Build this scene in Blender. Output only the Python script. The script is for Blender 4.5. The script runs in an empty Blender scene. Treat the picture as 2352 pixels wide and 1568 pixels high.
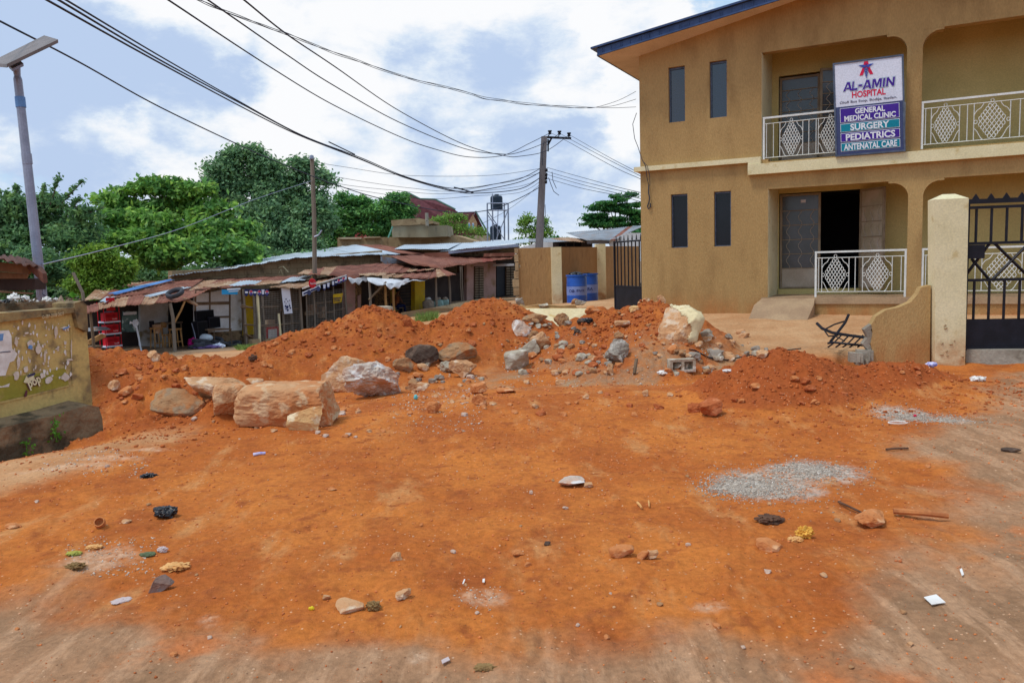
import bpy, math, random
import numpy as np
from mathutils import Vector, Matrix
C = bpy.context.scene.collection
rnd = random.Random(7)
# ---------------------------------------------------------------- camera, sky, sun
F = 1800.0; PITCH = math.radians(5.96); ROLL = .03; EYE = np.array([0, 0, 1.65])
cd = bpy.data.cameras.new("camera"); cam = bpy.data.objects.new("camera", cd); C.objects.link(cam)
cd.sensor_width = 36; cd.lens = 36 * F / 2352; cd.clip_end = 3000; cd.clip_start = .05
cam.matrix_world = Matrix.Translation(EYE) @ Matrix.Rotation(math.pi/2 - PITCH, 4, 'X') @ Matrix.Rotation(-ROLL, 4, 'Z')
bpy.context.scene.camera = cam
vs = bpy.context.scene.view_settings
vs.view_transform = 'Standard'; vs.look = 'None'; vs.gamma = 1; vs.exposure = 0.1
bpy.context.scene.cycles.max_bounces = 6
SUN_EL, SUN_AZ = math.radians(64), math.radians(244)      # azimuth measured clockwise from +Y: behind the camera, to the left
sl = bpy.data.lights.new("sun", 'SUN'); sun = bpy.data.objects.new("sun", sl); C.objects.link(sun)
sl.energy = 1.7; sl.angle = math.radians(12); sl.color = (1, .95, .87)
sdir = Vector((math.sin(SUN_AZ)*math.cos(SUN_EL), math.cos(SUN_AZ)*math.cos(SUN_EL), math.sin(SUN_EL)))
sun.rotation_euler = sdir.to_track_quat('Z', 'Y').to_euler()
# photograph pixel (2352 wide) -> direction, used at build time to measure real positions
def ray(px, py):
    a = (px - 1176) / F; b = -(py - 784) / F
    c, s = math.cos(-ROLL), math.sin(-ROLL)
    x = a*c - b*s; y = a*s + b*c; t = math.pi/2 - PITCH
    return np.array([x, y*math.cos(t) + math.sin(t), y*math.sin(t) - math.cos(t)])
def W(px, py, Y):
    v = ray(px, py); return EYE + v * (Y / v[1])
def onplane(px, py, A, n):
    v = ray(px, py); return EYE + v * (np.dot(A - EYE, n) / np.dot(v, n))
def lin(c): c /= 255.0; return c/12.92 if c <= .04045 else ((c+.055)/1.055)**2.4
def S(r, g, b): return (lin(r), lin(g), lin(b), 1)

world = bpy.data.worlds.new("World"); bpy.context.scene.world = world; world.use_nodes = True
def sky():
    nt = world.node_tree; N = nt.nodes; L = nt.links; N.clear()
    def nd(t, **k):
        n = N.new(t)
        for a, b in k.items(): setattr(n, a, b)
        return n
    def put(s, v):
        if isinstance(v, bpy.types.NodeSocket): L.new(v, s)
        else: s.default_value = v
    def math_(op, a, b=0.0, c=None, clamp=False):
        n = nd('ShaderNodeMath', operation=op, use_clamp=clamp); put(n.inputs[0], a); put(n.inputs[1], b)
        if c is not None: put(n.inputs[2], c)
        return n.outputs[0]
    def vmath(op, a, b):
        n = nd('ShaderNodeVectorMath', operation=op); put(n.inputs[0], a); put(n.inputs[1], b); return n
    def mix(f, a, b):
        n = nd('ShaderNodeMix', data_type='RGBA'); put(n.inputs[0], f); put(n.inputs[6], a); put(n.inputs[7], b); return n.outputs[2]
    def ss(x, a, b, lo=0., hi=1.):
        n = nd('ShaderNodeMapRange', interpolation_type='SMOOTHSTEP'); put(n.inputs[0], x); n.inputs[1].default_value = a; n.inputs[2].default_value = b
        n.inputs[3].default_value = lo; n.inputs[4].default_value = hi; return n.outputs[0]
    tc = nd('ShaderNodeTexCoord'); g0 = vmath('NORMALIZE', tc.outputs['Generated'], (0, 0, 0)).outputs[0]
    def noise(v, sc, det, rough=.55, dist=0.):
        n = nd('ShaderNodeTexNoise'); put(n.inputs['Vector'], v); n.inputs['Scale'].default_value = sc; n.inputs['Detail'].default_value = det
        n.inputs['Roughness'].default_value = rough; n.inputs['Distortion'].default_value = dist; return n
    # cloud coordinates are flattened towards the horizon as a real layer is
    st = vmath('MULTIPLY', g0, (1, 1, 1.9)).outputs[0]
    # fluffy warp of the direction so placed cloud masses get billowing edges
    w1 = noise(st, 7.5, 10, .66); w2 = vmath('SUBTRACT', w1.outputs['Color'], (.5, .5, .5)).outputs[0]
    g = vmath('ADD', g0, vmath('MULTIPLY', w2, (.15, .15, .12)).outputs[0]).outputs[0]
    def blobs(lst):
        tot = None
        for (px, py, rx, amp) in lst:
            d = ray(px, py); d = d / np.linalg.norm(d)
            dist = vmath('DISTANCE', g, tuple(float(q) for q in d)).outputs['Value']
            b = ss(dist, rx*.5/F, rx*1.05/F, amp, 0.)
            tot = b if tot is None else math_('ADD', tot, b)
        return tot
    cover = blobs([(870, 150, 230, .9), (1180, 60, 270, 1.), (1420, 90, 180, .8), (420, 350, 200, .9), (300, 370, 170, .6), (640, 330, 170, .7), (430, 60, 200, .9),
                   (1300, 290, 230, .9), (1050, 330, 220, .8), (860, 340, 180, .5), (300, 200, 260, .6), (60, 60, 220, .7), (1400, 250, 160, .8), (640, 180, 190, .5),
                   (1150, 470, 300, .7), (1420, 440, 220, .6), (100, 360, 120, .3), (1000, 170, 220, .8), (620, 80, 140, .6), (200, 60, 160, .7)])
    white = blobs([(870, 100, 190, .9), (1180, 30, 230, 1.), (1440, 60, 150, .9), (1330, 130, 130, .5), (400, 330, 130, .95), (290, 360, 110, .6), (640, 310, 130, .8), (410, 40, 150, .8),
                   (1330, 300, 150, .7), (1080, 290, 130, .8), (1440, 220, 110, .8), (660, 230, 110, .5), (600, 60, 110, .7), (900, 370, 120, .4), (520, 390, 160, .4)])
    grey = blobs([(1020, 180, 170, .8), (1240, 190, 190, 1.), (1420, 150, 120, .5), (220, 220, 240, .9), (40, 120, 150, .8), (480, 210, 170, .8), (1100, 400, 180, .35), (1330, 380, 150, .4), (380, 420, 160, .4), (60, 470, 150, .3)])
    n1 = noise(st, 3.2, 9, .6, .25).outputs['Fac']; n2 = noise(st, 8., 10, .64, .15).outputs['Fac']
    base = math_('ADD', math_('MULTIPLY', n1, 1.1), math_('MULTIPLY', n2, .55))
    cov = ss(math_('ADD', math_('ADD', base, math_('MULTIPLY', cover, .42)), 0), .80, 1.0)
    sep = nd('ShaderNodeSeparateXYZ'); put(sep.inputs[0], g0)
    low = ss(sep.outputs[2], .02, .2, .55, 0.)
    cov = math_('MAXIMUM', cov, low)
    shade = math_('ADD', math_('SUBTRACT', math_('MULTIPLY', white, .75), math_('MULTIPLY', grey, .8)), math_('MULTIPLY', math_('SUBTRACT', n2, .5), 3.3))
    shade = ss(math_('ADD', shade, .40), -.25, 1.05)
    ramp = nd('ShaderNodeValToRGB'); e = ramp.color_ramp.elements; put(ramp.inputs[0], shade)
    e[0].position = 0; e[0].color = (.50, .63, .86, 1); e[1].position = 1; e[1].color = (.97, .98, 1, 1)
    m = ramp.color_ramp.elements.new(.45); m.color = (.71, .81, .94, 1)
    cl = vmath('MULTIPLY', ramp.outputs[0], (9.3, 9.3, 9.3)).outputs[0]
    sk = nd('ShaderNodeTexSky', sky_type='NISHITA'); sk.sun_disc = False; sk.sun_elevation = SUN_EL; sk.sun_rotation = SUN_AZ; sk.air_density = 1.; sk.dust_density = 2.
    # thin high haze over the clear sky
    blue = mix(.72, vmath('MULTIPLY', sk.outputs[0], (1.25, 1.35, 1.35)).outputs[0], (5.3, 7.4, 9.8, 1))
    col = mix(cov, blue, cl)
    bg = nd('ShaderNodeBackground'); put(bg.inputs[0], col); bg.inputs[1].default_value = .1
    out = nd('ShaderNodeOutputWorld'); L.new(bg.outputs[0], out.inputs[0])
sky()

# ---------------------------------------------------------------- helpers
WL = {}
def tag(o, label=None, cat=None, group=None, kind=None):
    if label: o['label'] = label
    if cat: o['category'] = cat
    if group: o['group'] = group
    if kind: o['kind'] = kind
    return o
def thing(name, label, cat, loc, group=None):
    o = bpy.data.objects.new(name, None); C.objects.link(o); o.location = tuple(float(v) for v in loc); o.empty_display_size = .2
    WL[o] = np.array([float(v) for v in loc]); return tag(o, label, cat, group)
def link(name, me, parent, org):
    o = bpy.data.objects.new(name, me); C.objects.link(o)
    if parent is not None:
        o.parent = parent; WL[o] = WL[parent]
    else:
        o.location = tuple(org); WL[o] = np.array(org)
    return o
def raw(name, V, Fc, mt, parent=None, smooth=False, col=None):
    """V world-space vertices (n,3), Fc list of faces or (m,3|4) array"""
    V = np.asarray(V, dtype=np.float64)
    org = WL[parent] if parent is not None else np.array([V[:, 0].mean(), V[:, 1].mean(), V[:, 2].min()])
    me = bpy.data.meshes.new(name); L = V - org
    if isinstance(Fc, np.ndarray):
        k = Fc.shape[1]; me.vertices.add(len(L)); me.vertices.foreach_set('co', L.astype(np.float32).ravel())
        me.loops.add(Fc.size); me.loops.foreach_set('vertex_index', Fc.astype(np.int32).ravel())
        me.polygons.add(len(Fc)); me.polygons.foreach_set('loop_start', np.arange(0, Fc.size, k, dtype=np.int32))
        me.polygons.foreach_set('loop_total', np.full(len(Fc), k, dtype=np.int32)); me.update(calc_edges=True)
    else:
        me.from_pydata(L.tolist(), [], Fc); me.update()
    if smooth: me.polygons.foreach_set('use_smooth', np.ones(len(me.polygons), dtype=bool))
    if mt is not None: me.materials.append(mt)
    return link(name, me, parent, org)
class Fr:
    """a frame: origin, right, up, outward"""
    def __init__(s, o, r, u, n): s.o, s.r, s.u, s.n = [np.array(v, dtype=float) for v in (o, r, u, n)]
    def p(s, x, y, z=0.): return s.o + s.r*x + s.u*y + s.n*z
ID = Fr((0, 0, 0), (1, 0, 0), (0, 1, 0), (0, 0, 1))
class MB:
    def __init__(s): s.v = []; s.f = []
    def add(s, vs_, fs):
        b = len(s.v); s.v += [tuple(float(q) for q in p) for p in vs_]; s.f += [[b+i for i in f] for f in fs]; return s
    def box(s, fr, x0, x1, y0, y1, z0, z1):
        P = [fr.p(x, y, z) for z in (z0, z1) for y in (y0, y1) for x in (x0, x1)]
        return s.add(P, [(0, 2, 3, 1), (4, 5, 7, 6), (0, 1, 5, 4), (2, 6, 7, 3), (0, 4, 6, 2), (1, 3, 7, 5)])
    def slab(s, pts, t):
        """polygon extruded by vector t"""
        n = len(pts); P = [np.array(p) for p in pts]; t = np.array(t, dtype=float); Q = [p + t for p in P]
        return s.add(P + Q, [list(range(n)), list(range(2*n-1, n-1, -1))] + [(i, i+n, (i+1) % n + n, (i+1) % n) for i in range(n)])
    def tube(s, pts, r, k=6, r2=None, cap=True):
        P = [np.array(p, dtype=float) for p in pts]; n = len(P); ring = []; up = np.array([.01, .02, 1.])
        last = None
        for i in range(n):
            d = P[min(i+1, n-1)] - P[max(i-1, 0)]; d /= (np.linalg.norm(d) + 1e-9)
            a = np.cross(d, up if last is None else last)
            if np.linalg.norm(a) < 1e-3: a = np.cross(d, np.array([1., 0, 0]))
            a /= np.linalg.norm(a); b = np.cross(a, d); last = b
            rr = r if r2 is None else r + (r2 - r) * i / max(1, n-1)
            ring += [P[i] + (a*math.cos(q) + b*math.sin(q)) * rr for q in [2*math.pi*j/k for j in range(k)]]
        fs = [(i*k+j, i*k+(j+1) % k, (i+1)*k+(j+1) % k, (i+1)*k+j) for i in range(n-1) for j in range(k)]
        if cap: fs += [list(range(k-1, -1, -1)), list(range((n-1)*k, n*k))]
        return s.add(ring, fs)
    def lathe(s, c, prof, k=24, ax=(0, 0, 1)):
        c = np.array(c, dtype=float); ax = np.array(ax, dtype=float); ax /= np.linalg.norm(ax)
        a = np.cross(ax, [0.3, 1, .1]); a /= np.linalg.norm(a); b = np.cross(ax, a); P = []
        for (r, h) in prof: P += [c + ax*h + (a*math.cos(q) + b*math.sin(q))*max(r, 1e-4) for q in [2*math.pi*j/k for j in range(k)]]
        n = len(prof)
        return s.add(P, [(i*k+j, i*k+(j+1) % k, (i+1)*k+(j+1) % k, (i+1)*k+j) for i in range(n-1) for j in range(k)] + [list(range(k-1, -1, -1)), list(range((n-1)*k, n*k))])
    def build(s, name, mt, parent=None, smooth=False):
        return raw(name, np.array(s.v), s.f, mt, parent, smooth)

def mat(name, c1, c2=None, sc=3., rough=.85, bump=0., bsc=60., metal=0., vec=(1, 1, 1), lo=.35, hi=.65, c3=None, sc3=20., lo3=.55, hi3=.7, spec=.25, island=0., trans=0., bd=.02, det=6, splash=0.):
    m = bpy.data.materials.new(name); m.use_nodes = True; N = m.node_tree.nodes; L = m.node_tree.links; b = N['Principled BSDF']
    b.inputs['Roughness'].default_value = rough; b.inputs['Metallic'].default_value = metal; b.inputs['Specular IOR Level'].default_value = spec
    tc = N.new('ShaderNodeTexCoord'); mp = N.new('ShaderNodeMapping'); mp.inputs['Scale'].default_value = vec; L.new(tc.outputs['Object'], mp.inputs[0])
    def noise(sc_, det=5):
        n = N.new('ShaderNodeTexNoise'); n.inputs['Scale'].default_value = sc_; n.inputs['Detail'].default_value = det; L.new(mp.outputs[0], n.inputs['Vector']); return n.outputs['Fac']
    def rng(x, a, b_):
        n = N.new('ShaderNodeMapRange'); n.interpolation_type = 'SMOOTHSTEP'; L.new(x, n.inputs[0]); n.inputs[1].default_value = a; n.inputs[2].default_value = b_; return n.outputs[0]
    def mix(f, a, b_):
        n = N.new('ShaderNodeMix'); n.data_type = 'RGBA'; L.new(f, n.inputs[0])
        for i, v in ((6, a), (7, b_)):
            if isinstance(v, bpy.types.NodeSocket): L.new(v, n.inputs[i])
            else: n.inputs[i].default_value = v
        return n.outputs[2]
    c2 = c2 or tuple(v*.8 for v in c1[:3]) + (1,)
    col = mix(rng(noise(sc), lo, hi), c1, c2)
    if c3: col = mix(rng(noise(sc3, 6), lo3, hi3), col, c3)
    # fine grain, about 8 percent
    if splash:     # red earth thrown up on the foot of a wall by rain
        sx = N.new('ShaderNodeSeparateXYZ'); L.new(tc.outputs['Object'], sx.inputs[0]); mr = N.new('ShaderNodeMapRange'); mr.interpolation_type = 'SMOOTHSTEP'; L.new(sx.outputs[2], mr.inputs[0])
        mr.inputs[1].default_value = 0; mr.inputs[2].default_value = splash; mr.inputs[3].default_value = .95; mr.inputs[4].default_value = 0
        mu = N.new('ShaderNodeMath'); mu.operation = 'MULTIPLY'; L.new(mr.outputs[0], mu.inputs[0]); L.new(rng(noise(4, 8), .25, .7), mu.inputs[1]); col = mix(mu.outputs[0], col, S(176, 116, 66))
    hs = N.new('ShaderNodeHueSaturation'); fine = N.new('ShaderNodeMapRange'); L.new(noise(bsc*.7, 3), fine.inputs[0])
    fine.inputs[1].default_value = .3; fine.inputs[2].default_value = .7; fine.inputs[3].default_value = .9; fine.inputs[4].default_value = 1.1
    v_ = fine.outputs[0]
    if island:
        g = N.new('ShaderNodeNewGeometry'); r_ = N.new('ShaderNodeMapRange'); L.new(g.outputs['Random Per Island'], r_.inputs[0]); r_.inputs[3].default_value = 1-island; r_.inputs[4].default_value = 1+island
        mm = N.new('ShaderNodeMath'); mm.operation = 'MULTIPLY'; L.new(r_.outputs[0], mm.inputs[0]); L.new(v_, mm.inputs[1]); v_ = mm.outputs[0]
    L.new(v_, hs.inputs['Value']); L.new(col, hs.inputs['Color']); L.new(hs.outputs[0], b.inputs['Base Color'])
    if bump:
        bp = N.new('ShaderNodeBump'); bp.inputs['Strength'].default_value = bump; bp.inputs['Distance'].default_value = bd; L.new(noise(bsc, det), bp.inputs['Height']); L.new(bp.outputs[0], b.inputs['Normal'])
    if trans:
        tr = N.new('ShaderNodeBsdfTranslucent'); L.new(hs.outputs[0], tr.inputs[0]); mx = N.new('ShaderNodeMixShader'); mx.inputs[0].default_value = trans
        L.new(b.outputs[0], mx.inputs[1]); L.new(tr.outputs[0], mx.inputs[2]); L.new(mx.outputs[0], N['Material Output'].inputs[0])
    return m
def text(name, s, fr, w, h, mt, parent, bold=.0, ext=.003, x=0., y=0., z=0., slant=0.):
    """lettering fitted to w x h, lower left corner at x,y on the frame"""
    cu = bpy.data.curves.new(name, 'FONT'); cu.body = s; cu.offset = bold; cu.resolution_u = 3; cu.shear = slant
    o = bpy.data.objects.new(name, cu); C.objects.link(o); bpy.context.view_layer.update()
    me = bpy.data.meshes.new_from_object(o.evaluated_get(bpy.context.evaluated_depsgraph_get())); bpy.data.objects.remove(o)
    n = len(me.vertices); co = np.zeros(n*3, dtype=np.float32); me.vertices.foreach_get('co', co); co = co.reshape(-1, 3).astype(float)
    mn = co.min(0); mx = co.max(0); sx = w/max(1e-6, mx[0]-mn[0]); sy = h/max(1e-6, mx[1]-mn[1])
    P = np.array([fr.p(x+(c[0]-mn[0])*sx, y+(c[1]-mn[1])*sy, z) for c in co]); fs = [list(p.vertices) for p in me.polygons]
    bpy.data.meshes.remove(me)
    return raw(name, P, fs, mt, parent)

# ---------------------------------------------------------------- noise and terrain height
def _hash(ix, iy, iz, seed):
    h = (ix.astype(np.int64)*374761393 + iy.astype(np.int64)*668265263 + iz.astype(np.int64)*2147483647 + seed*974634777) & 0xffffffff
    h = ((h ^ (h >> 13)) * 1274126177) & 0xffffffff
    return ((h ^ (h >> 16)) & 0xffffff) / float(0xffffff)
def vnoise(x, y, z=None, seed=0):
    x = np.asarray(x, float); y = np.asarray(y, float); z = np.zeros_like(x) if z is None else np.asarray(z, float)
    ix, iy, iz = np.floor(x), np.floor(y), np.floor(z); fx, fy, fz = x-ix, y-iy, z-iz
    fx, fy, fz = [f*f*(3-2*f) for f in (fx, fy, fz)]; r = 0
    for dx in (0, 1):
        for dy in (0, 1):
            for dz in (0, 1):
                r = r + _hash(ix+dx, iy+dy, iz+dz, seed) * (fx if dx else 1-fx) * (fy if dy else 1-fy) * (fz if dz else 1-fz)
    return r*2-1
def fbm(x, y, sc, octv=4, seed=0, z=None, gain=.5):
    a, t, s = 1., 0., sc
    for o in range(octv):
        t = t + a*vnoise(x*s + 17.3*o, y*s - 9.1*o, None if z is None else z*s, seed+o); a *= gain; s *= 2.03
    return t
def sst(x, a, b): t = np.clip((x-a)/(b-a), 0, 1); return t*t*(3-2*t)
CP = []       # terrain control points (x, y, z)
for p in [(-4, 3, 0), (0, 3, 0), (4, 3, .02), (-3, 6, 0), (0, 6, 0), (3, 6, 0), (0, 9.3, 0), (2, 9.3, 0), (4, 9, .03), (6, 9, .08), (6, 7, .05), (8.5, 9.5, .12), (10, 12, .2), (0, 0, 0), (-8, 0, 0), (8, 0, .05),
          (-4.4, 7.2, -.06), (-4.9, 8.2, -.38), (-4.3, 9.2, -.55), (-5.4, 6.9, -.15), (-3.6, 8.2, -.02), (-3.5, 10, -.35), (-2, 10.5, -.1), (-5.5, 12, -.4), (-2.5, 12.5, -.1), (1.5, 11.6, -.12), (3, 10.8, -.05), (0, 12, -.1), (5.9, 10.4, .08),
          (2.8, 16.6, .36), (5.2, 15.6, .40), (7, 14.6, .42), (9, 13.4, .42), (5, 13, .18), (4.2, 12, .12), (3.5, 14, .26), (1.5, 17, .33), (1, 20, .3), (2.5, 24, .3), (4, 30, .3), (0, 14, .05), (6.6, 11.6, .22), (8, 12, .3),
          (-6, 16, -.45), (-2, 18, -.15), (-8, 20, -.9), (-3, 26, -.55), (.2, 22.3, .25), (-.6, 22, .05), (-1, 26, -.3), (.2, 33, -.4), (1, 42, -.45), (6, 45, 0), (-20, 12, -.6), (-12, 8, -.3), (-30, 20, -1.3), (-25, 5, -.4), (20, 10, .3), (20, 30, .3),
          (-30, 45, -1.4), (20, 60, -.3), (0, 60, -.7), (-14, 40, -1.1), (0, -20, 0), (-25, -20, -.2), (25, -20, .1)]: CP.append(p)
for px, py, Y in [(400, 806, 26.4), (902, 727, 34.8), (1100, 689, 40), (540, 800, 26), (250, 840, 23.5), (921, 733, 31), (700, 790, 29), (1170, 684, 41)]: CP.append(tuple(W(px, py, Y)))
CP = np.array(CP)
def _U(r2): return .5*r2*np.log(r2 + 1e-9)
_n = len(CP); _d = ((CP[:, None, :2]-CP[None, :, :2])**2).sum(-1); _K = np.zeros((_n+3, _n+3)); _K[:_n, :_n] = _U(_d) + np.eye(_n)*.35
_K[:_n, _n] = 1; _K[:_n, _n+1:] = CP[:, :2]; _K[_n, :_n] = 1; _K[_n+1:, :_n] = CP[:, :2].T
_w = np.linalg.solve(_K, np.concatenate([CP[:, 2], [0, 0, 0]]))
def Hbase(x, y):
    z = np.full(x.shape, _w[_n]) + _w[_n+1]*x + _w[_n+2]*y
    for i in range(_n): z = z + _w[i]*_U((x-CP[i, 0])**2 + (y-CP[i, 1])**2)
    z = np.clip(z, -1.6, .6); r = np.hypot(x, y); k = sst(r, 45, 80); z = z*(1-k) - 1.0*k
    # dug-out hole beside the left wall, trench in front of the far heaps, hollow by the broken wall stub
    z = z - .42*np.exp(-(((x+4.35)/.55)**2 + ((y-9.9)/.8)**2)) - .3*np.exp(-(((x-4.9)/.8)**2 + ((y-11.0)/.35)**2))
    z = z - .10*np.exp(-((y-11.0-.1*np.sin(x*2))/.5)**2) * sst(x, -2.4, -.5)*(1-sst(x, 4, 5))
    # slow undulation and tyre ruts of the open dirt
    near = 1 - sst(r, 14, 25)
    z = z + near*(.035*fbm(x, y, .45, 3, 5) + .014*fbm(x, y, 2.2, 3, 9) + .0055*fbm(x, y, 9., 3, 19, gain=.6)*(1-sst(r, 7, 12)))
    ang = .28; q = x*math.cos(ang) - y*math.sin(ang); m = np.exp(-((q-.02+.08*np.sin(y*.7))/.17)**2)*sst(y, 3.2, 3.7)*(1-sst(y, 4.7, 5.4))
    z = z + m*.0028*np.sin(q*95)
    for cx, wd in ((.15, .28), (.95, .25)):
        q = x - cx - (y-3)*.10; m = np.exp(-(q/wd)**4)*(1-sst(y, 3.3, 3.9)); z = z + m*(.0045*np.sin(q*75 + 1.5*np.sin(y*9)) - .008)
    return z
HEAPS = [   # crest polylines (px, py, depth), flank slope, roundness
    dict(label='deep red earth mound in front of the broken brown wall, right of the rubble', pts=[(1610, 880, 8.9), (1680, 850, 8.8), (1740, 822, 8.7), (1790, 808, 8.65), (1850, 812, 8.7), (1900, 826, 8.8), (1960, 838, 8.9), (2045, 826, 9.0), (2110, 834, 9.1), (2190, 862, 9.1), (2260, 892, 9.05), (2320, 922, 9.0)], s=.62, r=.14),
    dict(label='long orange earth mound below the wire mesh kiosk', pts=[(560, 812, 12.6), (600, 790, 12.8), (650, 770, 13), (700, 752, 13.3), (760, 734, 13.6), (805, 716, 13.9), (850, 704, 14), (880, 710, 14), (905, 735, 13.9)], s=.5, r=.16, ax=.8),
    dict(label='peaked orange earth mound left of the fallen cream slab', pts=[(950, 775, 13.8), (1000, 745, 14), (1055, 712, 14.3), (1090, 691, 14.5), (1125, 682, 14.6), (1165, 692, 14.6), (1200, 722, 14.2), (1225, 765, 13.6)], s=.5, r=.15, ax=.8),
    dict(label='dark orange mound full of rubble below the brown building corner', pts=[(1310, 765, 12.9), (1345, 725, 13.3), (1385, 708, 13.5), (1430, 712, 13.5), (1475, 700, 13.4), (1512, 692, 13.3), (1535, 706, 13.2)], s=.46, r=.2, ax=.68),
    dict(label='low orange earth mound behind the postered wall, below the red crate rack', pts=[(150, 800, 12.6), (215, 806, 12.4), (270, 808, 12.4), (320, 806, 12.4), (370, 826, 12.2), (430, 812, 12.2), (500, 815, 12.2), (545, 830, 12)], s=.5, r=.25),
    dict(label='small orange berm under the half buried boulder slab at left', pts=[(300, 975, 8.2), (360, 945, 8.4), (430, 930, 8.5), (500, 925, 8.5), (600, 960, 8.3)], s=.45, r=.25)]
for h in HEAPS: h['w'] = np.array([W(*p) for p in h['pts']])
def heap_h(h, x, y):
    """upper envelope of cones standing on points along the crest: a ridge with flanks at the angle of repose"""
    P = h['w']; out = np.full(x.shape, -9.); s = h['s']*(1 + .22*vnoise(x*.9, y*.9, None, 31))
    for a, b in zip(P[:-1], P[1:]):
        n = max(2, int(np.linalg.norm((b-a)[:2])/.16))
        for t in np.arange(n)/n:
            p = a+(b-a)*t; out = np.maximum(out, p[2] - s*(np.sqrt(((x-p[0])/h.get('ax', 1))**2 + (y-p[1])**2 + h['r']**2) - h['r']))
    return out
def cells(x, y, sc, seed):
    """rounded clods: distance to jittered cell centres"""
    xs, ys = x*sc, y*sc; ix, iy = np.floor(xs), np.floor(ys); best = np.full(x.shape, 9.); hh = np.zeros(x.shape); z0 = np.zeros_like(ix)
    for dx in (-1, 0, 1):
        for dy in (-1, 0, 1):
            cx, cy = ix+dx, iy+dy; d = (cx+_hash(cx, cy, z0, seed)-xs)**2 + (cy+_hash(cx, cy, z0, seed+1)-ys)**2
            k = d < best; best = np.where(k, d, best); hh = np.where(k, _hash(cx, cy, z0, seed+2), hh)
    return np.clip(1 - best*3.2, 0, 1)**.7 * hh**2
def Hfull(x, y, parts=False):
    b = Hbase(x, y); z = b.copy(); idx = np.full(x.shape, -1); reach = np.hypot(x, y) < 18
    xs, ys = x[reach], y[reach]; zz = z[reach]; ii = idx[reach]
    for i, h in enumerate(HEAPS):
        hz = heap_h(h, xs, ys) - .03; k = .05; d = hz - zz
        sm = np.where(d > 0, hz, zz) + np.where(np.abs(d) < k*3, k*.6*np.exp(-np.abs(d)/k), 0)
        ii = np.where(d > .03, i, ii); zz = sm
    up = np.clip((zz - b[reach])/.15, 0, 1)
    rough = .35 + up
    dry = ((xs > 2.8) & (ys > 12.3)).astype(float); rough = rough*(1-.75*dry)
    cl_ = .35 + 1.1*sst(fbm(xs, ys, .8, 3, 140), -.35, .55)
    zz = zz + rough*(.018*fbm(xs, ys, 3.1, 5, 21, gain=.6)) + up*(cl_*(.05*cells(xs, ys, 3.2, 3) + .05*cells(xs, ys, 7.5, 8)) + .02*cells(xs, ys, 15, 18) + .05*fbm(xs, ys, 1.3, 3, 77) + .02*fbm(xs, ys, 8, 3, 97)) + (1-up)*.012*cells(xs, ys, 7, 12)*(1-dry)
    z[reach] = zz; idx[reach] = ii
    return (z, idx, b) if parts else z
def ground_z(x, y): return float(Hfull(np.array([float(x)]), np.array([float(y)]))[0])
_T = np.concatenate([np.linspace(2.2, 20, 1400), np.linspace(20.02, 70, 500)])
def hit(px, py):
    """where the sight line to a photograph pixel meets the ground"""
    v = ray(px, py); v = v/v[1]; X = EYE[0] + v[0]*_T; Z = EYE[2] + v[2]*_T; g = Hfull(X, _T); k = np.nonzero(Z < g)[0]
    i = k[0] if len(k) else len(_T)-1
    return np.array([X[i], _T[i], g[i]])
# ---------------------------------------------------------------- ground
def poly_sd(x, y, poly):
    """signed distance, positive inside"""
    P = np.array(poly); n = len(P); ins = np.zeros(x.shape, bool); bd = np.full(x.shape, 1e9)
    for i in range(n):
        a, b = P[i], P[(i+1) % n]; ab = b-a; t = np.clip(((x-a[0])*ab[0]+(y-a[1])*ab[1])/(ab@ab+1e-12), 0, 1)
        bd = np.minimum(bd, np.hypot(x-a[0]-ab[0]*t, y-a[1]-ab[1]*t))
        c = ((a[1] > y) != (b[1] > y)) & (x < (b[0]-a[0])*(y-a[1])/(b[1]-a[1]+1e-12)+a[0]); ins ^= c
    return np.where(ins, bd, -bd)
def g0(px, py, z=0.):
    v = ray(px, py); return (EYE + v*((z-1.65)/v[2]))[:2]
DUST = [g0(*p) for p in [(-200, 1400), (150, 1330), (330, 1400), (520, 1440), (800, 1490), (1050, 1480), (1230, 1440), (1480, 1445), (1620, 1420), (1820, 1455), (1960, 1420), (2070, 1350), (2160, 1240), (2180, 1150), (2140, 1080), (2060, 1020), (2120, 990), (2290, 925), (2320, 868), (3200, 850), (3200, 1800), (-400, 1900)]]
TAN = [g0(*p) for p in [(-300, 1050), (-50, 1050), (120, 1040), (330, 985), (420, 990), (400, 1030), (330, 1045), (200, 1075), (90, 1120), (-100, 1170), (-400, 1250)]]
GRAV = [((1745, 1112), .40, .46), ((1862, 1080), .34, .30), ((1690, 1120), .26, .22), ((2085, 960), .36, .40), ((2160, 966), .36, .26)]
PALE = [((1625, 1388), .17, .10), ((1100, 1362), .16, .10), ((235, 1290), .20, .22), ((150, 1085), .5, .14), ((250, 1068), .4, .10), ((330, 1050), .3, .06), ((480, 1425), .1, .1), ((960, 1500), .05, .05)]
YARD = [(2.9, 17), (9.5, 13.3), (9.5, 11.9), (6.3, 11.9), (5.8, 11.4), (4.6, 11.55), (3.9, 11.9), (3.2, 12.3), (2.4, 13.6), (1.5, 15), (.6, 17.5), (.0, 21.3), (.3, 23), (3, 34), (8, 34), (9, 20)]
LANE = [(-3.0, 21), (-1.1, 19), (.1, 19.5), (-.3, 24), (0, 30), (.9, 43), (-.4, 43), (-3.4, 33), (-7, 27), (-12, 23.5), (-11, 21.5), (-6, 23.5)]
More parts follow.
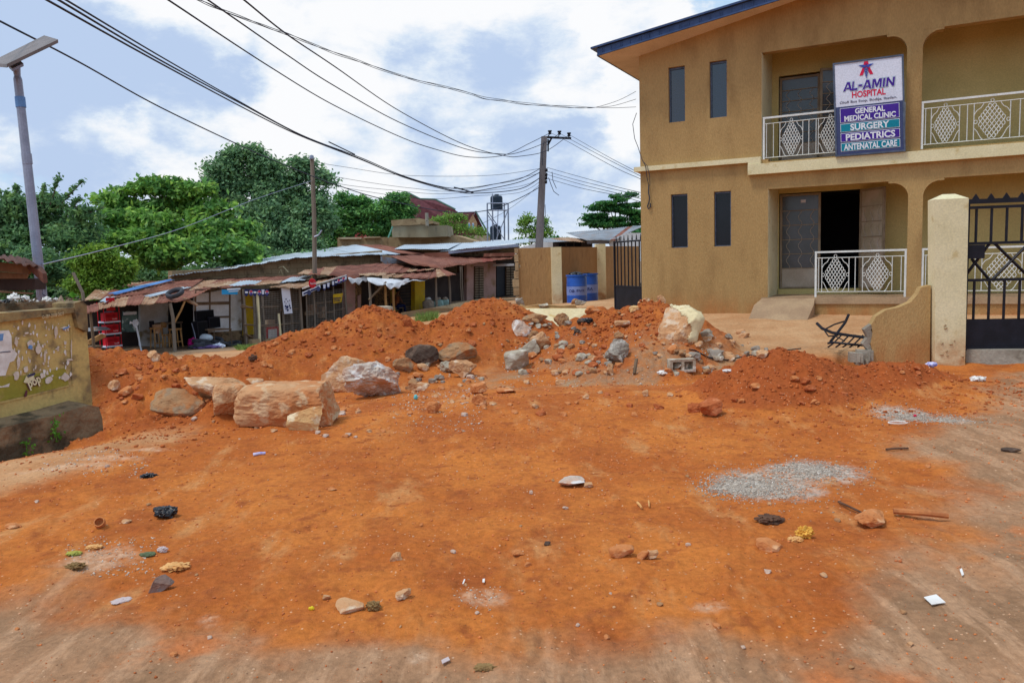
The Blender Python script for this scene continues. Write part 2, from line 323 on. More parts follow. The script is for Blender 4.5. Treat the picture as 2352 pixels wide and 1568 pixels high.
def ground():
    fine = np.linspace(math.radians(-41), math.radians(41), 760); rest = np.linspace(math.radians(41), math.radians(319), 50)[1:-1]
    th = np.concatenate([fine, rest]); r = np.concatenate([np.linspace(.3, 2.0, 6)[:-1], np.geomspace(2.0, 22, 640), np.geomspace(22.3, 75, 110), np.geomspace(85, 1500, 14)])
    R, T = np.meshgrid(r, th, indexing='ij'); X, Y = R*np.sin(T), R*np.cos(T); sh = X.shape
    z, idx, b = Hfull(X.ravel(), Y.ravel(), True); x, y = X.ravel(), Y.ravel(); nr, nt = sh
    I = np.arange(nr*nt).reshape(sh); Q = np.stack([I[:-1], I[1:], np.roll(I, -1, 1)[1:], np.roll(I, -1, 1)[:-1]], -1).reshape(-1, 4)
    Q = Q[:, ::-1]
    wob = .16*fbm(x, y, 1.6, 4, 50) + .05*fbm(x, y, 9, 3, 60)
    dust = sst(poly_sd(x, y, DUST) + wob*1.3, -.22, .28); tan = sst(poly_sd(x, y, TAN) + wob, -.18, .3)
    grav = np.zeros(x.shape)
    for (c, a, bb) in GRAV:
        p = g0(*c); grav = np.maximum(grav, 1 - np.sqrt(((x-p[0])/a)**2 + ((y-p[1])/bb)**2) + wob*2.2)
    grav = sst(grav, .0, .6); pale = np.zeros(x.shape)
    for (c, a, bb) in PALE:
        p = g0(*c); pale = np.maximum(pale, 1 - np.sqrt(((x-p[0])/a)**2 + ((y-p[1])/bb)**2) + wob*2)
    pale = sst(pale, .0, .8)
    ysd = poly_sd(x, y, YARD); lsd = poly_sd(x, y, LANE)
    yard = sst(ysd + wob*.6, -.15, .12); lane = sst(lsd + wob*2, -.4, .5); far = sst(np.hypot(x, y), 16, 21)
    up = np.clip((z-b)/.12, 0, 1)*(idx >= 0)
    rub = np.exp(-((y-11.4)/.95)**2)*sst(x, -.9, .2)*(1-sst(x, 4.2, 5.2)) * sst(fbm(x, y, 2.2, 3, 88), -.5, .3)
    # channels: R dusty grey-brown, G crushed gravel, B pale yard/lane earth ; second: R red heap soil, G pale cement dust, B rubble soil
    c1 = np.stack([np.clip(dust*(1-up), 0, 1), grav*(idx < 1), np.clip(np.maximum(np.maximum(yard, lane*.8), tan*.75)*(1-up), 0, 1), np.clip(np.maximum(far*(1-lane)*(1-yard), 0), 0, 1)], 1)
    h0 = (idx == 0)*up
    c2 = np.stack([h0, pale*(1-up), np.clip(rub*(1-.35*up), 0, 1), np.clip(up, 0, 1)], 1)
    vert = np.stack([x, y, z], 1)
    fi = idx[Q].max(1); fc = np.stack([x[Q].mean(1), y[Q].mean(1)], 1)
    yf = (poly_sd(fc[:, 0], fc[:, 1], YARD) > 0) & (fi < 0); lf = (poly_sd(fc[:, 0], fc[:, 1], LANE) > 0) & (fi < 0) & ~yf
    lab = fi.copy(); lab[yf] = 100; lab[lf] = 101
    mt = ground_mat()
    def emit(name, sel, zz=None):
        q = Q[sel]; u, inv = np.unique(q, return_inverse=True); v = vert[u].copy()
        if zz is not None: v[:, 2] = zz[u]
        o = raw(name, v, inv.reshape(-1, 4), mt, None, True); o.location = (0, 0, 0); me = o.data
        co = np.zeros(len(u)*3, dtype=np.float32); me.vertices.foreach_set('co', v.astype(np.float32).ravel()); me.update()
        for nm, c in (('soil', c1), ('soil2', c2)):
            a = me.color_attributes.new(nm, 'FLOAT_COLOR', 'POINT'); a.data.foreach_set('color', c[u].astype(np.float32).ravel())
        return o
    g = emit('ground', lab == -1); tag(g, kind='structure', label='orange laterite dirt, turning grey brown towards the viewer')
    under = emit('ground_under_mounds', (lab >= 0) & (lab < 100), np.minimum(b, z) - .06)
    under.name = 'ground'; tag(under, kind='structure')
    tag(emit('courtyard_ground', lab == 100), kind='structure', label='pale trodden yard of the hospital')
    tag(emit('path', lab == 101), kind='structure', label='pale dusty lane in front of the shops')
    for i, h in enumerate(HEAPS):
        tag(emit('dirt_mound', lab == i), h['label'], 'dirt mound', 'mounds of dug-up orange earth')
def ground_mat():
    m = bpy.data.materials.new('laterite'); m.use_nodes = True; N = m.node_tree.nodes; L = m.node_tree.links; B = N['Principled BSDF']
    B.inputs['Roughness'].default_value = .95; B.inputs['Specular IOR Level'].default_value = .12
    tc = N.new('ShaderNodeTexCoord'); O = tc.outputs['Object']
    def noise(sc, det=6, rough=.6, vec=None, dist=0.):
        n = N.new('ShaderNodeTexNoise'); n.inputs['Scale'].default_value = sc; n.inputs['Detail'].default_value = det; n.inputs['Roughness'].default_value = rough; n.inputs['Distortion'].default_value = dist
        if vec:
            mp = N.new('ShaderNodeMapping'); mp.inputs['Scale'].default_value = vec[0]; mp.inputs['Rotation'].default_value = (0, 0, vec[1]); L.new(O, mp.inputs[0]); L.new(mp.outputs[0], n.inputs['Vector'])
        else: L.new(O, n.inputs['Vector'])
        return n.outputs['Fac']
    def rng(x, a, b, lo=0., hi=1.):
        n = N.new('ShaderNodeMapRange'); n.interpolation_type = 'SMOOTHSTEP'; L.new(x, n.inputs[0])
        for i, v in enumerate((a, b, lo, hi)): n.inputs[i+1].default_value = v
        return n.outputs[0]
    def mix(f, a, b):
        n = N.new('ShaderNodeMix'); n.data_type = 'RGBA'
        if isinstance(f, float): n.inputs[0].default_value = f
        else: L.new(f, n.inputs[0])
        for i, v in ((6, a), (7, b)):
            if isinstance(v, bpy.types.NodeSocket): L.new(v, n.inputs[i])
            else: n.inputs[i].default_value = v
        return n.outputs[2]
    def mul(a, b):
        n = N.new('ShaderNodeMath'); n.operation = 'MULTIPLY'; L.new(a, n.inputs[0])
        if isinstance(b, float): n.inputs[1].default_value = b
        else: L.new(b, n.inputs[1])
        return n.outputs[0]
    def attr(nm):
        a = N.new('ShaderNodeAttribute'); a.attribute_name = nm; s = N.new('ShaderNodeSeparateColor'); L.new(a.outputs['Color'], s.inputs[0]); return s.outputs[0], s.outputs[1], s.outputs[2], a.outputs['Alpha']
    dust, grav, pale, far = attr('soil'); red, cem, rub, up = attr('soil2')
    col = mix(rng(noise(.9, 7), .35, .65), S(200, 118, 54), S(176, 95, 43))
    col = mix(rng(noise(2.6, 7, .65, ((1, .35, 1), .5)), .52, .72), col, S(202, 140, 86))         # paler trodden streaks
    col = mix(rng(noise(1.7, 8, .68), .5, .68, 0, .75), col, S(158, 82, 40))
    col = mix(rng(noise(5.5, 6), .54, .7), col, S(162, 88, 44))                                # damp darker spots
    col = mix(mul(red, .75), col, mix(rng(noise(3, 6), .4, .65), S(168, 82, 40), S(144, 66, 34)))
    col = mix(mul(up, rng(noise(4, 6), .36, .62, .25, .85)), col, S(162, 84, 42))  # browner mound soil, with the shade of the flanks put into its colour
    dcol = mix(rng(noise(1.4, 7), .35, .65), S(174, 130, 96), S(150, 114, 84))
    dcol = mix(rng(noise(6, 6, .7, ((1, .14, 1), .12)), .48, .62), dcol, S(186, 144, 110))
    dcol = mix(rng(noise(1.1, 5), .56, .7), dcol, S(196, 118, 70))
    col = mix(dust, col, dcol)
    pcol = mix(rng(noise(1.2, 6), .35, .65), S(204, 162, 120), S(188, 140, 98))
    col = mix(pale, col, pcol)
    col = mix(mul(rub, .95), col, mix(rng(noise(7, 6), .4, .6), S(158, 136, 108), S(176, 124, 82)))
    gcol = mix(rng(noise(32, 4, .7), .38, .62), S(204, 188, 172), S(156, 138, 122)); gcol = mix(rng(noise(3, 4), .5, .7), gcol, S(206, 188, 172))
    col = mix(mul(grav, rng(noise(9, 7, .75), .36, .56)), col, gcol)
    col = mix(mul(cem, rng(noise(22, 5, .7), .32, .68, .08, .72)), col, S(218, 180, 148))
    col = mix(mul(far, .85), col, mix(rng(noise(.8, 6), .4, .6), S(140, 126, 104), S(118, 104, 84)))
    # grit: pale and dark specks
    vo = N.new('ShaderNodeTexVoronoi'); vo.inputs['Scale'].default_value = 38; L.new(O, vo.inputs['Vector'])
    sc_ = N.new('ShaderNodeSeparateColor'); L.new(vo.outputs['Color'], sc_.inputs[0])
    spk = mul(rng(vo.outputs['Distance'], .16, .26, 1., 0.), rng(sc_.outputs[0], .86, .9)); col = mix(mul(spk, .75), col, S(222, 178, 142))
    spk2 = mul(rng(vo.outputs['Distance'], .14, .24, 1., 0.), rng(sc_.outputs[1], .9, .93)); col = mix(mul(spk2, .6), col, S(96, 62, 46))
    hs = N.new('ShaderNodeHueSaturation'); L.new(col, hs.inputs['Color']); L.new(rng(noise(26, 4, .7), .3, .7, .84, 1.14), hs.inputs['Value']); L.new(hs.outputs[0], B.inputs['Base Color'])
    bp = N.new('ShaderNodeBump'); bp.inputs['Strength'].default_value = .75; bp.inputs['Distance'].default_value = .022
    ad = N.new('ShaderNodeMath'); ad.operation = 'ADD'; L.new(noise(17, 8, .72), ad.inputs[0]); L.new(mul(noise(5, 7, .65, ((1, .4, 1), .3)), 1.6), ad.inputs[1]); L.new(ad.outputs[0], bp.inputs['Height']); L.new(bp.outputs[0], B.inputs['Normal'])
    return m
ground()
# ---------------------------------------------------------------- materials
M = {}
M['wall'] = mat('stucco_brown', S(184, 151, 100), S(174, 141, 92), .8, .92, .6, 70, c3=S(156, 124, 80), sc3=2.2, lo3=.46, hi3=.75, vec=(1, 1, .35), splash=.7)
M['cream'] = mat('cream_paint', S(230, 218, 178), S(220, 208, 166), 2, .8, .15, 60, c3=S(206, 186, 136), sc3=6, lo3=.56, hi3=.75, splash=.55)
M['olive'] = mat('olive_yellow_paint', S(206, 186, 124), S(196, 176, 114), 1.5, .85, .1, 60)
M['ochre'] = mat('ochre_wall', S(188, 156, 74), S(170, 140, 60), 1.5, .85, .1, 60)
M['floor'] = mat('cement_floor', S(178, 150, 118), S(160, 132, 104), 2, .9, .2, 50)
M['fascia'] = mat('blue_fascia', S(66, 88, 130), S(52, 72, 112), 4, .45, .0)
M['soffit'] = mat('soffit_board', S(216, 200, 180), S(206, 190, 168), 3, .8)
M['black'] = mat('black_metal', S(30, 30, 40), S(22, 22, 30), 6, .5, .1)
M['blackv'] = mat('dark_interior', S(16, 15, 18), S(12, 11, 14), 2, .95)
M['grill'] = mat('white_railing', S(226, 228, 224), S(214, 216, 212), 8, .45)
M['alu'] = mat('window_frame_metal', S(96, 104, 122), S(80, 88, 104), 8, .4, metal=.3)
M['glass'] = mat('dark_glass', S(34, 40, 58), S(28, 34, 50), 1, .06, spec=.9)
M['glassdk'] = mat('dark_reflection_glass', S(22, 22, 30), S(16, 16, 22), 1, .15, spec=.35)  # lower panes: reflection of dark surroundings put into a darker, duller glass
M['glass2'] = mat('door_glass', S(78, 80, 84), S(66, 70, 72), 3, .2, spec=.6)
M['pglass'] = mat('pale_door_glass', S(178, 160, 140), S(160, 146, 120), 3, .35, spec=.5)
M['doorwhite'] = mat('door_panel_paint', S(188, 174, 158), S(172, 156, 138), 3, .6)
M['doorframe'] = mat('door_frame_paint', S(150, 134, 112), S(132, 114, 92), 5, .6)
M['plank'] = mat('grey_wood', S(128, 106, 84), S(104, 84, 66), 3, .9, .3, 40, vec=(1, 1, .2), island=.12)
M['wood'] = mat('stool_wood', S(178, 134, 84), S(150, 108, 62), 4, .8, .2, 40)
M['rust'] = mat('rusty_sheet', S(140, 88, 70), S(112, 66, 52), .9, .85, .2, 30, vec=(1, 1, 1), c3=S(160, 116, 94), sc3=2.6, island=.1)
M['rust2'] = mat('tan_rusted_sheet', S(176, 142, 112), S(146, 104, 76), 1.2, .85, .2, 30, c3=S(196, 176, 150), sc3=3)
M['zinc'] = mat('zinc_sheet', S(196, 206, 214), S(176, 186, 196), 1.2, .45, .1, 30, metal=.15, c3=S(160, 150, 146), sc3=4, lo3=.6, hi3=.8)
M['zincd'] = mat('dull_zinc_sheet', S(150, 156, 164), S(128, 130, 134), 1.5, .6, .1, 30, metal=.1, c3=S(150, 120, 100), sc3=2)
M['blueplastic'] = mat('blue_roof_strip', S(110, 158, 214), S(92, 140, 200), 2, .6)
M['mud'] = mat('tan_mud_wall', S(176, 152, 118), S(156, 130, 98), 1.6, .95, .6, 18, c3=S(132, 108, 82), sc3=3.5)
M['pink'] = mat('faded_pink_wall', S(178, 136, 126), S(160, 122, 112), 1.4, .9, .3, 30, c3=S(150, 128, 106), sc3=3)
M['yellow'] = mat('yellow_wall', S(212, 176, 40), S(196, 158, 36), 1.6, .85, .2, 30, c3=S(176, 150, 80), sc3=4)
M['white'] = mat('whitewash', S(222, 220, 220), S(206, 202, 200), 2, .85, .1, 40)
M['dirtywhite'] = mat('stained_whitewash', S(214, 212, 210), S(196, 190, 182), 2, .9, .2, 40, c3=S(150, 132, 104), sc3=2.2, lo3=.55, hi3=.7)
M['cloth'] = mat('white_tarpaulin', S(214, 216, 220), S(196, 196, 200), 2, .7, .1, 30)
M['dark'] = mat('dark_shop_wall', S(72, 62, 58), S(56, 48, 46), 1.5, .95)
M['brownwall'] = mat('dark_brown_wall', S(98, 80, 64), S(80, 66, 54), 1.5, .95, .3, 30)
M['mesh'] = mat('wire_mesh', S(150, 142, 132), S(130, 122, 114), 8, .6)
M['red'] = mat('red_plastic', S(206, 22, 40), S(186, 16, 32), 5, .45)
M['navy'] = mat('navy_print', S(30, 42, 100), S(26, 36, 88), 5, .7)
M['vinyl'] = mat('white_vinyl', S(222, 226, 240), S(212, 216, 232), 1, .5)
M['slate'] = mat('slate_blue_vinyl', S(66, 76, 116), S(60, 68, 106), 2, .55)
M['purple'] = mat('purple_print', S(70, 36, 150), S(64, 32, 140), 3, .55)
M['teal'] = mat('teal_print', S(0, 134, 156), S(0, 124, 146), 3, .55)
M['printred'] = mat('red_print', S(216, 30, 76), S(206, 26, 68), 3, .6)
M['lettr'] = mat('white_lettering', S(230, 234, 240), S(224, 228, 236), 3, .6)
M['ink'] = mat('dark_lettering', S(62, 60, 90), S(52, 50, 80), 3, .7)
M['bluedrum'] = mat('blue_plastic', S(34, 92, 190), S(28, 74, 160), 1.5, .4, spec=.4)
M['drumband'] = mat('faded_white_band', S(128, 148, 204), S(112, 130, 190), 5, .6)
M['blackbag'] = mat('black_plastic_bag', S(26, 25, 30), S(18, 17, 20), 9, .3, .6, 25, spec=.5)
M['rubber'] = mat('old_rubber', S(74, 74, 80), S(58, 58, 62), 5, .8, .2, 60)
M['conc'] = mat('grey_concrete', S(160, 152, 138), S(132, 122, 108), 1.8, .95, .6, 30, c3=S(104, 94, 80), sc3=4)
M['wetconc'] = mat('mossy_concrete', S(156, 130, 98), S(128, 104, 78), 2.2, .95, 1., 7, c3=S(88, 76, 58), sc3=4, lo3=.48, hi3=.62, bd=.08, det=10)
M['cable'] = mat('cable_sheath', S(52, 58, 74), S(44, 50, 64), 5, .6)
M['polewood'] = mat('weathered_pole', S(138, 124, 110), S(114, 102, 90), 2, .9, .4, 30, vec=(1, 1, .15))
M['poleconc'] = mat('concrete_pole', S(132, 126, 128), S(112, 106, 108), 2, .9, .3, 30, vec=(1, 1, .3))
M['galv'] = mat('galvanised_steel', S(158, 164, 182), S(142, 148, 166), 4, .45, metal=.3)
M['maroon'] = mat('maroon_tiles', S(112, 62, 68), S(96, 52, 58), 3, .7, .2, 20)
M['cargo'] = mat('sack_cloth', S(172, 156, 138), S(150, 130, 112), 6, .9, .3, 30)
M['green'] = mat('pale_green_sack', S(150, 178, 168), S(132, 156, 150), 6, .9, .3, 30)
M['skin'] = mat('brown_skin', S(112, 70, 48), S(98, 60, 42), 6, .6)
M['shirt'] = mat('orange_brown_shirt', S(150, 84, 44), S(132, 72, 40), 6, .85)
M['trousers'] = mat('navy_trousers', S(30, 38, 84), S(26, 32, 70), 6, .85)
M['hair'] = mat('dark_hair', S(24, 20, 20), S(18, 16, 16), 6, .8)

# ---------------------------------------------------------------- hospital building
A0 = W(1475, 727, 16.8); _d = ray(-2280, 700)[:2]; _d = -_d/np.linalg.norm(_d)
FD = np.array([_d[0], _d[1], 0]); FN = np.array([_d[1], -_d[0], 0])          # along the front, out of the front
HF = Fr((A0[0], A0[1], 0), FD, (0, 0, 1), FN)
def facade():
    B = thing('hospital_building', 'two storey brown stucco hospital with cream trim, white railings and blue roof edge', 'building', (A0[0], A0[1], .3))
    UE = 10.3; w = MB(); T = .2
    def cellwall(u0, u1, z0, z1): w.box(HF, u0, u1, z0, z1, -T, 0)
    # window bays of the left wall, both storeys (boxes butted round each opening)
    for (wins, zb, zt, z0, z1) in (([(.65, 1.0), (1.54, 1.88)], 1.79, 2.89, -.4, 3.45), ([(.62, .96), (1.46, 1.8)], 4.35, 5.45, 3.45, 5.48)):
        ue = 2.6 if z0 < 3 else 2.47
        cellwall(0, ue, z0, zb); cellwall(0, ue, zt, z1)
        xs = [0] + [q for a in wins for q in a] + [ue]
        for i in range(0, len(xs), 2): cellwall(xs[i], xs[i+1], zb, zt)
    gab = lambda u: 5.765 + .189*u if u < 5.2 else 5.765 + .189*(10.4-u)
    w.slab([HF.p(0, 5.48), HF.p(UE, 5.48), HF.p(UE, gab(UE)), HF.p(5.2, gab(5.2)), HF.p(0, gab(0))], -FN*T)
    # ground floor beam and upper parapet wall below the trim
    w.box(HF, 2.6, 7.75, 2.87, 3.4, -T, 0); cellwall(7.75, UE, -.4, 5.48)
    # centre columns
    w.box(HF, 5.06, 5.3, .7, 2.87, -T-.04, 0); w.box(HF, 4.99, 5.24, 3.4, 5.48, -T-.04, 0)
    def fillet(u, z, dx, r=.27, st=.06):
        pts = [HF.p(u, z), HF.p(u+dx*(r+st), z), HF.p(u+dx*(r+st), z-.035)]
        for i in range(1, 8):
            a = math.pi/2*i/8; pts.append(HF.p(u+dx*(r+.0)-dx*r*math.sin(a)*1.0, z-.035-r*(1-math.cos(a))))
        pts += [HF.p(u+dx*.0, z-.035-r), HF.p(u, z-.035-r)]
        w.slab(pts, -FN*T)
    fillet(5.06, 2.868, -1); fillet(5.3, 2.868, 1); fillet(4.99, 5.478, -1); fillet(5.24, 5.478, 1); fillet(7.75, 2.868, -1); fillet(7.75, 5.478, -1)
    # plinth under the verandah
    w.box(HF, 3.49, 7.75, -.3, .70, -T, 0); w.box(HF, 2.6, 3.49, -.3, .60, -T, -.01)
    # side wall and rear body
    w.slab([HF.p(0, -.4, -T), HF.p(0, gab(0), -T), HF.p(0, gab(0)-.02, -9), HF.p(0, -.4, -9)], FD*.2)
    w.slab([HF.p(UE, -.4, -T), HF.p(UE, gab(UE), -T), HF.p(UE, gab(UE)-.02, -9), HF.p(UE, -.4, -9)], -FD*.2)
    w.build('wall', M['wall'], B)
    # cream inner faces of the recesses
    dv = 1.2; i = MB()
    for (ul, z0, z1) in ((2.6, .75, 2.87), (2.47, 3.4, 5.48)):
        i.box(HF, ul-.12, ul, z0, z1+.25, -dv, -T-.002); i.box(HF, ul-.012, ul+.003, z0, z1-.004, -T, -.004)
    i.build('recess_wall', M['cream'], B)
    b = MB()
    b.box(HF, 4.18, 7.75, .75, 3.1, -dv-.15, -dv); b.box(HF, 2.48, 2.62, .75, 3.1, -dv-.15, -dv); b.box(HF, 2.62, 4.18, 2.85, 3.1, -dv-.15, -dv); b.box(HF, 2.62, 4.18, .75, .86, -dv-.15, -dv+.05)
    b.box(HF, 4.14, 7.75, 3.4, 5.9, -dv-.15, -dv); b.box(HF, 2.35, 2.60, 3.4, 5.9, -dv-.15, -dv); b.box(HF, 2.60, 4.14, 5.24, 5.9, -dv-.15, -dv)
    b.build('back_wall', M['olive'], B)
    c = MB(); c.box(HF, 2.48, 7.75, 3.1, 3.35, -dv-.1, -T-.002); c.box(HF, 2.35, 7.75, 5.9, 5.98, -dv-.1, -T-.002); c.build('ceiling', M['ochre'], B)
    f = MB(); f.box(HF, 2.48, 7.75, .62, .75, -dv-.1, .03); f.box(HF, 2.35, 7.75, 3.352, 3.398, -dv-.1, -.01); f.build('verandah_floor', M['floor'], B)
    # trim band stepping down at the balcony
    t = MB(); t.box(HF, -.11, 2.23, 3.405, 3.5, -.02, .1); t.box(HF, -.11, 0, 3.405, 3.5, -6, -.02)
    t.box(HF, 2.23, UE, 3.165, 3.365, -.02, .12); t.box(HF, 2.23, 2.47, 3.365, 3.5, -.02, .1); t.build('trim', M['cream'], B)
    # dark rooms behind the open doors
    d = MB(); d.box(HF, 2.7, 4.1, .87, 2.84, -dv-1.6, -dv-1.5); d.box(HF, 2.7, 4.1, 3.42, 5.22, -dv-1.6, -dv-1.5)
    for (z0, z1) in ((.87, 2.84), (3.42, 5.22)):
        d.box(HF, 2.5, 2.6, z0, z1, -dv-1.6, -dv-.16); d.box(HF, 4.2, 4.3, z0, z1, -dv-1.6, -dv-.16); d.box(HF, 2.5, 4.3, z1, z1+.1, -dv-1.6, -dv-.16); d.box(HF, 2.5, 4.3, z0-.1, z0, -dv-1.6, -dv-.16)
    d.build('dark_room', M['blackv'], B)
    # windows
    for (u0, u1, z0, z1, seed) in ((.65, 1.0, 1.79, 2.89, 0), (1.54, 1.88, 1.79, 2.89, 1), (.62, .96, 4.35, 5.45, 2), (1.46, 1.8, 4.35, 5.45, 3)):
        m = MB(); e = .028
        m.box(HF, u0, u0+e, z0, z1, -.12, -.07); m.box(HF, u1-e, u1, z0, z1, -.12, -.07); m.box(HF, u0+e, u1-e, z1-e*1.4, z1, -.12, -.07); m.box(HF, u0+e, u1-e, z0, z0+e*.7, -.12, -.07)
        wn = m.build('window', M['alu'], B); MB().box(HF, u0+e, u1-e, z0+e*.7, z1-e*1.4, -.11, -.10).build('pane', M['glass'] if z0 > 3 else M['glassdk'], wn)
    # roof: sloping sheet, fascia with ribs, soffit
    def fb(u): return 5.80 + .136*(u+.67) if u < 5.2 else 5.80 + .136*(11.07-u)      # bottom of the fascia
    o_ = .58
    R = MB()
    for s0, s1 in ((-.72, 5.2), (5.2, 11.1)):
        R.slab([HF.p(s0-(.1 if s0 < 0 else 0), fb(s0)+.10, o_+.06), HF.p(s1, fb(s1)+.10, o_+.06), HF.p(s1, fb(s1)+.15, -9.5), HF.p(s0-(.1 if s0 < 0 else 0), fb(s0)+.10, -9.5)], (0, 0, .035))
    roof = R.build('roof', M['fascia'], B)
    Fm = MB()
    for s0, s1 in ((-.70, 5.2), (5.2, 11.1)):
        Fm.slab([HF.p(s0, fb(s0)-.05, o_), HF.p(s1, fb(s1)-.05, o_), HF.p(s1, fb(s1)+.10, o_), HF.p(s0, fb(s0)+.10, o_)], -FN*.02)
        Fm.slab([HF.p(s0, fb(s0)-.05, o_), HF.p(s1, fb(s1)-.05, o_), HF.p(s1, fb(s1)-.02, o_), HF.p(s0, fb(s0)-.02, o_)], FN*.02)
    Fm.slab([HF.p(-.70, 5.74, o_-.02), HF.p(-.70, 5.90, o_-.02), HF.p(-.70, 5.90, -9.4), HF.p(-.70, 5.74, -9.4)], FD*.02)
    u = -.6; q = 0
    while u < 5.1:
        for du in ((0,) if q % 2 else (0, .035)): Fm.slab([HF.p(u+du, fb(u)-.02, o_), HF.p(u+du+.012, fb(u)-.02, o_), HF.p(u+du+.012, fb(u)+.085, o_), HF.p(u+du, fb(u)+.085, o_)], FN*.015)
        u += .2; q += 1
    Fm.build('fascia', M['fascia'], roof)
    so = MB()
    so.add([HF.p(-.69, 5.75, o_-.02), HF.p(5.2, fb(5.2)-.05, o_-.02), HF.p(5.2, gab(5.2), 0), HF.p(0, gab(0), 0)], [(0, 1, 2, 3)])
    so.add([HF.p(-.69, 5.75, o_-.02), HF.p(0, gab(0), 0), HF.p(0, gab(0)-.02, -9), HF.p(-.69, 5.75, -9.3)], [(0, 1, 2, 3)])
    so.build('soffit', M['soffit'], roof)
    # doors
    def leaf(fr, w_, z0, z1, glass, name, rows=6, lab=None, rail=True, cols=3):
        e = .045; m = MB(); m.box(fr, 0, e, z0, z1, -.02, .02); m.box(fr, w_-e, w_, z0, z1, -.02, .02); m.box(fr, e, w_-e, z1-e, z1, -.02, .02); m.box(fr, e, w_-e, z0, z0+.03, -.02, .02)
        zs = np.linspace(z0+.42, z1-e, rows)
        for z in zs[:-1]: m.box(fr, e, w_-e, z-.008, z+.008, -.012, .016)
        d_ = m.build(name, M['doorframe'], B)
        if lab: d_['label'] = lab
        MB().box(fr, e, w_-e, z0+.03, z0+.412, -.008, .008).build('lower_panel', M['doorwhite'], d_)
        MB().box(fr, e, w_-e, z0+.428, z1-e, -.006, .0).build('pane', glass, d_)
        s = MB()
        for k in range(rows-1):
            if k == rows-2: continue
            for j in range(cols):
                x = e + (w_-2*e)*(j+.5)/cols; h = zs[k+1]-zs[k]-.02
                s.tube([fr.p(x+.035*math.sin(2*math.pi*t/10+1.2), zs[k]+.01+h*t/10, .012) for t in range(11)], .006, 4)
        s.build('burglar_bars', M['doorwhite'], d_)
        return d_
    leaf(Fr(HF.p(2.64, 0, -dv-.03), FD, (0, 0, 1), FN), .8, .87, 2.83, M['glass2'], 'door', lab='closed glazed door leaf with wavy bars and white lower panel, ground floor')
    ang = math.radians(-38); r2 = FD*math.cos(ang)-FN*math.sin(ang)*-1; r2 = FD*math.cos(math.radians(50))+FN*math.sin(math.radians(50))
    n2 = np.cross(r2, (0, 0, 1)); n2 = n2 if n2@FN > 0 else -n2
    leaf(Fr(HF.p(4.19, 0, -dv+.03), r2, (0, 0, 1), n2), .72, .87, 2.83, M['pglass'], 'door', lab='pale glazed door leaf standing open, ground floor')
    leaf(Fr(HF.p(2.62, 0, -dv-.03), FD, (0, 0, 1), FN), .78, 3.44, 5.2, M['glass2'], 'door', rows=7, lab='closed dark glazed door leaf of the balcony')
    leaf(Fr(HF.p(3.43, 0, -dv+.25), FD*math.cos(.33)-FN*math.sin(.33), (0, 0, 1), FN*math.cos(.33)+FD*math.sin(.33)), .76, 3.44, 5.24, M['glass2'], 'door', rows=7, lab='half open glazed door leaf behind the hospital sign')
    st = MB().box(HF, 3.05, 3.15, 2.64, 2.70, -dv-.008, -dv-.004).build('sticker', M['vinyl'], B)
    # entrance ramp
    rp = MB()
    rp.add([HF.p(2.5, .74, .0), HF.p(3.48, .74, .0), HF.p(3.42, .28, .95), HF.p(2.36, .26, .95), HF.p(2.45, -.1, .0), HF.p(3.48, -.1, .0), HF.p(3.44, -.1, 1.0), HF.p(2.3, -.1, 1.0), HF.p(2.40, .62, .35), HF.p(3.5, .62, .35)],
           [(0, 8, 9, 1), (8, 3, 2, 9), (3, 7, 6, 2), (0, 4, 7, 3, 8), (1, 9, 2, 6, 5)])
    rp.build('ramp', M['floor'], B)
    # ornamental railings
    def railing(u0, u1, z0, z1, motifs, posts, off=-.03, lab=None, step=.13):
        fr = Fr(HF.p(0, 0, off), FD, (0, 0, 1), FN); m = MB()
        m.box(fr, u0, u1, z1-.035, z1, -.02, .02)
        for p in posts: m.box(fr, p-.018, p+.018, z0, z1-.035, -.018, .018)
        rl = m.build('railing', M['grill'], B)
        if lab: rl['label'] = lab
        g = MB(); r = .0075; zb, zt = z0+.1, z1-.13
        g.tube([fr.p(u0+.02, zb, 0), fr.p(u1-.02, zb, 0)], r, 4); g.tube([fr.p(u0+.02, zt, 0), fr.p(u1-.02, zt, 0)], r, 4)
        edges = []
        for (c, hw) in motifs:
            cz = (zb+zt)/2; a = hw*.78; h = (zt-zb)/2*.99; n = 5
            g.tube([fr.p(c-hw, zb, 0), fr.p(c-hw, zt, 0)], r, 4); g.tube([fr.p(c+hw, zb, 0), fr.p(c+hw, zt, 0)], r, 4); edges.append((c-hw, c+hw))
            def X(s, t): return fr.p(c + a*(s-t), cz - h + h*(s+t), 0)      # s,t in 0..1 cover the diamond
            for k in range(n+1):
                q = .09 + .82*k/n
                g.tube([X(q, .04), X(q, .96)], r*.9, 4); g.tube([X(.04, q), X(.96, q)], r*.9, 4)
            for k in range(n):
                q0, q1 = .09+.82*k/n, .09+.82*(k+1)/n; qm = (q0+q1)/2
                for (fn) in (lambda e, v: X(v, 0-e), lambda e, v: X(v, 1+e), lambda e, v: X(0-e, v), lambda e, v: X(1+e, v)):
                    g.tube([fn(-.04, q0), fn(.055, q0+(q1-q0)*.12), fn(.075, qm), fn(.055, q1-(q1-q0)*.12), fn(-.04, q1)], r*.9, 4)
            for (x, z) in ((c, zt+.03), (c-hw*.9, cz), (c+hw*.9, cz)):
                g.tube([fr.p(x+.025*math.cos(t), z+.03*math.sin(t), 0) for t in [k*math.pi/5 for k in range(11)]], r*.8, 4, cap=False)
            for sx in (-1, 1):
                for (sz, zz) in ((1, zt), (-1, zb)):
                    g.tube([fr.p(c+sx*hw*(1-.55*t), zz - sz*(.2*(1-t)) + .02*math.sin(t*6.28), 0) for t in np.linspace(0, 1, 7)], r*.9, 4)
        u = u0+.07
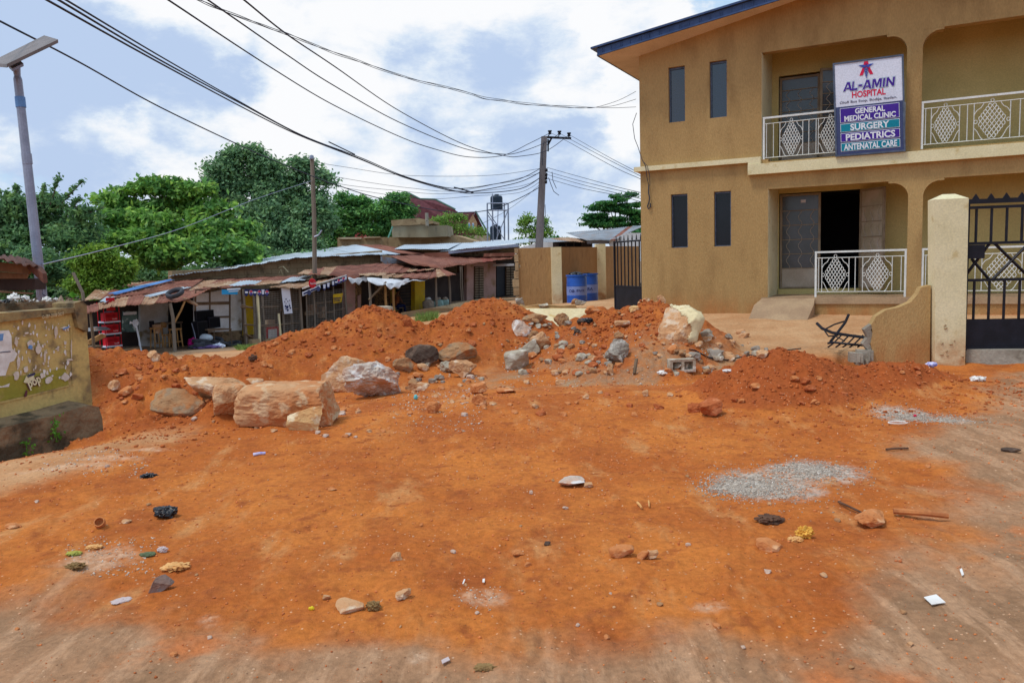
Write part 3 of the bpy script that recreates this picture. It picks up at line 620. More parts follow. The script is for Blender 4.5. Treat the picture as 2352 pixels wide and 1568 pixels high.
        while u < u1-.04:
            if not any(a-.03 < u < b+.03 for a, b in edges): g.tube([fr.p(u, zb, 0), fr.p(u, zt, 0)], r, 4)
            u += step
        g.build('grillwork', M['grill'], rl)
    railing(3.47, 5.06, .75, 1.63, [(3.84, .24), (4.57, .25)], [3.49, 5.04], lab='short white ornamental railing beside the entrance ramp')
    railing(5.3, 7.75, .75, 1.63, [(5.75, .25), (6.55, .3), (7.3, .25)], [5.32, 7.73], lab='white ornamental railing seen through the black gate')
    railing(2.49, 4.99, 3.38, 4.26, [(3.02, .21), (3.72, .21), (4.5, .21)], [2.51, 4.97], lab='white ornamental balcony railing behind the hospital sign')
    railing(5.24, 7.75, 3.38, 4.24, [(5.62, .22), (6.33, .27), (7.15, .25)], [5.26, 7.73], lab='white ornamental balcony railing at the right edge')
    for (u, z) in ((5.95, 5.3), (6.35, 5.3)):
        MB().lathe(HF.p(u, z+.35, -.55), [(.005, .2), (.008, .12), (.03, .09), (.035, .02), (.02, -.02), (.0, -.03)], 8).build('hanging_lamp', M['brownwall'], B)
facade()

def signboard():
    o = HF.p(3.755, 3.37, .16); tp = HF.p(3.70, 5.03, .10)
    up = tp - o; up[2] = 1.66; up = up/np.linalg.norm(up); up = np.array([-.04*FD[0], -.04*FD[1], 1.]); up /= np.linalg.norm(up)
    T = thing('hospital_signboard', 'tall framed hospital sign leaning on the balcony rail, white above and dark blue below', 'sign', o)
    r = FD*1.0; H = 1.70; Wd = 1.17; fr = Fr(o + FD*.08, r, up, np.cross(r, up)); fr.n = fr.n if fr.n@FN > 0 else -fr.n
    f = MB(); e = .03
    f.box(fr, 0, e, 0, H, -.03, .015); f.box(fr, Wd-e, Wd, 0, H, -.03, .015); f.box(fr, e, Wd-e, 0, e, -.03, .015); f.box(fr, e, Wd-e, H-e, H, -.03, .015); f.build('frame', M['alu'], T)
    s = MB(); nx = 16; hs = .80      # lower / upper sheets, gently wrinkled
    def sheet(z0, z1, mt, nm):
        m = MB(); P = []; ny = 10
        for j in range(ny+1):
            for i_ in range(nx+1):
                x = e+(Wd-2*e)*i_/nx; y = z0+(z1-z0)*j/ny; P.append(fr.p(x, y, .002+.0015*math.sin(x*9+y*5)))
        m.add(P, [(j*(nx+1)+i_, j*(nx+1)+i_+1, (j+1)*(nx+1)+i_+1, (j+1)*(nx+1)+i_) for j in range(ny) for i_ in range(nx)])
        return m.build(nm, mt, T, True)
    sheet(e, hs+.10, M['slate'], 'lower_panel'); sheet(hs+.10, H-e, M['vinyl'], 'upper_panel')
    U = H-.055
    # heavy slanted block letters, outline layer behind
    G = dict(A=[[(0, 0), (.24, 0), (.40, .72), (.40, 1), (.34, 1)], [(.76, 0), (1, 0), (.66, 1), (.40, 1), (.40, .72), (.50, .72)], [(.30, .2), (.70, .2), (.64, .38), (.36, .38)]],
             L=[[(0, 0), (.26, 0), (.26, 1), (0, 1)], [(.26, 0), (.9, 0), (.9, .22), (.26, .22)]], D=[[(0, .38), (.6, .38), (.6, .58), (0, .58)]], I=[[(0, 0), (.3, 0), (.3, 1), (0, 1)]],
             M=[[(0, 0), (.2, 0), (.2, 1), (0, 1)], [(.2, 1), (.2, .72), (.42, .12), (.5, .12), (.5, .42), (.32, 1)], [(.8, 1), (.68, 1), (.5, .42), (.5, .12), (.58, .12), (.8, .72)], [(.8, 0), (1, 0), (1, 1), (.8, 1)]],
             N=[[(0, 0), (.24, 0), (.24, 1), (0, 1)], [(.24, 1), (.24, .66), (.76, 0), (.76, .36)], [(.76, 0), (1, 0), (1, 1), (.76, 1)]])
    def word(grow, mt, z):
        m = MB(); x = .165; Hh = .158; y = H-.53
        for ch, w_, adv in (('A', .15, .145), ('L', .105, .105), ('D', .11, .075), ('A', .15, .155), ('M', .155, .175), ('I', .11, .055), ('N', .135, .14)):
            for pl in G[ch]:
                cx_ = sum(p[0] for p in pl)/len(pl); cy_ = sum(p[1] for p in pl)/len(pl)
                pts = [(x+(p[0]+(grow/w_ if p[0] > cx_ else -grow/w_))*w_+.22*Hh*p[1]*.5, y+(p[1]+(grow/Hh if p[1] > cy_ else -grow/Hh))*Hh) for p in pl]
                m.slab([fr.p(a_, b_, z) for a_, b_ in pts], fr.n*.0015)
            x += adv
        m.build('lettering', mt, T)
    word(.010, M['teal'], .005); word(.0065, M['lettr'], .0072); word(0, M['purple'], .0095)
    text('lettering', 'HOSPITAL', fr, .56, .115, M['printred'], T, .025, .002, .31, H-.665, .007)
    text('lettering', 'Olofi Bus Stop, Bodija, Ibadan.', fr, .95, .06, M['ink'], T, .008, .002, .10, H-.765, .007)
    def bar(y0, y1, mt, lines):
        b = MB(); b.box(fr, .10, 1.085, y0, y1, .004, .007); b.build('label_border', M['lettr'], T)
        MB().box(fr, .108, 1.077, y0+.008, y1-.008, .007, .010).build('label_bar', mt, T)
        for (t, x, y, w_, h_) in lines: text('lettering', t, fr, w_*1.08, h_, M['lettr'], T, .03, .002, x*1.08+.015, y, .013)
    y = hs+.07
    bar(y-.262, y, M['purple'], [('GENERAL', .315, y-.125, .46, .10), ('MEDICAL CLINIC', .145, y-.245, .79, .10)]); y -= .282
    bar(y-.152, y, M['teal'], [('SURGERY', .235, y-.136, .60, .118)]); y -= .172
    bar(y-.160, y, M['purple'], [('PEDIATRICS', .16, y-.142, .76, .122)]); y -= .180
    bar(y-.150, y, M['teal'], [('ANTENATAL CARE', .125, y-.134, .82, .115)])
    # winged staff emblem over a red A
    cx = .56; em = MB(); U = H + .02
    em.slab([fr.p(cx-.115, U-.30, .006), fr.p(cx-.06, U-.30, .006), fr.p(cx+.02, U-.10, .006), fr.p(cx-.03, U-.10, .006)], fr.n*.003); em.slab([fr.p(cx+.06, U-.30, .006), fr.p(cx+.115, U-.30, .006), fr.p(cx+.03, U-.10, .006), fr.p(cx-.02, U-.10, .006)], fr.n*.003)
    em.slab([fr.p(cx-.045, U-.12, .006), fr.p(cx+.045, U-.12, .006), fr.p(cx+.03, U-.06, .006), fr.p(cx-.03, U-.06, .006)], fr.n*.002); em.build('emblem_letter', M['printred'], T)
    wg = MB()
    for s_ in (-1, 1): wg.slab([fr.p(cx+s_*.01, U-.155, .011), fr.p(cx+s_*.05, U-.165, .011), fr.p(cx+s_*.09, U-.14, .011), fr.p(cx+s_*.13, U-.115, .011), fr.p(cx+s_*.05, U-.115, .011), fr.p(cx+s_*.01, U-.125, .011)], fr.n*.002)
    for ph in (0, math.pi): wg.tube([fr.p(cx+(.012+.035*(1-t))*math.sin(t*11+ph), U-.15-.17*t, .014) for t in np.linspace(0, 1, 24)], .006, 5)
    wg.tube([fr.p(cx, U-.10, .014), fr.p(cx, U-.36, .014)], .005, 5); wg.build('emblem_staff', mat('blue_print', S(60, 80, 170), S(70, 100, 180), 9, .6), T)
signboard()

# ---------------------------------------------------------------- gate, pillar, broken wall, bent frame
def frontwall():
    GY = 10.45; pl = W(2136, 835, GY); ru = np.array([.985, -.172, 0]); nn = np.array([-.172, -.985, 0]); G = Fr((pl[0], pl[1], 0), ru, (0, 0, 1), nn); gz = pl[2]
    P = thing('gate_pillar', 'tall cream square gate pillar with a pointed cap and cracks at its foot', 'pillar', G.p(.2, gz))
    m = MB(); lw = .44; top = 2.27
    m.add([G.p(.07, -.3, 0), G.p(lw, -.3, 0), G.p(lw, -.3, -.27), G.p(.07, -.3, -.27), G.p(.01, top, 0), G.p(lw-.02, top, 0), G.p(lw-.02, top, -.27), G.p(.01, top, -.27), G.p(.14, top+.07, -.13), G.p(.30, top+.07, -.13)],
          [(0, 1, 5, 4), (1, 2, 6, 5), (2, 3, 7, 6), (3, 0, 4, 7), (4, 5, 9, 8), (5, 6, 9), (6, 7, 8, 9), (7, 4, 8)])
    m.build('shaft', M['cream'], P)
    c = MB()
    for k in range(9):
        x, z = rnd.uniform(.1, .4), rnd.uniform(.15, .8); r = rnd.uniform(.006, .016); c.tube([G.p(x, z, .001), G.p(x+rnd.uniform(.01, .05), z+rnd.uniform(.0, .04), .001)], r, 5)
    c.build('chipped_plaster', M['mud'], P)
    # gate hung right of the pillar
    T = thing('entrance_gate', 'black metal entrance gate with spikes and crossed bars right of the cream pillar', 'gate', G.p(lw, .3))
    x0, x1 = lw+.01, lw+.82; fr = Fr(G.p(0, 0, -.12), ru, (0, 0, 1), nn); z = lambda py, px=2212: float(onplane(px, py, fr.o, nn)[2])
    zb, zp, z1_, z2_, zt = z(800), z(733), z(644), z(560), z(464); f = MB(); xe = x1+1.6
    def rail(zz, t): f.box(fr, x0, xe, zz-t, zz+t, -.025, .025)
    rail(z1_, .018); rail(z2_, .018); rail(zt-.08, .018); rail(zt, .03); rail(zb, .025)
    for x in (x1-.02, xe-.05): f.box(fr, x-.0, x+.07, zb-.03, zt, -.031, .031)
    f.box(fr, x0, x0+.03, zb, zt, -.02, .02)
    f.build('frame', M['black'], T)
    MB().box(fr, x0+.03, x1-.02, zb+.026, zp, -.008, .006).build('kick_panel', M['black'], T); MB().box(fr, x1+.06, xe-.05, zb+.026, zp, -.008, .006).build('kick_panel', M['black'], T)
    b = MB()
    for k in range(4):
        x = x0+.115+k*.185
        for (a, c_) in ((zp, z1_), (z2_, zt-.1)): b.tube([fr.p(x, a, 0), fr.p(x, c_, 0)], .017, 6)
    for k in range(6):
        x = x1+.2+k*.22
        for (a, c_) in ((zp, z1_), (z2_, zt-.1)): b.tube([fr.p(x, a, 0), fr.p(x, c_, 0)], .017, 6)
    for (xa, za, xb, zbb) in ((x0, z1_+.06, x0+.29, z2_), (x0+.07, z2_-.2, x0+.30, z1_), (x0+.34, z2_, x1-.03, z1_+.02), (x0+.33, z1_, x1-.03, z2_)): b.tube([fr.p(xa, za, .0), fr.p(xb, zbb, .0)], .02, 4)
    b.build('bars', M['black'], T)
    MB().box(fr, x0+.01, x0+.22, z2_-.20, z2_-.02, .0, .03).build('lock_box', M['black'], T)
    for k in range(11):
        s = MB(); x = x0+.1+k*.185; s.slab([fr.p(x-.045, zt+.031, -.008), fr.p(x+.045, zt+.031, -.008), fr.p(x, zt+.10, -.008)], nn*.016); s.build('spike', M['black'], T)
    # sill slab under the gate
    sl_ = MB(); zs = .27
    sl_.add([G.p(.47, zs, -.35), G.p(3.2, zs, -.35), G.p(3.2, zs, .12), G.p(1.1, zs, .08), G.p(.62, zs, -.02), G.p(.48, zs, -.1)] + [G.p(.47, -.3, -.35), G.p(3.2, -.3, -.35), G.p(3.3, -.3, .25), G.p(1.2, -.3, .2), G.p(.66, -.3, .05), G.p(.48, -.3, -.08)],
            [(0, 5, 4, 3, 2, 1), (0, 1, 7, 6), (1, 2, 8, 7), (2, 3, 9, 8), (3, 4, 10, 9), (4, 5, 11, 10), (5, 0, 6, 11)])
    tag(sl_.build('gate_step', M['conc']), 'rough concrete step below the black gate, right of the pillar', 'step')
    # broken stub of the front wall
    St = thing('broken_wall', 'broken stub of brown stucco wall left of the cream gate pillar', 'wall', G.p(-.6, 0))
    sf = Fr(G.p(0, 0, -.1), ru, (0, 0, 1), nn)
    def q(px, py): p = onplane(px, py, sf.o, nn); return p
    pts = [(2136, 860), (2138, 655), (2116, 660), (2108, 676), (2092, 694), (2064, 706), (2035, 712), (2012, 727), (2002, 745), (2005, 765), (2000, 790), (2006, 812), (1990, 828), (1988, 862)]
    W3 = [q(*p) for p in pts]
    for i_ in (0, -1): W3[i_][2] -= .25
    MB().slab(W3, -nn*.17).build('stucco_face', M['wall'], St)
    bl = MB()
    ed = [(2002, 745), (1985, 757), (1994, 775), (1982, 790), (1996, 806), (1978, 822), (1986, 850)]
    for (a, b_) in zip(ed[:-1], ed[1:]):
        A_, B_ = q(*a), q(*b_); w_ = ru*.09
        bl.slab([A_-nn*.02, B_-nn*.02, B_+w_-nn*.02, A_+w_-nn*.02], -nn*.13)
    for k in range(7):
        p = q(1975+rnd.uniform(-12, 22), 812+rnd.uniform(-8, 32)); a = rnd.uniform(.05, .1); rr = Fr(p-nn*.05, ru*math.cos(.3*k)+nn*math.sin(.3*k), (0, 0, 1), nn); bl.box(rr, -a, a, -a*.8, a*.7, -.07, .06)
    bl.build('broken_blockwork', M['conc'], St)
    # bent metal frame lying against the stub
    Bt = thing('bent_metal_frame', 'twisted black metal gate frame lying against the broken brown wall', 'metal frame', W(1940, 795, 11.6))
    def r_(px, py, Y): return W(px, py, Y)
    t = MB()
    t.tube([r_(1876, 742, 11.9), r_(1888, 754, 11.8), r_(1912, 764, 11.7), r_(1950, 770, 11.6), r_(1995, 776, 11.4)], .022, 6)
    t.tube([r_(1902, 788, 11.3), r_(1915, 786, 11.2), r_(1950, 790, 11.1), r_(1982, 793, 11.1)], .018, 6)
    t.tube([r_(1949, 723, 12.1), r_(1941, 741, 11.9), r_(1922, 766, 11.7), r_(1908, 784, 11.3)], .022, 6)
    t.build('frame', M['black'], Bt); t = MB()
    t.tube([r_(1893, 757, 11.8), r_(1916, 745, 11.9), r_(1941, 737, 12)], .013, 5); t.tube([r_(1893, 758, 11.7), r_(1903, 772, 11.5), r_(1925, 770, 11.6)], .012, 5); t.tube([r_(1915, 770, 11.6), r_(1940, 783, 11.3)], .009, 5)
    for x in (1912, 1930, 1946, 1962, 1980): t.tube([r_(x+20, 770, 11.6), r_(x, 790, 11.2), r_(x-10, 797, 11.1)], .012, 5)
    t.build('bars', M['black'], Bt)
frontwall()
# ---------------------------------------------------------------- yard wall, drums, small gate
def yard():
    Z = .29
    def pil(px0, px1, Y, top, lab):
        a, b = W(px0, 690, Y), W(px1, 690, Y+.02); h = float(W(px0, top, Y)[2]); d = b-a; wd = np.linalg.norm(d[:2]); r = np.array([d[0], d[1], 0])/wd
        n = np.array([r[1], -r[0], 0]); return MB().box(Fr((a[0], a[1], 0), r, (0, 0, 1), n), 0, wd, -.2, h, -.26, .0)
    T = thing('compound_wall', 'brown compound wall with two cream pillars and a ragged left end, behind the blue drums', 'wall', W(1282, 699, 22.5))
    def panel(pts, thick):
        MB().slab(pts, thick).build('wall_panel', M['wall2'], T)
    t1 = float(W(1230, 569, 22.6)[2])
    def col(px, Y, z): p = W(px, 600, Y); return np.array([p[0], p[1], z])
    edge = [(1186, -.2), (1186, .45), (1190, .9), (1188, 1.3), (1195, 1.45), (1186, 1.7), (1188, t1)]
    panel([col(1270, 22.62, -.2)] + [col(p, 22.62, z) for p, z in edge] + [col(1270, 22.62, t1)], (0.02, .18, 0))
    panel([col(1289, 22.8, -.2), col(1289, 22.8, t1), col(1373, 25.05, t1), col(1373, 25.05, -.2)], (-.1, .12, 0))
    panel([col(1391, 25.4, -.2), col(1391, 25.4, t1+.02), col(1470, 28.2, t1+.02), col(1470, 28.2, -.2)], (-.1, .12, 0))
    b = MB()
    for k in range(9):
        z = -.1+k*.24; w_ = rnd.uniform(.05, .16); fr = Fr(col(1187, 22.6, z), (1, rnd.uniform(-.1, .1), 0), (0, 0, 1), (0, -1, 0)); b.box(fr, -w_, .05, 0, .22 if k < 8 else .15, -.2, .02)
    b.build('broken_blockwork', M['mud'], T)
    pil(1269, 1292, 22.5, 567.5, '').build('pillar', M['cream'], T); pil(1371, 1393, 25, 560.5, '').build('pillar', M['cream'], T)
    # small black gate leaf at the corner of the building
    a = W(1411, 600, 18.4); b_ = W(1476, 600, 17.0); d = (b_-a); d[2] = 0; wd = np.linalg.norm(d); r = d/wd; n = np.array([r[1], -r[0], 0]); fr = Fr((a[0], a[1], 0), r, (0, 0, 1), n)
    T = thing('yard_gate', 'narrow black metal gate leaf standing at the left corner of the brown building', 'gate', fr.p(0, .35)); m = MB(); zt = 2.0
    for x in (0, wd-.04): m.box(fr, x, x+.04, .37, zt, -.02, .02)
    for z in (.42, .95, zt-.04): m.box(fr, .04, wd-.04, z, z+.035, -.018, .018)
    m.build('frame', M['black'], T); MB().box(fr, .04, wd-.04, .45, .95, -.006, .006).build('kick_panel', M['black'], T); m = MB()
    for k in range(7): x = .04+(wd-.08)*(k+.8)/7.4; m.tube([fr.p(x, .985, 0), fr.p(x, zt-.04, 0)], .016, 6)
    m.build('bars', M['black'], T)
    for k in range(7):
        x = .12+(wd-.2)*k/6.; MB().slab([fr.p(x-.03, zt, -.006), fr.p(x+.03, zt, -.006), fr.p(x, zt+.12, -.006)], n*.012).build('spike', M['black'], T)
    # blue drums
    for (px, Y, lab, txt, hh) in ((1325.5, 22.2, 'nearer blue plastic drum with a faded white band, black refuse heaped in its mouth', ('&  IPAJOI', 'OL'), .9), (1352, 23.4, 'farther blue plastic drum, half hidden behind the other drum', ('RA', ''), .9)):
        p = W(px, 697, Y); z0 = .27; c = (p[0], p[1], z0); R_ = .285
        T = thing('drum', lab, 'drum', c, 'blue drums by the compound wall')
        prof = [(R_*.9, 0), (R_*.99, .03), (R_, .08), (R_, .28), (R_*1.02, .30), (R_, .32), (R_, .58), (R_*1.02, .60), (R_, .62), (R_*.985, .80), (R_*.93, .85), (R_*1.06, .86), (R_*1.06, .90), (R_*.97, .90), (R_*.9, .80)]
        MB().lathe(c, prof, 32).build('body', M['bluedrum'], T, False)
        bm = MB().lathe(c, [(R_*1.006, .33), (R_*1.008, .335), (R_*1.008, .57), (R_*1.006, .575)], 32); bm.f = bm.f[:-2]; bm.build('band', M['drumband'], T)
        for (s, a0) in ((txt[0], -.15), (txt[1], -.9)):
            if not s: continue
            w_ = .33 if len(s) > 3 else .16
            o = text('lettering', s, ID, w_, .085, M['navy'], T, .012, .001)
            me = o.data
            for v in me.vertices:
                q = v.co + o.parent.location; a = (q.x-w_/2)/R_ + a0 + .25; zz = .41+q.y
                v.co = Vector((math.sin(a)*R_*1.022, -math.cos(a)*R_*1.022, zz))
        m = blob((c[0], c[1], c[2]+.88), (.2, .2, .1 if 'nearer' in lab else .04), 3, 5, .35, 3.); m.build('refuse', M['blackbag'], T, False)
def blob(c, rad, sub=3, seed=0, amp=.2, fr=2., cuts=0, expo=2., rot=0., tilt=0., craggy=False):
    """noisy superellipsoid: stones, bags, clods"""
    import bmesh
    bm = bmesh.new(); bmesh.ops.create_icosphere(bm, subdivisions=sub, radius=1.); V = np.array([v.co[:] for v in bm.verts]); Fs = [[v.index for v in f.verts] for f in bm.faces]; bm.free()
    if expo != 2.:
        n = (np.abs(V)**expo).sum(1)**(1/expo); V = V/n[:, None]
    rs = np.random.RandomState(seed+11)
    for _ in range(cuts):
        d = rs.normal(size=3); d /= np.linalg.norm(d); h = rs.uniform(.55, .85); s = V@d; k = s > h; V[k] -= np.outer(s[k]-h, d)
    nrm = V/np.linalg.norm(V, axis=1)[:, None]
    rad_ = np.array(rad, float); Z_ = V*rad_/rad_.prod()**(1/3)
    f = fbm(Z_[:, 0]+seed*3.1, Z_[:, 1], fr, 6 if craggy else 4, seed, Z_[:, 2], .55)
    V = V + nrm*(amp*f)[:, None]
    if craggy:      # chipped faces: ridged noise
        g_ = fbm(Z_[:, 0]+seed, Z_[:, 1], fr*2.6, 4, seed+5, Z_[:, 2], .6); V = V + nrm*(amp*.55*(.5-np.abs(g_)))[:, None]
    V = V*np.array(rad)
    ca, sa = math.cos(tilt), math.sin(tilt); V = np.stack([V[:, 0]*ca-V[:, 2]*sa, V[:, 1], V[:, 0]*sa+V[:, 2]*ca], 1)
    ca, sa = math.cos(rot), math.sin(rot); V = np.stack([V[:, 0]*ca-V[:, 1]*sa, V[:, 0]*sa+V[:, 1]*ca, V[:, 2]], 1)
    return MB().add(V+np.array(c), Fs)
M['wall2'] = mat('stucco_brown_rough', S(172, 136, 92), S(160, 124, 82), 1.2, .92, .8, 40, c3=S(148, 114, 76), sc3=8, vec=(1, 1, .25))
yard()

# ---------------------------------------------------------------- row of shops
P1 = W(200, 700, 24.); P2 = W(1170, 640, 42.); RD = np.array([P2[0]-P1[0], P2[1]-P1[1], 0]); RD /= np.linalg.norm(RD); RN = np.array([RD[1], -RD[0], 0])   # along the row; towards the viewer
def R(px, py, off=0.): return onplane(px, py, np.array([P1[0], P1[1], 0]) - RN*off, RN)
def RF(px, py, off=0.): return Fr(R(px, py, off), RD, (0, 0, 1), RN)
def poly(pts, off, th, mt, nm, T, lab=None):
    o = MB().slab([R(x, y, off) for x, y in pts], -RN*th).build(nm, mt, T)
    if lab: o['label'] = lab
    return o
def sheet(c4, mt, T, pitch=.15, amp=.013, nm='roof_sheet', sag=0., th=.006):
    """corrugated sheet between four world corners: eave a-b, ridge d-c; ridges run from eave to ridge"""
    a, b, c, d = [np.array(p, float) for p in c4]; L_ = max(np.linalg.norm(b-a), np.linalg.norm(c-d)); n = max(6, min(240, int(L_/pitch*4))); k = 5
    nn_ = np.cross(b-a, d-a); nn_ /= np.linalg.norm(nn_); nn_ = nn_ if nn_[2] > 0 else -nn_; P = []
    for j in range(k+1):
        v = j/k
        for i in range(n+1):
            u = i/n; p = a*(1-u)*(1-v)+b*u*(1-v)+c*u*v+d*(1-u)*v
            P.append(p + nn_*(amp*math.sin(u*L_/pitch*2*math.pi) + .014*math.sin(u*7+v*3+a[0]) + .006*math.sin(u*23)*(1-v)) - np.array([0, 0, sag*4*v*(1-v)]))
    m = MB(); w_ = n+1; m.add(P, [(j*w_+i, j*w_+i+1, (j+1)*w_+i+1, (j+1)*w_+i) for j in range(k) for i in range(n)])
    o = m.build(nm, mt, T, True); md = o.modifiers.new('thick', 'SOLIDIFY'); md.thickness = th; return o
def rsheet(e0, e1, r1, r0, mts, T, n=1, drop=0., lift=0., **k):
    """eave e0->e1 and ridge r0->r1 as (px,py,off), split into n overlapping sheets"""
    E0, E1, Q1, Q0 = [R(*p) if len(p) == 3 else np.array(W(*p[:3])) for p in (e0, e1, r1, r0)]
    for i in range(n):
        u0, u1 = i/n - (.01 if i else 0), (i+1)/n; j = lambda: rnd.uniform(-.05, .05) if n > 1 else 0
        up = np.array([0, 0, .012*(i % 2)+lift])
        a = E0*(1-u0)+E1*u0; b = E0*(1-u1)+E1*u1; c = Q0*(1-u1)+Q1*u1; d = Q0*(1-u0)+Q1*u0; s = j(); a = a+(a-d)*s*.6; b = b+(b-c)*s*.6
        sheet((a+up, b+up, c+up, d+up), mts[rnd.randrange(len(mts))] if n > 1 else mts[0], T, **k)
def post(px, pt, pb, off, r, T, nm='post', mt=None, px2=None, **k):
    a, b = R(px, pt, off), R(px2 or px, pb, off)
    if px2 is None: b = np.array([a[0], a[1], b[2]])
    m = (a+b)/2 + np.array([rnd.uniform(-.03, .03), 0, 0]); return MB().tube([b, m, a], r, 6, r*.85).build(nm, mt or M['plank'], T)
def tbox(px0, px1, py0, py1, off, dep, mt, nm, T=None):
    a = R(px0, py1, off); b = R(px1, py1, off); t = R(px0, py0, off); w_ = np.linalg.norm((b-a)[:2]); return MB().box(Fr(a, RD, (0, 0, 1), RN), 0, w_, 0, t[2]-a[2], -dep, 0).build(nm, mt, T)
RU = [M['rust'], M['rust'], M['rust'], M['rust2'], M['rust']]
def shops():
    gz = lambda p: ground_z(p[0], p[1])
    # --- low shack with the crate rack and tyre pile
    T = thing('shop_shack', 'low open shack with rusty patched roof, crates and stools inside, left end of the row', 'shack', R(300, 815, 1))
    B_ = 3.4
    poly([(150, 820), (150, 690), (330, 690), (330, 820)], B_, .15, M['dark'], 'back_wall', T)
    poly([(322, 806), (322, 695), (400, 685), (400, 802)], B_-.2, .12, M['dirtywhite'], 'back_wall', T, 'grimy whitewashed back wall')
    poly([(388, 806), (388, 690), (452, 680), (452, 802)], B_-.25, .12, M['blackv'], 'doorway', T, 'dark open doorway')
    poly([(448, 806), (448, 676), (529, 664), (529, 800)], 1.5, .12, M['white'], 'front_wall', T, 'white panelled wall with brown battens')
    for (x0, x1, y0, y1) in ((448, 529, 694, 701), (448, 527, 727, 731), (481, 484, 668, 727), (527, 530, 664, 796), (448, 451, 670, 800), (448, 529, 664, 668)): poly([(x0, y1), (x0, y0), (x1, y0-2), (x1, y1-2)], 1.47, .03, M['plank'], 'batten', T)
    poly([(450, 800), (450, 766), (556, 758), (556, 795)], 1.44, .05, M['wetconc'], 'stained_base', T)
    poly([(529, 800), (529, 664), (556, 662), (556, 796)], 1.48, .12, M['dirtywhite'], 'wall_panel', T, 'bright white wall panel stained at the foot')
    # roof, lower canopy first
    rsheet((199, 722, -.1), (256, 704, .1), (262, 690, 2.4), (190, 703, 2.0), RU, T, 2)
    rsheet((256, 706, 0), (421, 691, 0), (445, 666, 3.2), (258, 684, 3.0), RU, T, 5)
    rsheet((421, 692, 0), (482, 664, .3), (506, 655, 3.0), (444, 664, 3.2), [M['rust']], T, 1)
    rsheet((190, 690, 2.8), (430, 668, 3.0), (470, 640, 6.5), (225, 660, 6.0), RU, T, 6)
    rsheet((430, 670, 3.0), (640, 649, 2.0), (700, 632, 6.0), (462, 642, 6.6), RU, T, 6)
    rsheet((210, 668, 6.2), (470, 640, 6.6), (505, 633, 8.6), (240, 655, 8.2), RU, T, 6)
    rsheet((247, 684, 3.2), (268, 686, 3.2), (402, 652, 6.0), (392, 650, 6.2), [M['blueplastic']], T, 1, nm='blue_roof_strip', lift=.16)
    rsheet((300, 668, 5.0), (330, 669, 5.0), (400, 655, 6.6), (370, 655, 6.6), [M['zinc']], T, 1, nm='pale_roof_sheet', lift=.16)
    rsheet((330, 690, 1.6), (352, 690, 1.6), (440, 668, 3.6), (420, 667, 3.6), [M['zinc']], T, 1, nm='pale_roof_sheet', lift=.14)
    rsheet((228, 704, 1.4), (246, 704, 1.4), (268, 692, 2.8), (246, 692, 2.8), [M['zinc']], T, 1, nm='pale_roof_sheet', lift=.16)
    rsheet((462, 664, .55), (640, 654, .6), (650, 646, 2.0), (500, 650, 2.0), [M['zinc'], M['zinc'], M['rust2']], T, 3, nm='pale_roof_sheet', lift=.05)
    a = R(402, 808, .0); zt = R(405, 695, 0)[2]
    MB().tube([(a[0], a[1], gz(a)-.2), (a[0]+.02, a[1], zt-.5), (a[0]-.05, a[1], zt)], .06, 7).build('post', M['polewood'], T)
    MB().tube([R(398, 745, .05), R(416, 712, .05), R(424, 692, .1)], .035, 6).build('brace', M['wood'], T)
    post(556, 663, 800, 1.3, .06, T); post(207, 715, 850, .2, .05, T)
    MB().slab([R(300, 812, 1.6), R(404, 806, .4), R(404, 800, .4), R(300, 806, 1.6)], -RN*2.4).build('timber_floor', M['plank'], T)
    # things in and on the shack
    c = R(402, 679, .35); n_ = np.array([-.15, -.5, 1.]); n_ /= np.linalg.norm(n_); c[2] += .02
    def tyre(c, n, R0, lab, cat='tyre', grp=None, w_=.16, mt=None):
        prof = [(R0*.62, 0), (R0*.66, -w_/2*.8), (R0*.86, -w_/2), (R0*.97, -w_/2*.75), (R0, 0), (R0*.97, w_/2*.75), (R0*.86, w_/2), (R0*.66, w_/2*.8), (R0*.62, 0)]
        m = MB().lathe(c, prof, 28, n); m.f = m.f[:-2]; return tag(m.build('tyre', mt or M['rubber'], None, True), lab, cat, grp)
    tyre(c+np.array([0, 0, .07]), n_, .31, 'car tyre lying on the rusty canopy edge above the post')
    # crate rack
    rk = thing('crate_rack', 'red metal rack holding drinks crates under the shack roof', 'rack', R(248, 820, 1.6)); f = RF(246, 812, 1.7); H_ = 1.95
    m = MB()
    for x in (0, .52):
        for z in (0, -.4): m.tube([f.p(x, -.3, z), f.p(x, H_-.25, z)], .016, 5)
    m.build('uprights', M['red'], rk)
    for y in (.20, .62, 1.02): MB().box(f, -.01, .54, y, y+.05, -.41, .015).build('shelf', M['vinyl'], rk)
    MB().box(f, .12, .40, 1.42, 1.86, -.03, .0).build('header_sign', M['red'], rk); MB().lathe(f.p(.27, 1.60, .012), [(.0, 0), (.05, 0), (.05, .004), (0, .004)], 12, RN).build('header_emblem', M['lettr'], rk)
    for i, (y, lab) in enumerate(((.25, 'lowest red drinks crate on the rack, marked with white lettering'), (.67, 'middle red drinks crate on the rack'), (1.07, 'topmost red drinks crate on the rack'))):
        cr = thing('drinks_crate', lab, 'crate', f.p(.26, y, -.1), 'red drinks crates on the rack'); b = MB()
        b.box(f, .06, .48, y, y+.03, -.34, -.02); b.box(f, .06, .48, y+.03, y+.13, -.04, -.02); b.box(f, .06, .48, y+.24, y+.28, -.04, -.02); b.box(f, .06, .48, y+.03, y+.28, -.34, -.32)
        b.box(f, .06, .08, y+.03, y+.28, -.32, -.04); b.box(f, .46, .48, y+.03, y+.28, -.32, -.04)
        for k in range(9): b.box(f, .08+k*.044, .10+k*.044, y+.13, y+.24, -.038, -.022)
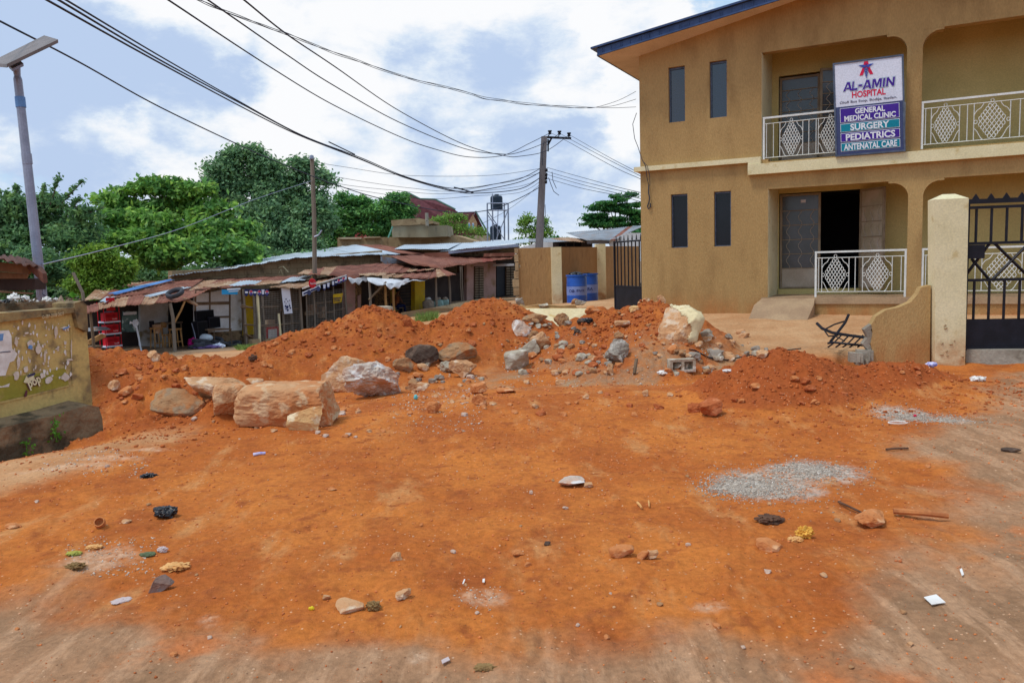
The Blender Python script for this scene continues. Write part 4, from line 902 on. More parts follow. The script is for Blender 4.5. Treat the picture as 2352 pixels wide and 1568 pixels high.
        b.build('crate_body', M['red'], cr); text('lettering', 'Coca-Cola', f, .16, .045, M['lettr'], cr, .01, .001, .28, y+.05, -.015, .3)
    def poster(x0, x1, y0, y1, off, mt, lab, nm='poster', cat='poster'):
        T_ = thing(nm, lab, cat, R((x0+x1)/2, y1, off)); poly([(x0, y1), (x0, y0), (x1, y0), (x1, y1)], off, .02, mt, 'board', T_); return T_
    t_ = poster(238, 262, 715, 738, 2.2, mat('faded_photo_print', S(150, 160, 190), S(70, 60, 90), 5, .7, c3=S(206, 180, 170), sc3=9, lo3=.5, hi3=.6), 'faded photo poster left of the red rack header')
    t_ = poster(281, 316, 715, 762, 2.6, mat('grey_green_print', S(110, 138, 134), S(60, 82, 84), 3, .7, c3=S(190, 206, 200), sc3=5, lo3=.55, hi3=.6), 'hanging grey green banner with white print behind the white fan', 'banner', 'banner')
    MB().box(RF(282, 724, 2.58), .02, .5, 0, .1, 0, .01).build('print_band', M['lettr'], t_)
    fn = thing('pedestal_fan', 'white pedestal fan standing right of the crate rack', 'fan', R(322, 812, 1.2)); b0 = R(326, 812, 1.3)
    MB().lathe(b0, [(.0, 0), (.17, 0), (.17, .03), (.02, .06), (.0, .06)], 16).build('base', M['lettr'], fn); MB().tube([b0, b0+np.array([-.12, 0, 1.0])], .028, 6).build('pole', M['lettr'], fn)
    MB().lathe(b0+np.array([-.14, -.05, 1.05]), [(0, 0), (.12, .0), (.12, .04), (.05, .14), (0, .14)], 14, (0.5, 1, 0)).build('motor', M['lettr'], fn)
    for k in range(3):
        a = k*2.09+.5; c_ = b0+np.array([-.14, -.08, 1.05]); MB().slab([c_, c_+RD*.17*math.cos(a)+np.array([0, 0, .17*math.sin(a)]), c_+RD*.17*math.cos(a+.6)+np.array([0, 0, .17*math.sin(a+.6)])], RN*.01).build('blade', M['lettr'], fn)
    # stools, table, basket, boxes
    def stool(px, py, off, s, lab, tall=.62):
        p = R(px, py, off); T_ = thing('stool', lab, 'stool', p, 'wooden stools under the shack roof'); f_ = Fr(p, RD, (0, 0, 1), RN)
        MB().box(f_, -.17*s, .17*s, tall-.05, tall, -.15*s, .15*s).build('seat', M['wood'], T_)
        for sx in (-1, 1):
            for sz in (-1, 1): MB().tube([f_.p(sx*.17*s, 0, sz*.14*s), f_.p(sx*.13*s, tall-.05, sz*.11*s)], .022, 4).build('leg', M['wood'], T_)
        MB().box(f_, -.14*s, .14*s, .18, .21, .10*s, .12*s).build('stretcher', M['wood'], T_)
    stool(362, 800, 1.5, 1., 'tall wooden stool at left with a woven basket on it', .74); stool(385, 799, 1.9, .8, 'low dark wooden stool between the two taller ones', .5); stool(407-2, 797, 1.1, 1., 'tall wooden stool right of the low one, beside the post', .66)
    p = R(361, 765, 1.5); MB_ = MB().lathe(p, [(0, 0), (.11, 0), (.15, .3), (.14, .3), (.1, .02), (0, .02)], 14); tag(MB_.build('basket', M['rust2']), 'tapered woven basket standing on the left stool', 'basket')
    p = R(376, 784, 2.5); T_ = thing('table', 'dark wooden table with clutter behind the stools', 'table', p); f_ = Fr(p, RD, (0, 0, 1), RN); MB().box(f_, -.1, .75, .62, .68, -.4, .1).build('table_top', M['plank'], T_)
    for x in (-.05, .7):
        for z in (-.35, .05): MB().box(f_, x-.02, x+.02, -.1, .62, z-.02, z+.02).build('leg', M['plank'], T_)
    tag(tbox(347, 356, 737, 764, 2.6, .08, M['black'], 'speaker_box'), 'tall black loudspeaker leaning behind the basket', 'loudspeaker')
    p = R(375, 746, 2.3); tag(MB().lathe(p-np.array([0, 0, .1]), [(0, 0), (.1, 0), (.12, .12), (.06, .2), (0, .2)], 12).build('pot', M['wood']), 'small round brown pot on the cluttered table', 'pot')
    # television sets and cabinet against the panelled wall
    for (x0, x1, y0, y1, off, dp, lab) in ((452, 493, 714, 746, 1.35, .12, 'large flat black television leaning on the panelled wall'), (481, 507, 729, 754, 1.15, .35, 'smaller black television on the plank shelf'), (456, 479, 738, 781, 1.0, .35, 'dark grey refrigerator cabinet below the televisions')):
        T_ = thing('television' if 'tele' in lab else 'cabinet', lab, 'television' if 'tele' in lab else 'cabinet', R(x0, y1, off)); o = tbox(x0, x1, y0, y1, off, dp, M['black'] if 'tele' in lab else M['rubber'], 'casing', T_)
        a = R(x0+1.5, y1-2, off); b = R(x1-1.5, y1-2, off); tz = R(x0, y0+2, off)[2]; MB().box(Fr(a, RD, (0, 0, 1), RN), 0, np.linalg.norm((b-a)[:2]), 0, tz-a[2], 0, .008).build('screen' if 'tele' in lab else 'door', M['blackv'] if 'tele' in lab else M['alu'], T_)
    T_ = thing('plank_shelf', 'grey plank shelf on thin legs below the panelled wall', 'shelf', R(500, 790, 1.1)); MB().slab([R(478, 756, .8), R(532, 754, .8), R(532, 757, .8), R(478, 759, .8)], -RN*.5).build('board', M['plank'], T_)
    post(530, 757, 795, .85, .02, T_, 'leg'); post(492, 757, 795, .85, .02, T_, 'leg')
    # tyre pile
    rs = random.Random(5); labs = ['worn tyre on top of the flat tyre pile, nearest the post', 'worn tyre low in the middle of the tyre pile', 'worn tyre at the right end of the tyre pile', 'worn tyre leaning at the back of the tyre pile', 'tyre half buried at the front of the tyre pile', 'tyre lying at the upper right of the tyre pile', 'flattened rubber tyre lying alone right of the pile']
    for i, (px, py, off, dz) in enumerate(((462, 788, .7, .20), (480, 797, .5, .05), (505, 790, .6, .10), (452, 797, .6, .06), (466, 803, .2, .04), (494, 786, .9, .2), (536, 791, .9, .03))):
        p = R(px, py, off); p[2] = gz(p)+dz+.05; tyre(p, (rs.uniform(-.3, .3), rs.uniform(-.3, .3), 1), .31, labs[i], grp='old tyres in front of the shack', w_=.14)
    m = blob(R(446, 795, 1.0)+np.array([0, 0, .1]), (.2, .2, .2), 3, 4, .3, 3); tag(m.build('bag', mat('magenta_bag', S(190, 20, 120), S(160, 16, 100), 5, .5)), 'magenta bag with white items beside the shack post', 'bag')
    for k, (px, py, mt, lab) in enumerate(((476, 808, mat('lilac_cloth', S(120, 96, 150), S(100, 80, 130), 4, .8), 'crumpled lilac sheet at the front of the tyre pile'), (503, 803, M['vinyl'], 'crumpled white plastic bag at the right foot of the tyre pile'))):
        p = R(px, py, .0); m = blob((p[0], p[1], gz(p)+.05), (.42 if k == 0 else .2, .25, .06 if k == 0 else .13), 3, 8+k, .3, 3); tag(m.build('plastic_sheet' if k == 0 else 'plastic_bag', mt), lab, 'sheet' if k == 0 else 'bag')
    T_ = thing('barrow', 'upturned metal handcart with two thin handles behind the tyre pile', 'handcart', R(455, 785, 1)); MB().tube([R(440, 742, 1.2), R(446, 762, 1.1), R(452, 790, .9)], .014, 5).build('handle', M['galv'], T_); MB().tube([R(463-14, 740, 1.2), R(458, 768, 1.1), R(464, 786, .9)], .014, 5).build('handle', M['galv'], T_)
    m = blob(R(470, 776, 1.0), (.3, .2, .16), 3, 2, .05, 1); m.build('tray', M['zinc'], T_)
    # bench, slab and scrap at the very left
    T_ = thing('bench', 'rough plank bench by the left edge of the shack', 'bench', R(215, 812, 1)); MB().slab([R(206, 797, .8), R(236, 793, .8), R(236, 797, .8), R(206, 801, .8)], -RN*.5).build('seat', M['plank'], T_); post(224, 798, 825, .9, .03, T_, 'leg'); post(233, 798, 825, .9, .03, T_, 'leg')
    tag(MB().slab([R(204, 782, .6), R(236, 766, .6), R(243, 770, .6), R(243, 774, .6), R(206, 792, .6)], -RN*.12).build('plank', M['wood']), 'thick orange brown plank propped above the bench', 'plank')
    tag(MB().lathe(R(222, 758, 1.4), [(0, .12), (.3, .08), (.42, 0), (.4, 0), (.28, .06), (0, .1)], 20).build('basin', M['zincd']), 'wide upturned grey metal basin left of the crate rack', 'basin')
    tag(blob(R(438, 693, .3), (.3, .12, .06), 3, 9, .1, 2, tilt=-.5).build('cap', M['rust2']), 'tan cloth bundle hanging from the canopy edge by the post', 'cloth')
    tag(tbox(581, 598, 780, 802, .25, .35, M['mud'], 'concrete_block'), 'tan concrete block standing at the foot of the mesh kiosk', 'block')
    tag(tbox(610, 640, 779, 790, .35, .3, M['mud'], 'concrete_block'), 'tan block half hidden behind the mound at the mesh kiosk', 'block')
    bl = poster(510, 546, 665, 676, .5, mat('bright_blue_print', S(50, 160, 214), S(40, 146, 204), 5, .6), 'small bright blue shop sign hanging under the roof edge', 'shop_sign', 'sign')
    f_ = RF(510, 675.5, .48); MB().box(f_, .22, .78, .13, .19, 0, .005).build('print_band', M['lettr'], bl); MB().box(f_, .28, .70, .06, .09, 0, .005).build('print_band', M['lettr'], bl)
shops()
# ---------------------------------------------------------------- wire mesh kiosk, tiled shop, long buildings behind
def kiosk():
    T = thing('mesh_kiosk', 'wooden kiosk closed with wire mesh, bunting under its rusty eaves', 'kiosk', R(680, 790, .6)); gz = lambda p: ground_z(p[0], p[1])
    poly([(556, 830), (556, 668), (800, 650), (800, 800)], 3.2, .1, M['brownwall'], 'back_wall', T)
    poly([(560, 770), (560, 672), (585, 670), (585, 768)], 1.6, .08, M['yellow'], 'yellow_board', T); poly([(560, 800), (560, 770), (600, 766), (600, 800)], 1.6, .08, M['wetconc'], 'stained_base', T)
    # posts and rails of the cage front: lower face at px 558..700, right face 700..790
    pm = M['polewood']
    for (px, pt, pb, off, r) in ((559, 664, 822, .5, .05), (582, 664, 822, .5, .05), (601, 664, 825, .45, .04), (645, 660, 815, .5, .05), (666, 660, 790, .5, .05), (688, 660, 812, .35, .06), (703, 668, 800, .4, .035), (720, 657, 800, .4, .04), (745, 655, 795, .4, .03), (765, 650, 790, .4, .03), (791, 645, 780, .4, .05)):
        post(px, pt, pb, off, r, T, 'post', pm)
    MB().tube([R(591, 671, .4), R(595, 740, .4), R(597, 815, .35)], .055, 6).build('post', M['cream'], T)
    MB().tube([R(640, 720, .4), R(648, 812, .4)], .05, 5).build('post', M['cream'], T)
    rl = lambda a, b, o=.42, r=.03: MB().tube([R(a[0], a[1], o), R(b[0], b[1], o)], r, 4).build('rail', M['plank'], T)
    for a, b in (((553, 705), (583, 706)), ((555, 700), (580, 708)), ((560, 745), (600, 748)), ((560, 765), (600, 784)), ((600, 705), (640, 704)), ((600, 748), (645, 745)), ((645, 712), (690, 708)), ((700, 718), (722, 714)), ((722, 697), (765, 692)), ((700, 722), (765, 716)),
                 ((765, 714), (791, 709)), ((765, 736), (791, 731)), ((740, 737), (760, 733)), ((702, 672), (720, 669)), ((645, 745), (690, 741)), ((702, 724), (722, 722))): rl(a, b)
    # wire mesh: real wires, one part per bay
    def mesh(x0, x1, yt, yb, off=.38, n=9, k=15):
        m = MB(); r = .0065
        for i in range(n+1):
            x = x0+(x1-x0)*i/n; m.tube([R(x, yt-(x-x0)*.06, off), R(x, yb-(x-x0)*.1, off)], r, 3, cap=False)
        for j in range(k+1):
            y = yt+(yb-yt)*j/k; m.tube([R(x0, y, off), R(x1, y-(x1-x0)*.08, off)], r, 3, cap=False)
        m.build('wire_mesh', M['mesh'], T)
    mesh(583, 600, 672, 800, n=6, k=26); mesh(602, 644, 672, 800, n=12, k=26); mesh(650, 688, 665, 795, n=11, k=26); mesh(704, 764, 672, 775, n=17, k=22); mesh(766, 790, 665, 768, n=7, k=21)
    poly([(612, 752), (640, 750), (640, 790), (612, 792)], .62, .05, M['red'], 'red_frame', T); poly([(617, 757), (636, 755), (636, 788), (617, 789)], .57, .04, M['white'], 'white_panel', T)
    for (x, y, w_, h_) in ((715, 700, 12, 20), (740, 705, 10, 25), (752, 745, 9, 14), (618, 735, 14, 16), (662, 765, 12, 20), (730, 755, 10, 16)): poly([(x, y+h_), (x, y), (x+w_, y-1), (x+w_, y+h_-1)], 1.5, .3, M['rust2'], 'stored_box', T)
    rsheet((618, 659, .1), (700, 663, .0), (735, 640, 3.2), (650, 648, 3.0), [M['rust2'], M['rust'], M['rust2']], T, 4)
    rsheet((697, 663, .0), (795, 633, .0), (792, 628, 3.0), (728, 640, 3.2), [M['rust2'], M['rust'], M['rust2'], M['rust2']], T, 5)
    rsheet((640, 654, 1.5), (700, 648, 1.8), (720, 637, 4.2), (668, 641, 4.2), [M['zinc']], T, 2, nm='pale_roof_sheet', lift=.08)
    MB().slab([R(694, 664, -.05), R(795, 633, -.05), R(795, 631, -.05), R(694, 661, -.05)], RN*.04).build('fascia_board', M['dirtywhite'], T)
    # banner, sheets, bunting
    bn = thing('hanging_banner', 'long white hanging banner with a dark diamond pattern on the mesh kiosk', 'banner', R(685, 720, .2)); pts = [(645, 662), (668, 661), (673, 721), (651, 722)]
    MB().slab([R(x, y, .25) for x, y in [(646, 661), (665, 660), (672, 719), (653, 721)]], -RN*.01).build('cloth', M['vinyl'], bn)
    m = MB()
    for (x, y, s) in ((657, 687, 1.6), (654, 693, 1.4), (661, 692, 1.4), (665, 690, 1.2), (657, 697, 1.), (660, 705, 3), (656, 703, 2.2), (665, 702, 2.2), (661, 712, 2.6), (667, 707, 2), (657, 709, 1.6), (664, 697, 1)):
        m.slab([R(x-s, y, .235), R(x, y-s*1.3, .235), R(x+s, y, .235), R(x, y+s*1.3, .235)], RN*.004)
    m.build('diamond_print', M['navy'], bn)
    st = thing('eaves_banner', 'white and navy strip banner fixed under the kiosk eaves left of the red disc', 'banner', R(720, 670, -.1)); MB().slab([R(694, 671, -.12), R(735, 654, -.12), R(736, 661, -.12), R(695, 680, -.12)], RN*.01).build('cloth', M['vinyl'], st)
    for (x0, y0, x1, y1) in ((697, 675, 711, 669), (714, 668, 731, 661)): MB().slab([R(x0, y0-2, -.135), R(x1, y1-2, -.135), R(x1, y1+2, -.135), R(x0, y0+2, -.135)], RN*.004).build('printed_patch', M['navy'], st)
    for (px, py) in ((706, 674), (727, 665)):
        c = R(px+4, py-2, -.142); MB().lathe(c, [(0, 0), (.10, 0), (.10, .004), (0, .004)], 12, RN).build('printed_disc', M['slate'], st)
    disc = thing('round_sign', 'round red shop sign with white script above the mesh kiosk', 'sign', R(731+5, 660, -.3)); c = R(722+14, 648, -.3)[:]; c = R(717, 651, -.3)
    q = R(736, 651, -.3); cc = R(718, 651, -.3)
    c = R(717.5, 650.5, -.3)
    MB().lathe(c, [(0, -.02), (.17, -.02), (.19, 0), (.17, .02), (0, .03)], 26, RN).build('disc', M['red'], disc); f_ = Fr(c, RD, (0, 0, 1), RN); text('lettering', 'Coca-Cola', f_, .27, .08, M['lettr'], disc, .01, .002, -.135, -.04, .034, .3)
    MB().tube([c+np.array([0, 0, .25]), R(717, 638, .2)], .012, 5).build('bracket', M['yellow'], disc)
    yl = thing('yellow_notice', 'torn yellow notice with dark writing behind the kiosk mesh', 'notice', R(775, 685, .3)); MB().slab([R(765, 676, .30), R(788, 673, .30), R(786, 683, .30), R(784, 694, .30), R(766, 697, .30)], -RN*.01).build('board', M['yellow'], yl)
    f_ = RF(767, 693.5, .28); text('lettering', 'STORE', f_, .36, .11, M['ink'], yl, .012, .002, 0, 0, 0); MB().box(RF(766, 686, .28), 0, .42, 0, .035, 0, .003).build('printed_line', M['ink'], yl)
    # pennants
    def pen(px, py, w_, h_, off, kind, lab, slope):
        t_ = thing('pennant', lab, 'pennant', R(px, py, off), 'drinks pennants strung under the kiosk eaves')
        MB().slab([R(px-w_, py-w_*slope, off), R(px+w_, py+w_*slope, off), R(px+w_*.85, py+h_*.75, off), R(px, py+h_, off), R(px-w_*.85, py+h_*.75, off)], -RN*.006).build('cloth', M['navy'], t_)
        if kind == 0: MB().slab([R(px-w_*.7, py+h_*.3, off-.008), R(px+w_*.7, py+h_*.3, off-.008), R(px+w_*.7, py+h_*.55, off-.008), R(px-w_*.7, py+h_*.55, off-.008)], RN*.003).build('white_patch', M['lettr'], t_)
        elif kind == 1:
            c_ = R(px, py+h_*.45, off-.01); MB().lathe(c_, [(0, 0), (.085, 0), (.085, .003), (0, .003)], 14, RN).build('disc', M['lettr'], t_)
            a = MB(); a.add([c_+RN*.008]+[c_+RN*.008+(RD*math.cos(t)+np.array([0, 0, math.sin(t)]))*.078 for t in np.linspace(.25, 2.9, 9)], [(0,)+tuple(range(1, 10))]); a.build('red_half', M['printred'], t_)
            a = MB(); a.add([c_+RN*.008]+[c_+RN*.008+(RD*math.cos(t)+np.array([0, 0, math.sin(t)]))*.078 for t in np.linspace(3.5, 5.9, 9)], [(0,)+tuple(range(1, 10))]); a.build('blue_half', M['purple'], t_)
        else: MB().slab([R(px-w_*.7, py+1, off-.008), R(px+w_*.7, py+1, off-.008), R(px+w_*.5, py+h_*.7, off-.008), R(px-w_*.5, py+h_*.7, off-.008)], RN*.003).build('white_patch', M['vinyl'], t_)
    ks = ['white-patched', 'red and blue roundel', 'mostly white']; od = ['first', 'second', 'third', 'fourth', 'fifth', 'sixth', 'seventh', 'eighth']
    for i, (px, k) in enumerate(((566, 0), (576.5, 1), (585.5, 0), (595.5, 1), (604, 2), (613, 1))): pen(px, 664, 4.6, 17, .28, k, 'navy %s pennant, %s from the left over the mesh door' % (ks[k], od[i]), 0)
    for i, (px, k) in enumerate(((745, 2), (754, 2), (765, 2), (772, 0), (778, 1), (783.5, 0), (788.5, 1), (794, 2))): pen(px, 652-(px-745)*.37, 3.4 if px > 760 else 4.2, 15-(px-745)*.06, -.1, k, 'navy %s pennant, %s to the right of the red disc' % (ks[k], od[i]), -.35)
kiosk()

def tiled_shop():
    T = thing('tiled_shop', 'small shop with pink and patterned tile front, yellow wall and rusty awning', 'shop', R(880, 735, 1)); o = 2.2
    poly([(793, 780), (793, 640), (816, 640), (816, 775)], .9, .2, M['pink'], 'pink_wall', T)
    tl = mat('honeycomb_tile', S(136, 104, 66), S(104, 78, 50), 7, .8, c3=S(60, 44, 34), sc3=14, lo3=.52, hi3=.58)
    poly([(814, 775), (814, 640), (830, 640), (830, 770)], .95, .2, tl, 'tiled_wall', T); poly([(822, 772), (822, 680), (829, 676), (829, 770)], .92, .05, M['pink'], 'pink_wall', T, 'remaining strip of faded pink plaster')
    poly([(793, 790), (793, 722), (832, 718), (832, 785)], .85, .1, M['wetconc'], 'stained_base', T)
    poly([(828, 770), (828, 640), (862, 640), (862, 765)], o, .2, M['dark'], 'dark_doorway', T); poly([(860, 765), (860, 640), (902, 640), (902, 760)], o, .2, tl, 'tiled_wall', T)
    poly([(900, 760), (900, 636), (916, 636), (916, 755)], o-.1, .2, M['ochre'], 'ochre_wall', T)
    def shutter(x0, x1, y0, y1, off, lab):
        d = poly([(x0, y1), (x0, y0), (x1, y0-2), (x1, y1-3)], off, .06, M['dark'], 'shutter_door', T, lab); m = MB(); n = 11
        for k in range(n):
            y = y0+(y1-y0)*(k+.5)/n; a, b = R(x0+1, y, off-.03), R(x1-1, y-2, off-.03); m.slab([a, b, b+np.array([0, 0, .05]), a+np.array([0, 0, .05])], RN*.05)
        m.build('slats', M['brownwall'], d)
    shutter(916, 950, 645, 722, o-.05, 'dark brown slatted double door behind the seated person'); poly([(948, 750), (948, 640), (956, 640), (956, 748)], o-.2, .1, M['plank'], 'door_frame', T)
    poly([(953, 745), (953, 634), (976, 634), (976, 740)], .9, .25, M['yellow'], 'yellow_wall', T)
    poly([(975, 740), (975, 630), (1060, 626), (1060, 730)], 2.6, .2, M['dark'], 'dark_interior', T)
    # upper roof, awning sheet, post line
    rsheet((682, 628, 2.5), (735, 632, 1.6), (745, 615, 4.5), (700, 620, 4.5), RU, T, 2)
    rsheet((735, 630, 1.4), (818, 641, .3), (872, 605, 5.5), (742, 614, 5.2), RU, T, 4)
    rsheet((818, 637, .3), (997, 619, .2), (1000, 610, 4.2), (868, 604, 5.5), RU, T, 8)
    rsheet((826, 632, .1), (900, 634, -.4), (922, 625, 1.0), (823, 628, 1.0), [M['rust2']], T, 3)
    rsheet((900, 636, -.5), (982, 641, -1.4), (999, 618, 1.0), (922, 625, 1.0), [M['rust2'], M['rust'], M['rust2']], T, 4)
    rsheet((980, 641, -1.4), (1048, 630, -1.2), (1012, 616, 1.0), (996, 618, 1.0), [M['rust'], M['rust2'], M['rust']], T, 3)
    for (px, pt, pb) in ((848, 645, 710), (885, 655, 715), (903, 655, 730), (1001, 637, 722), (1031, 633, 712)): post(px, pt, pb, -.9, .06, T, 'post', M['wood'] if px > 880 and px < 950 else M['polewood'])
    MB().tube([R(847, 688, -.9), R(870, 665, -1.0), R(887, 648, -1.1)], .05, 5).build('brace', M['plank'], T)
    # tarpaulin: sagging cloth with folds
    def cloth(g, nm, lab):
        P = []; n = 14; k = 4
        for j in range(k+1):
            for i in range(n+1):
                u, v = i/n, j/k; a = np.array(R(*g[0]))*(1-u)+np.array(R(*g[1]))*u; b = np.array(R(*g[3]))*(1-u)+np.array(R(*g[2]))*u; p = a*(1-v)+b*v
                p = p+np.array([0, 0, .05*math.sin(u*17+v*2)*(.3+v) - .10*math.sin(u*math.pi)*v - .05*math.sin(u*5)]); P.append(p)
        m = MB(); m.add(P, [(j*(n+1)+i, j*(n+1)+i+1, (j+1)*(n+1)+i+1, (j+1)*(n+1)+i) for j in range(k) for i in range(n)]); ob = m.build(nm, M['cloth'], None, True); ob.modifiers.new('thick', 'SOLIDIFY').thickness = .01; tag(ob, lab, 'tarpaulin')
    cloth(((843, 638, -.5), (998, 636, -.3), (984, 643, -1.3), (845, 649, -1.2)), 'tarpaulin', 'white tarpaulin draped over the front of the awning roof')
    cloth(((886, 650, -1.2), (940, 642, -1.25), (940, 647, -1.3), (887, 659, -1.35)), 'tarpaulin', 'folded grey edge of tarpaulin hanging over the awning corner post')
    cloth(((800, 637, .3), (845, 637, .1), (845, 645, .05), (800, 644, .25)), 'tarpaulin', 'narrow white sheet hanging left of the awning, above the tiles')
    # sacks of charcoal behind the low wall
    for i, (px, pt, pb, off, mt, lab) in enumerate(((984, 684, 712, .2, M['cargo'], 'dark sack with a pale tied top left of the awning post'), (1007, 684, 715, .0, M['green'], 'tall pale green sack just right of the awning post'), (1023, 684, 714, .0, M['green'], 'tall pale green sack with a pink tied top'), (1014, 704, 718, -.3, M['cargo'], 'small mauve sack lying in front of the tall green sacks'), (1036, 699, 714, 0., M['cream'], 'short cream sack at the right of the sack row'))):
        a = R(px, pb, off); tp = R(px, pt, off)[2]; h = tp-a[2]; t_ = thing('sack', lab, 'sack', a, 'filled sacks behind the low wall'); blob((a[0], a[1], a[2]+h*.42), (.27, .25, h*.46), 3, 40+i, .12, 2.5, expo=3).build('sack_body', mt, t_, True)
        if i != 3: blob((a[0], a[1], a[2]+h*.92), (.13, .13, h*.13), 3, 50+i, .4, 4).build('tied_top', M['cargo'] if i else M['white'], t_, True)
    # stool and seated person
    p = R(912, 727, 1.3); t_ = thing('bench', 'pale bench under the seated person', 'bench', p, None); f_ = Fr(p, RD, (0, 0, 1), RN)
    MB().box(f_, -.25, .9, .38, .42, -.2, .12).build('seat', M['plank'], t_)
    for x in (-.2, .35, .85): MB().box(f_, x-.02, x+.02, -.1, .38, .06, .10).build('leg', M['plank'], t_)
    person(f_)
def person(f_):
    """one skinned body seated on the bench, facing right along the row, elbows on the thighs"""
    P = lambda x, y, z: f_.p(x, y, z)
    J = {'pel': (.0, .50, -.05, .13), 'wai': (.02, .66, -.05, .115), 'che': (.08, .88, -.05, .135), 'nec': (.13, 1.04, -.05, .055), 'hed': (.17, 1.12, -.05, .07),
         'hl': (.05, .48, .05, .085), 'kl': (.42, .50, .10, .058), 'al': (.46, .08, .12, .04), 'tl': (.60, .03, .13, .03), 'hr': (.05, .48, -.15, .085), 'kr': (.44, .50, -.18, .058), 'ar': (.52, .08, -.2, .04), 'tr': (.66, .03, -.2, .03),
         'sl': (.08, .98, .12, .055), 'el': (.14, .72, .20, .04), 'wl': (.34, .60, .12, .028), 'sr': (.08, .98, -.22, .055), 'er': (.16, .72, -.28, .04), 'wr': (.36, .60, -.2, .028)}
    for s, z in (('l', .12), ('r', -.2)):
        J['p'+s] = (.40, .585, z, .026)
        for k in range(4): J['f%s%d' % (s, k)] = (.47-.01*abs(k-1.5), .555, z-.03+.02*k, .009)
        J['t'+s] = (.43, .57, z+.045 if s == 'l' else z-.045, .010)
    J['toe_l'] = J.pop('tl') if False else (.60, .03, .13, .03); J['toe_r'] = (.66, .03, -.2, .03)
    E = [('pel', 'wai'), ('wai', 'che'), ('che', 'nec'), ('nec', 'hed'), ('pel', 'hl'), ('hl', 'kl'), ('kl', 'al'), ('al', 'toe_l'), ('pel', 'hr'), ('hr', 'kr'), ('kr', 'ar'), ('ar', 'toe_r'), ('che', 'sl'), ('sl', 'el'), ('el', 'wl'), ('wl', 'pl'), ('che', 'sr'), ('sr', 'er'), ('er', 'wr'), ('wr', 'pr')]
    for s in 'lr': E += [('p'+s, 'f%s%d' % (s, k)) for k in range(4)] + [('p'+s, 't'+s)]
    used = sorted({a for e in E for a in e}, key=lambda a: a != 'pel'); ix = {n: i for i, n in enumerate(used)}
    T = thing('person', 'person in a brown top and navy trousers seated in the shade under the awning', 'person', P(0, 0, 0))
    def skin(nm, names, edges, mt, grow=1.):
        id_ = {n: i for i, n in enumerate(names)}; V = np.array([P(*J[n][:3]) for n in names]) - WL[T]; me = bpy.data.meshes.new(nm); me.from_pydata(V.tolist(), [(id_[a], id_[b]) for a, b in edges], []); me.materials.append(mt)
        o = bpy.data.objects.new(nm, me); C.objects.link(o); o.parent = T; WL[o] = WL[T]; md = o.modifiers.new('skin', 'SKIN')
        sv = me.skin_vertices[0].data
        for n, i in id_.items(): sv[i].radius = (J[n][3]*grow,)*2; sv[i].use_root = (i == 0)
        o.modifiers.new('sub', 'SUBSURF').levels = 1; o.modifiers['sub'].render_levels = 2; return o
    skin('body', used, E, M['skin'])
    skin('shirt', ['wai', 'che', 'pel', 'sl', 'sr'], [('pel', 'wai'), ('wai', 'che'), ('che', 'sl'), ('che', 'sr')], M['shirt'], 1.12)
    skin('trousers', ['pel', 'hl', 'kl', 'al', 'hr', 'kr', 'ar'], [('pel', 'hl'), ('hl', 'kl'), ('kl', 'al'), ('pel', 'hr'), ('hr', 'kr'), ('kr', 'ar')], M['trousers'], 1.25)
    c = P(.18, 1.19, -.05); blob(c, (.085, .085, .115), 3, 1, .02, 2).build('head', M['skin'], T, True)
    blob(c+np.array([0, 0, .035])-RD*.015, (.092, .092, .10), 3, 2, .03, 5).build('hair', M['hair'], T, True)
    for sz in (-1, 1):
        blob(c+RD*.075+RN*.03*sz+np.array([0, 0, .01]), (.012, .012, .009), 2, 3, 0, 1).build('eye', M['lettr'], T, True); blob(c+RN*.085*sz, (.02, .012, .03), 2, 4, 0, 1).build('ear', M['skin'], T, True)
    blob(c+RD*.088-np.array([0, 0, .015]), (.02, .015, .022), 2, 5, 0, 1).build('nose', M['skin'], T, True); blob(c+RD*.078-np.array([0, 0, .055]), (.012, .026, .008), 2, 6, 0, 1).build('mouth', M['shirt'], T, True)
tiled_shop()

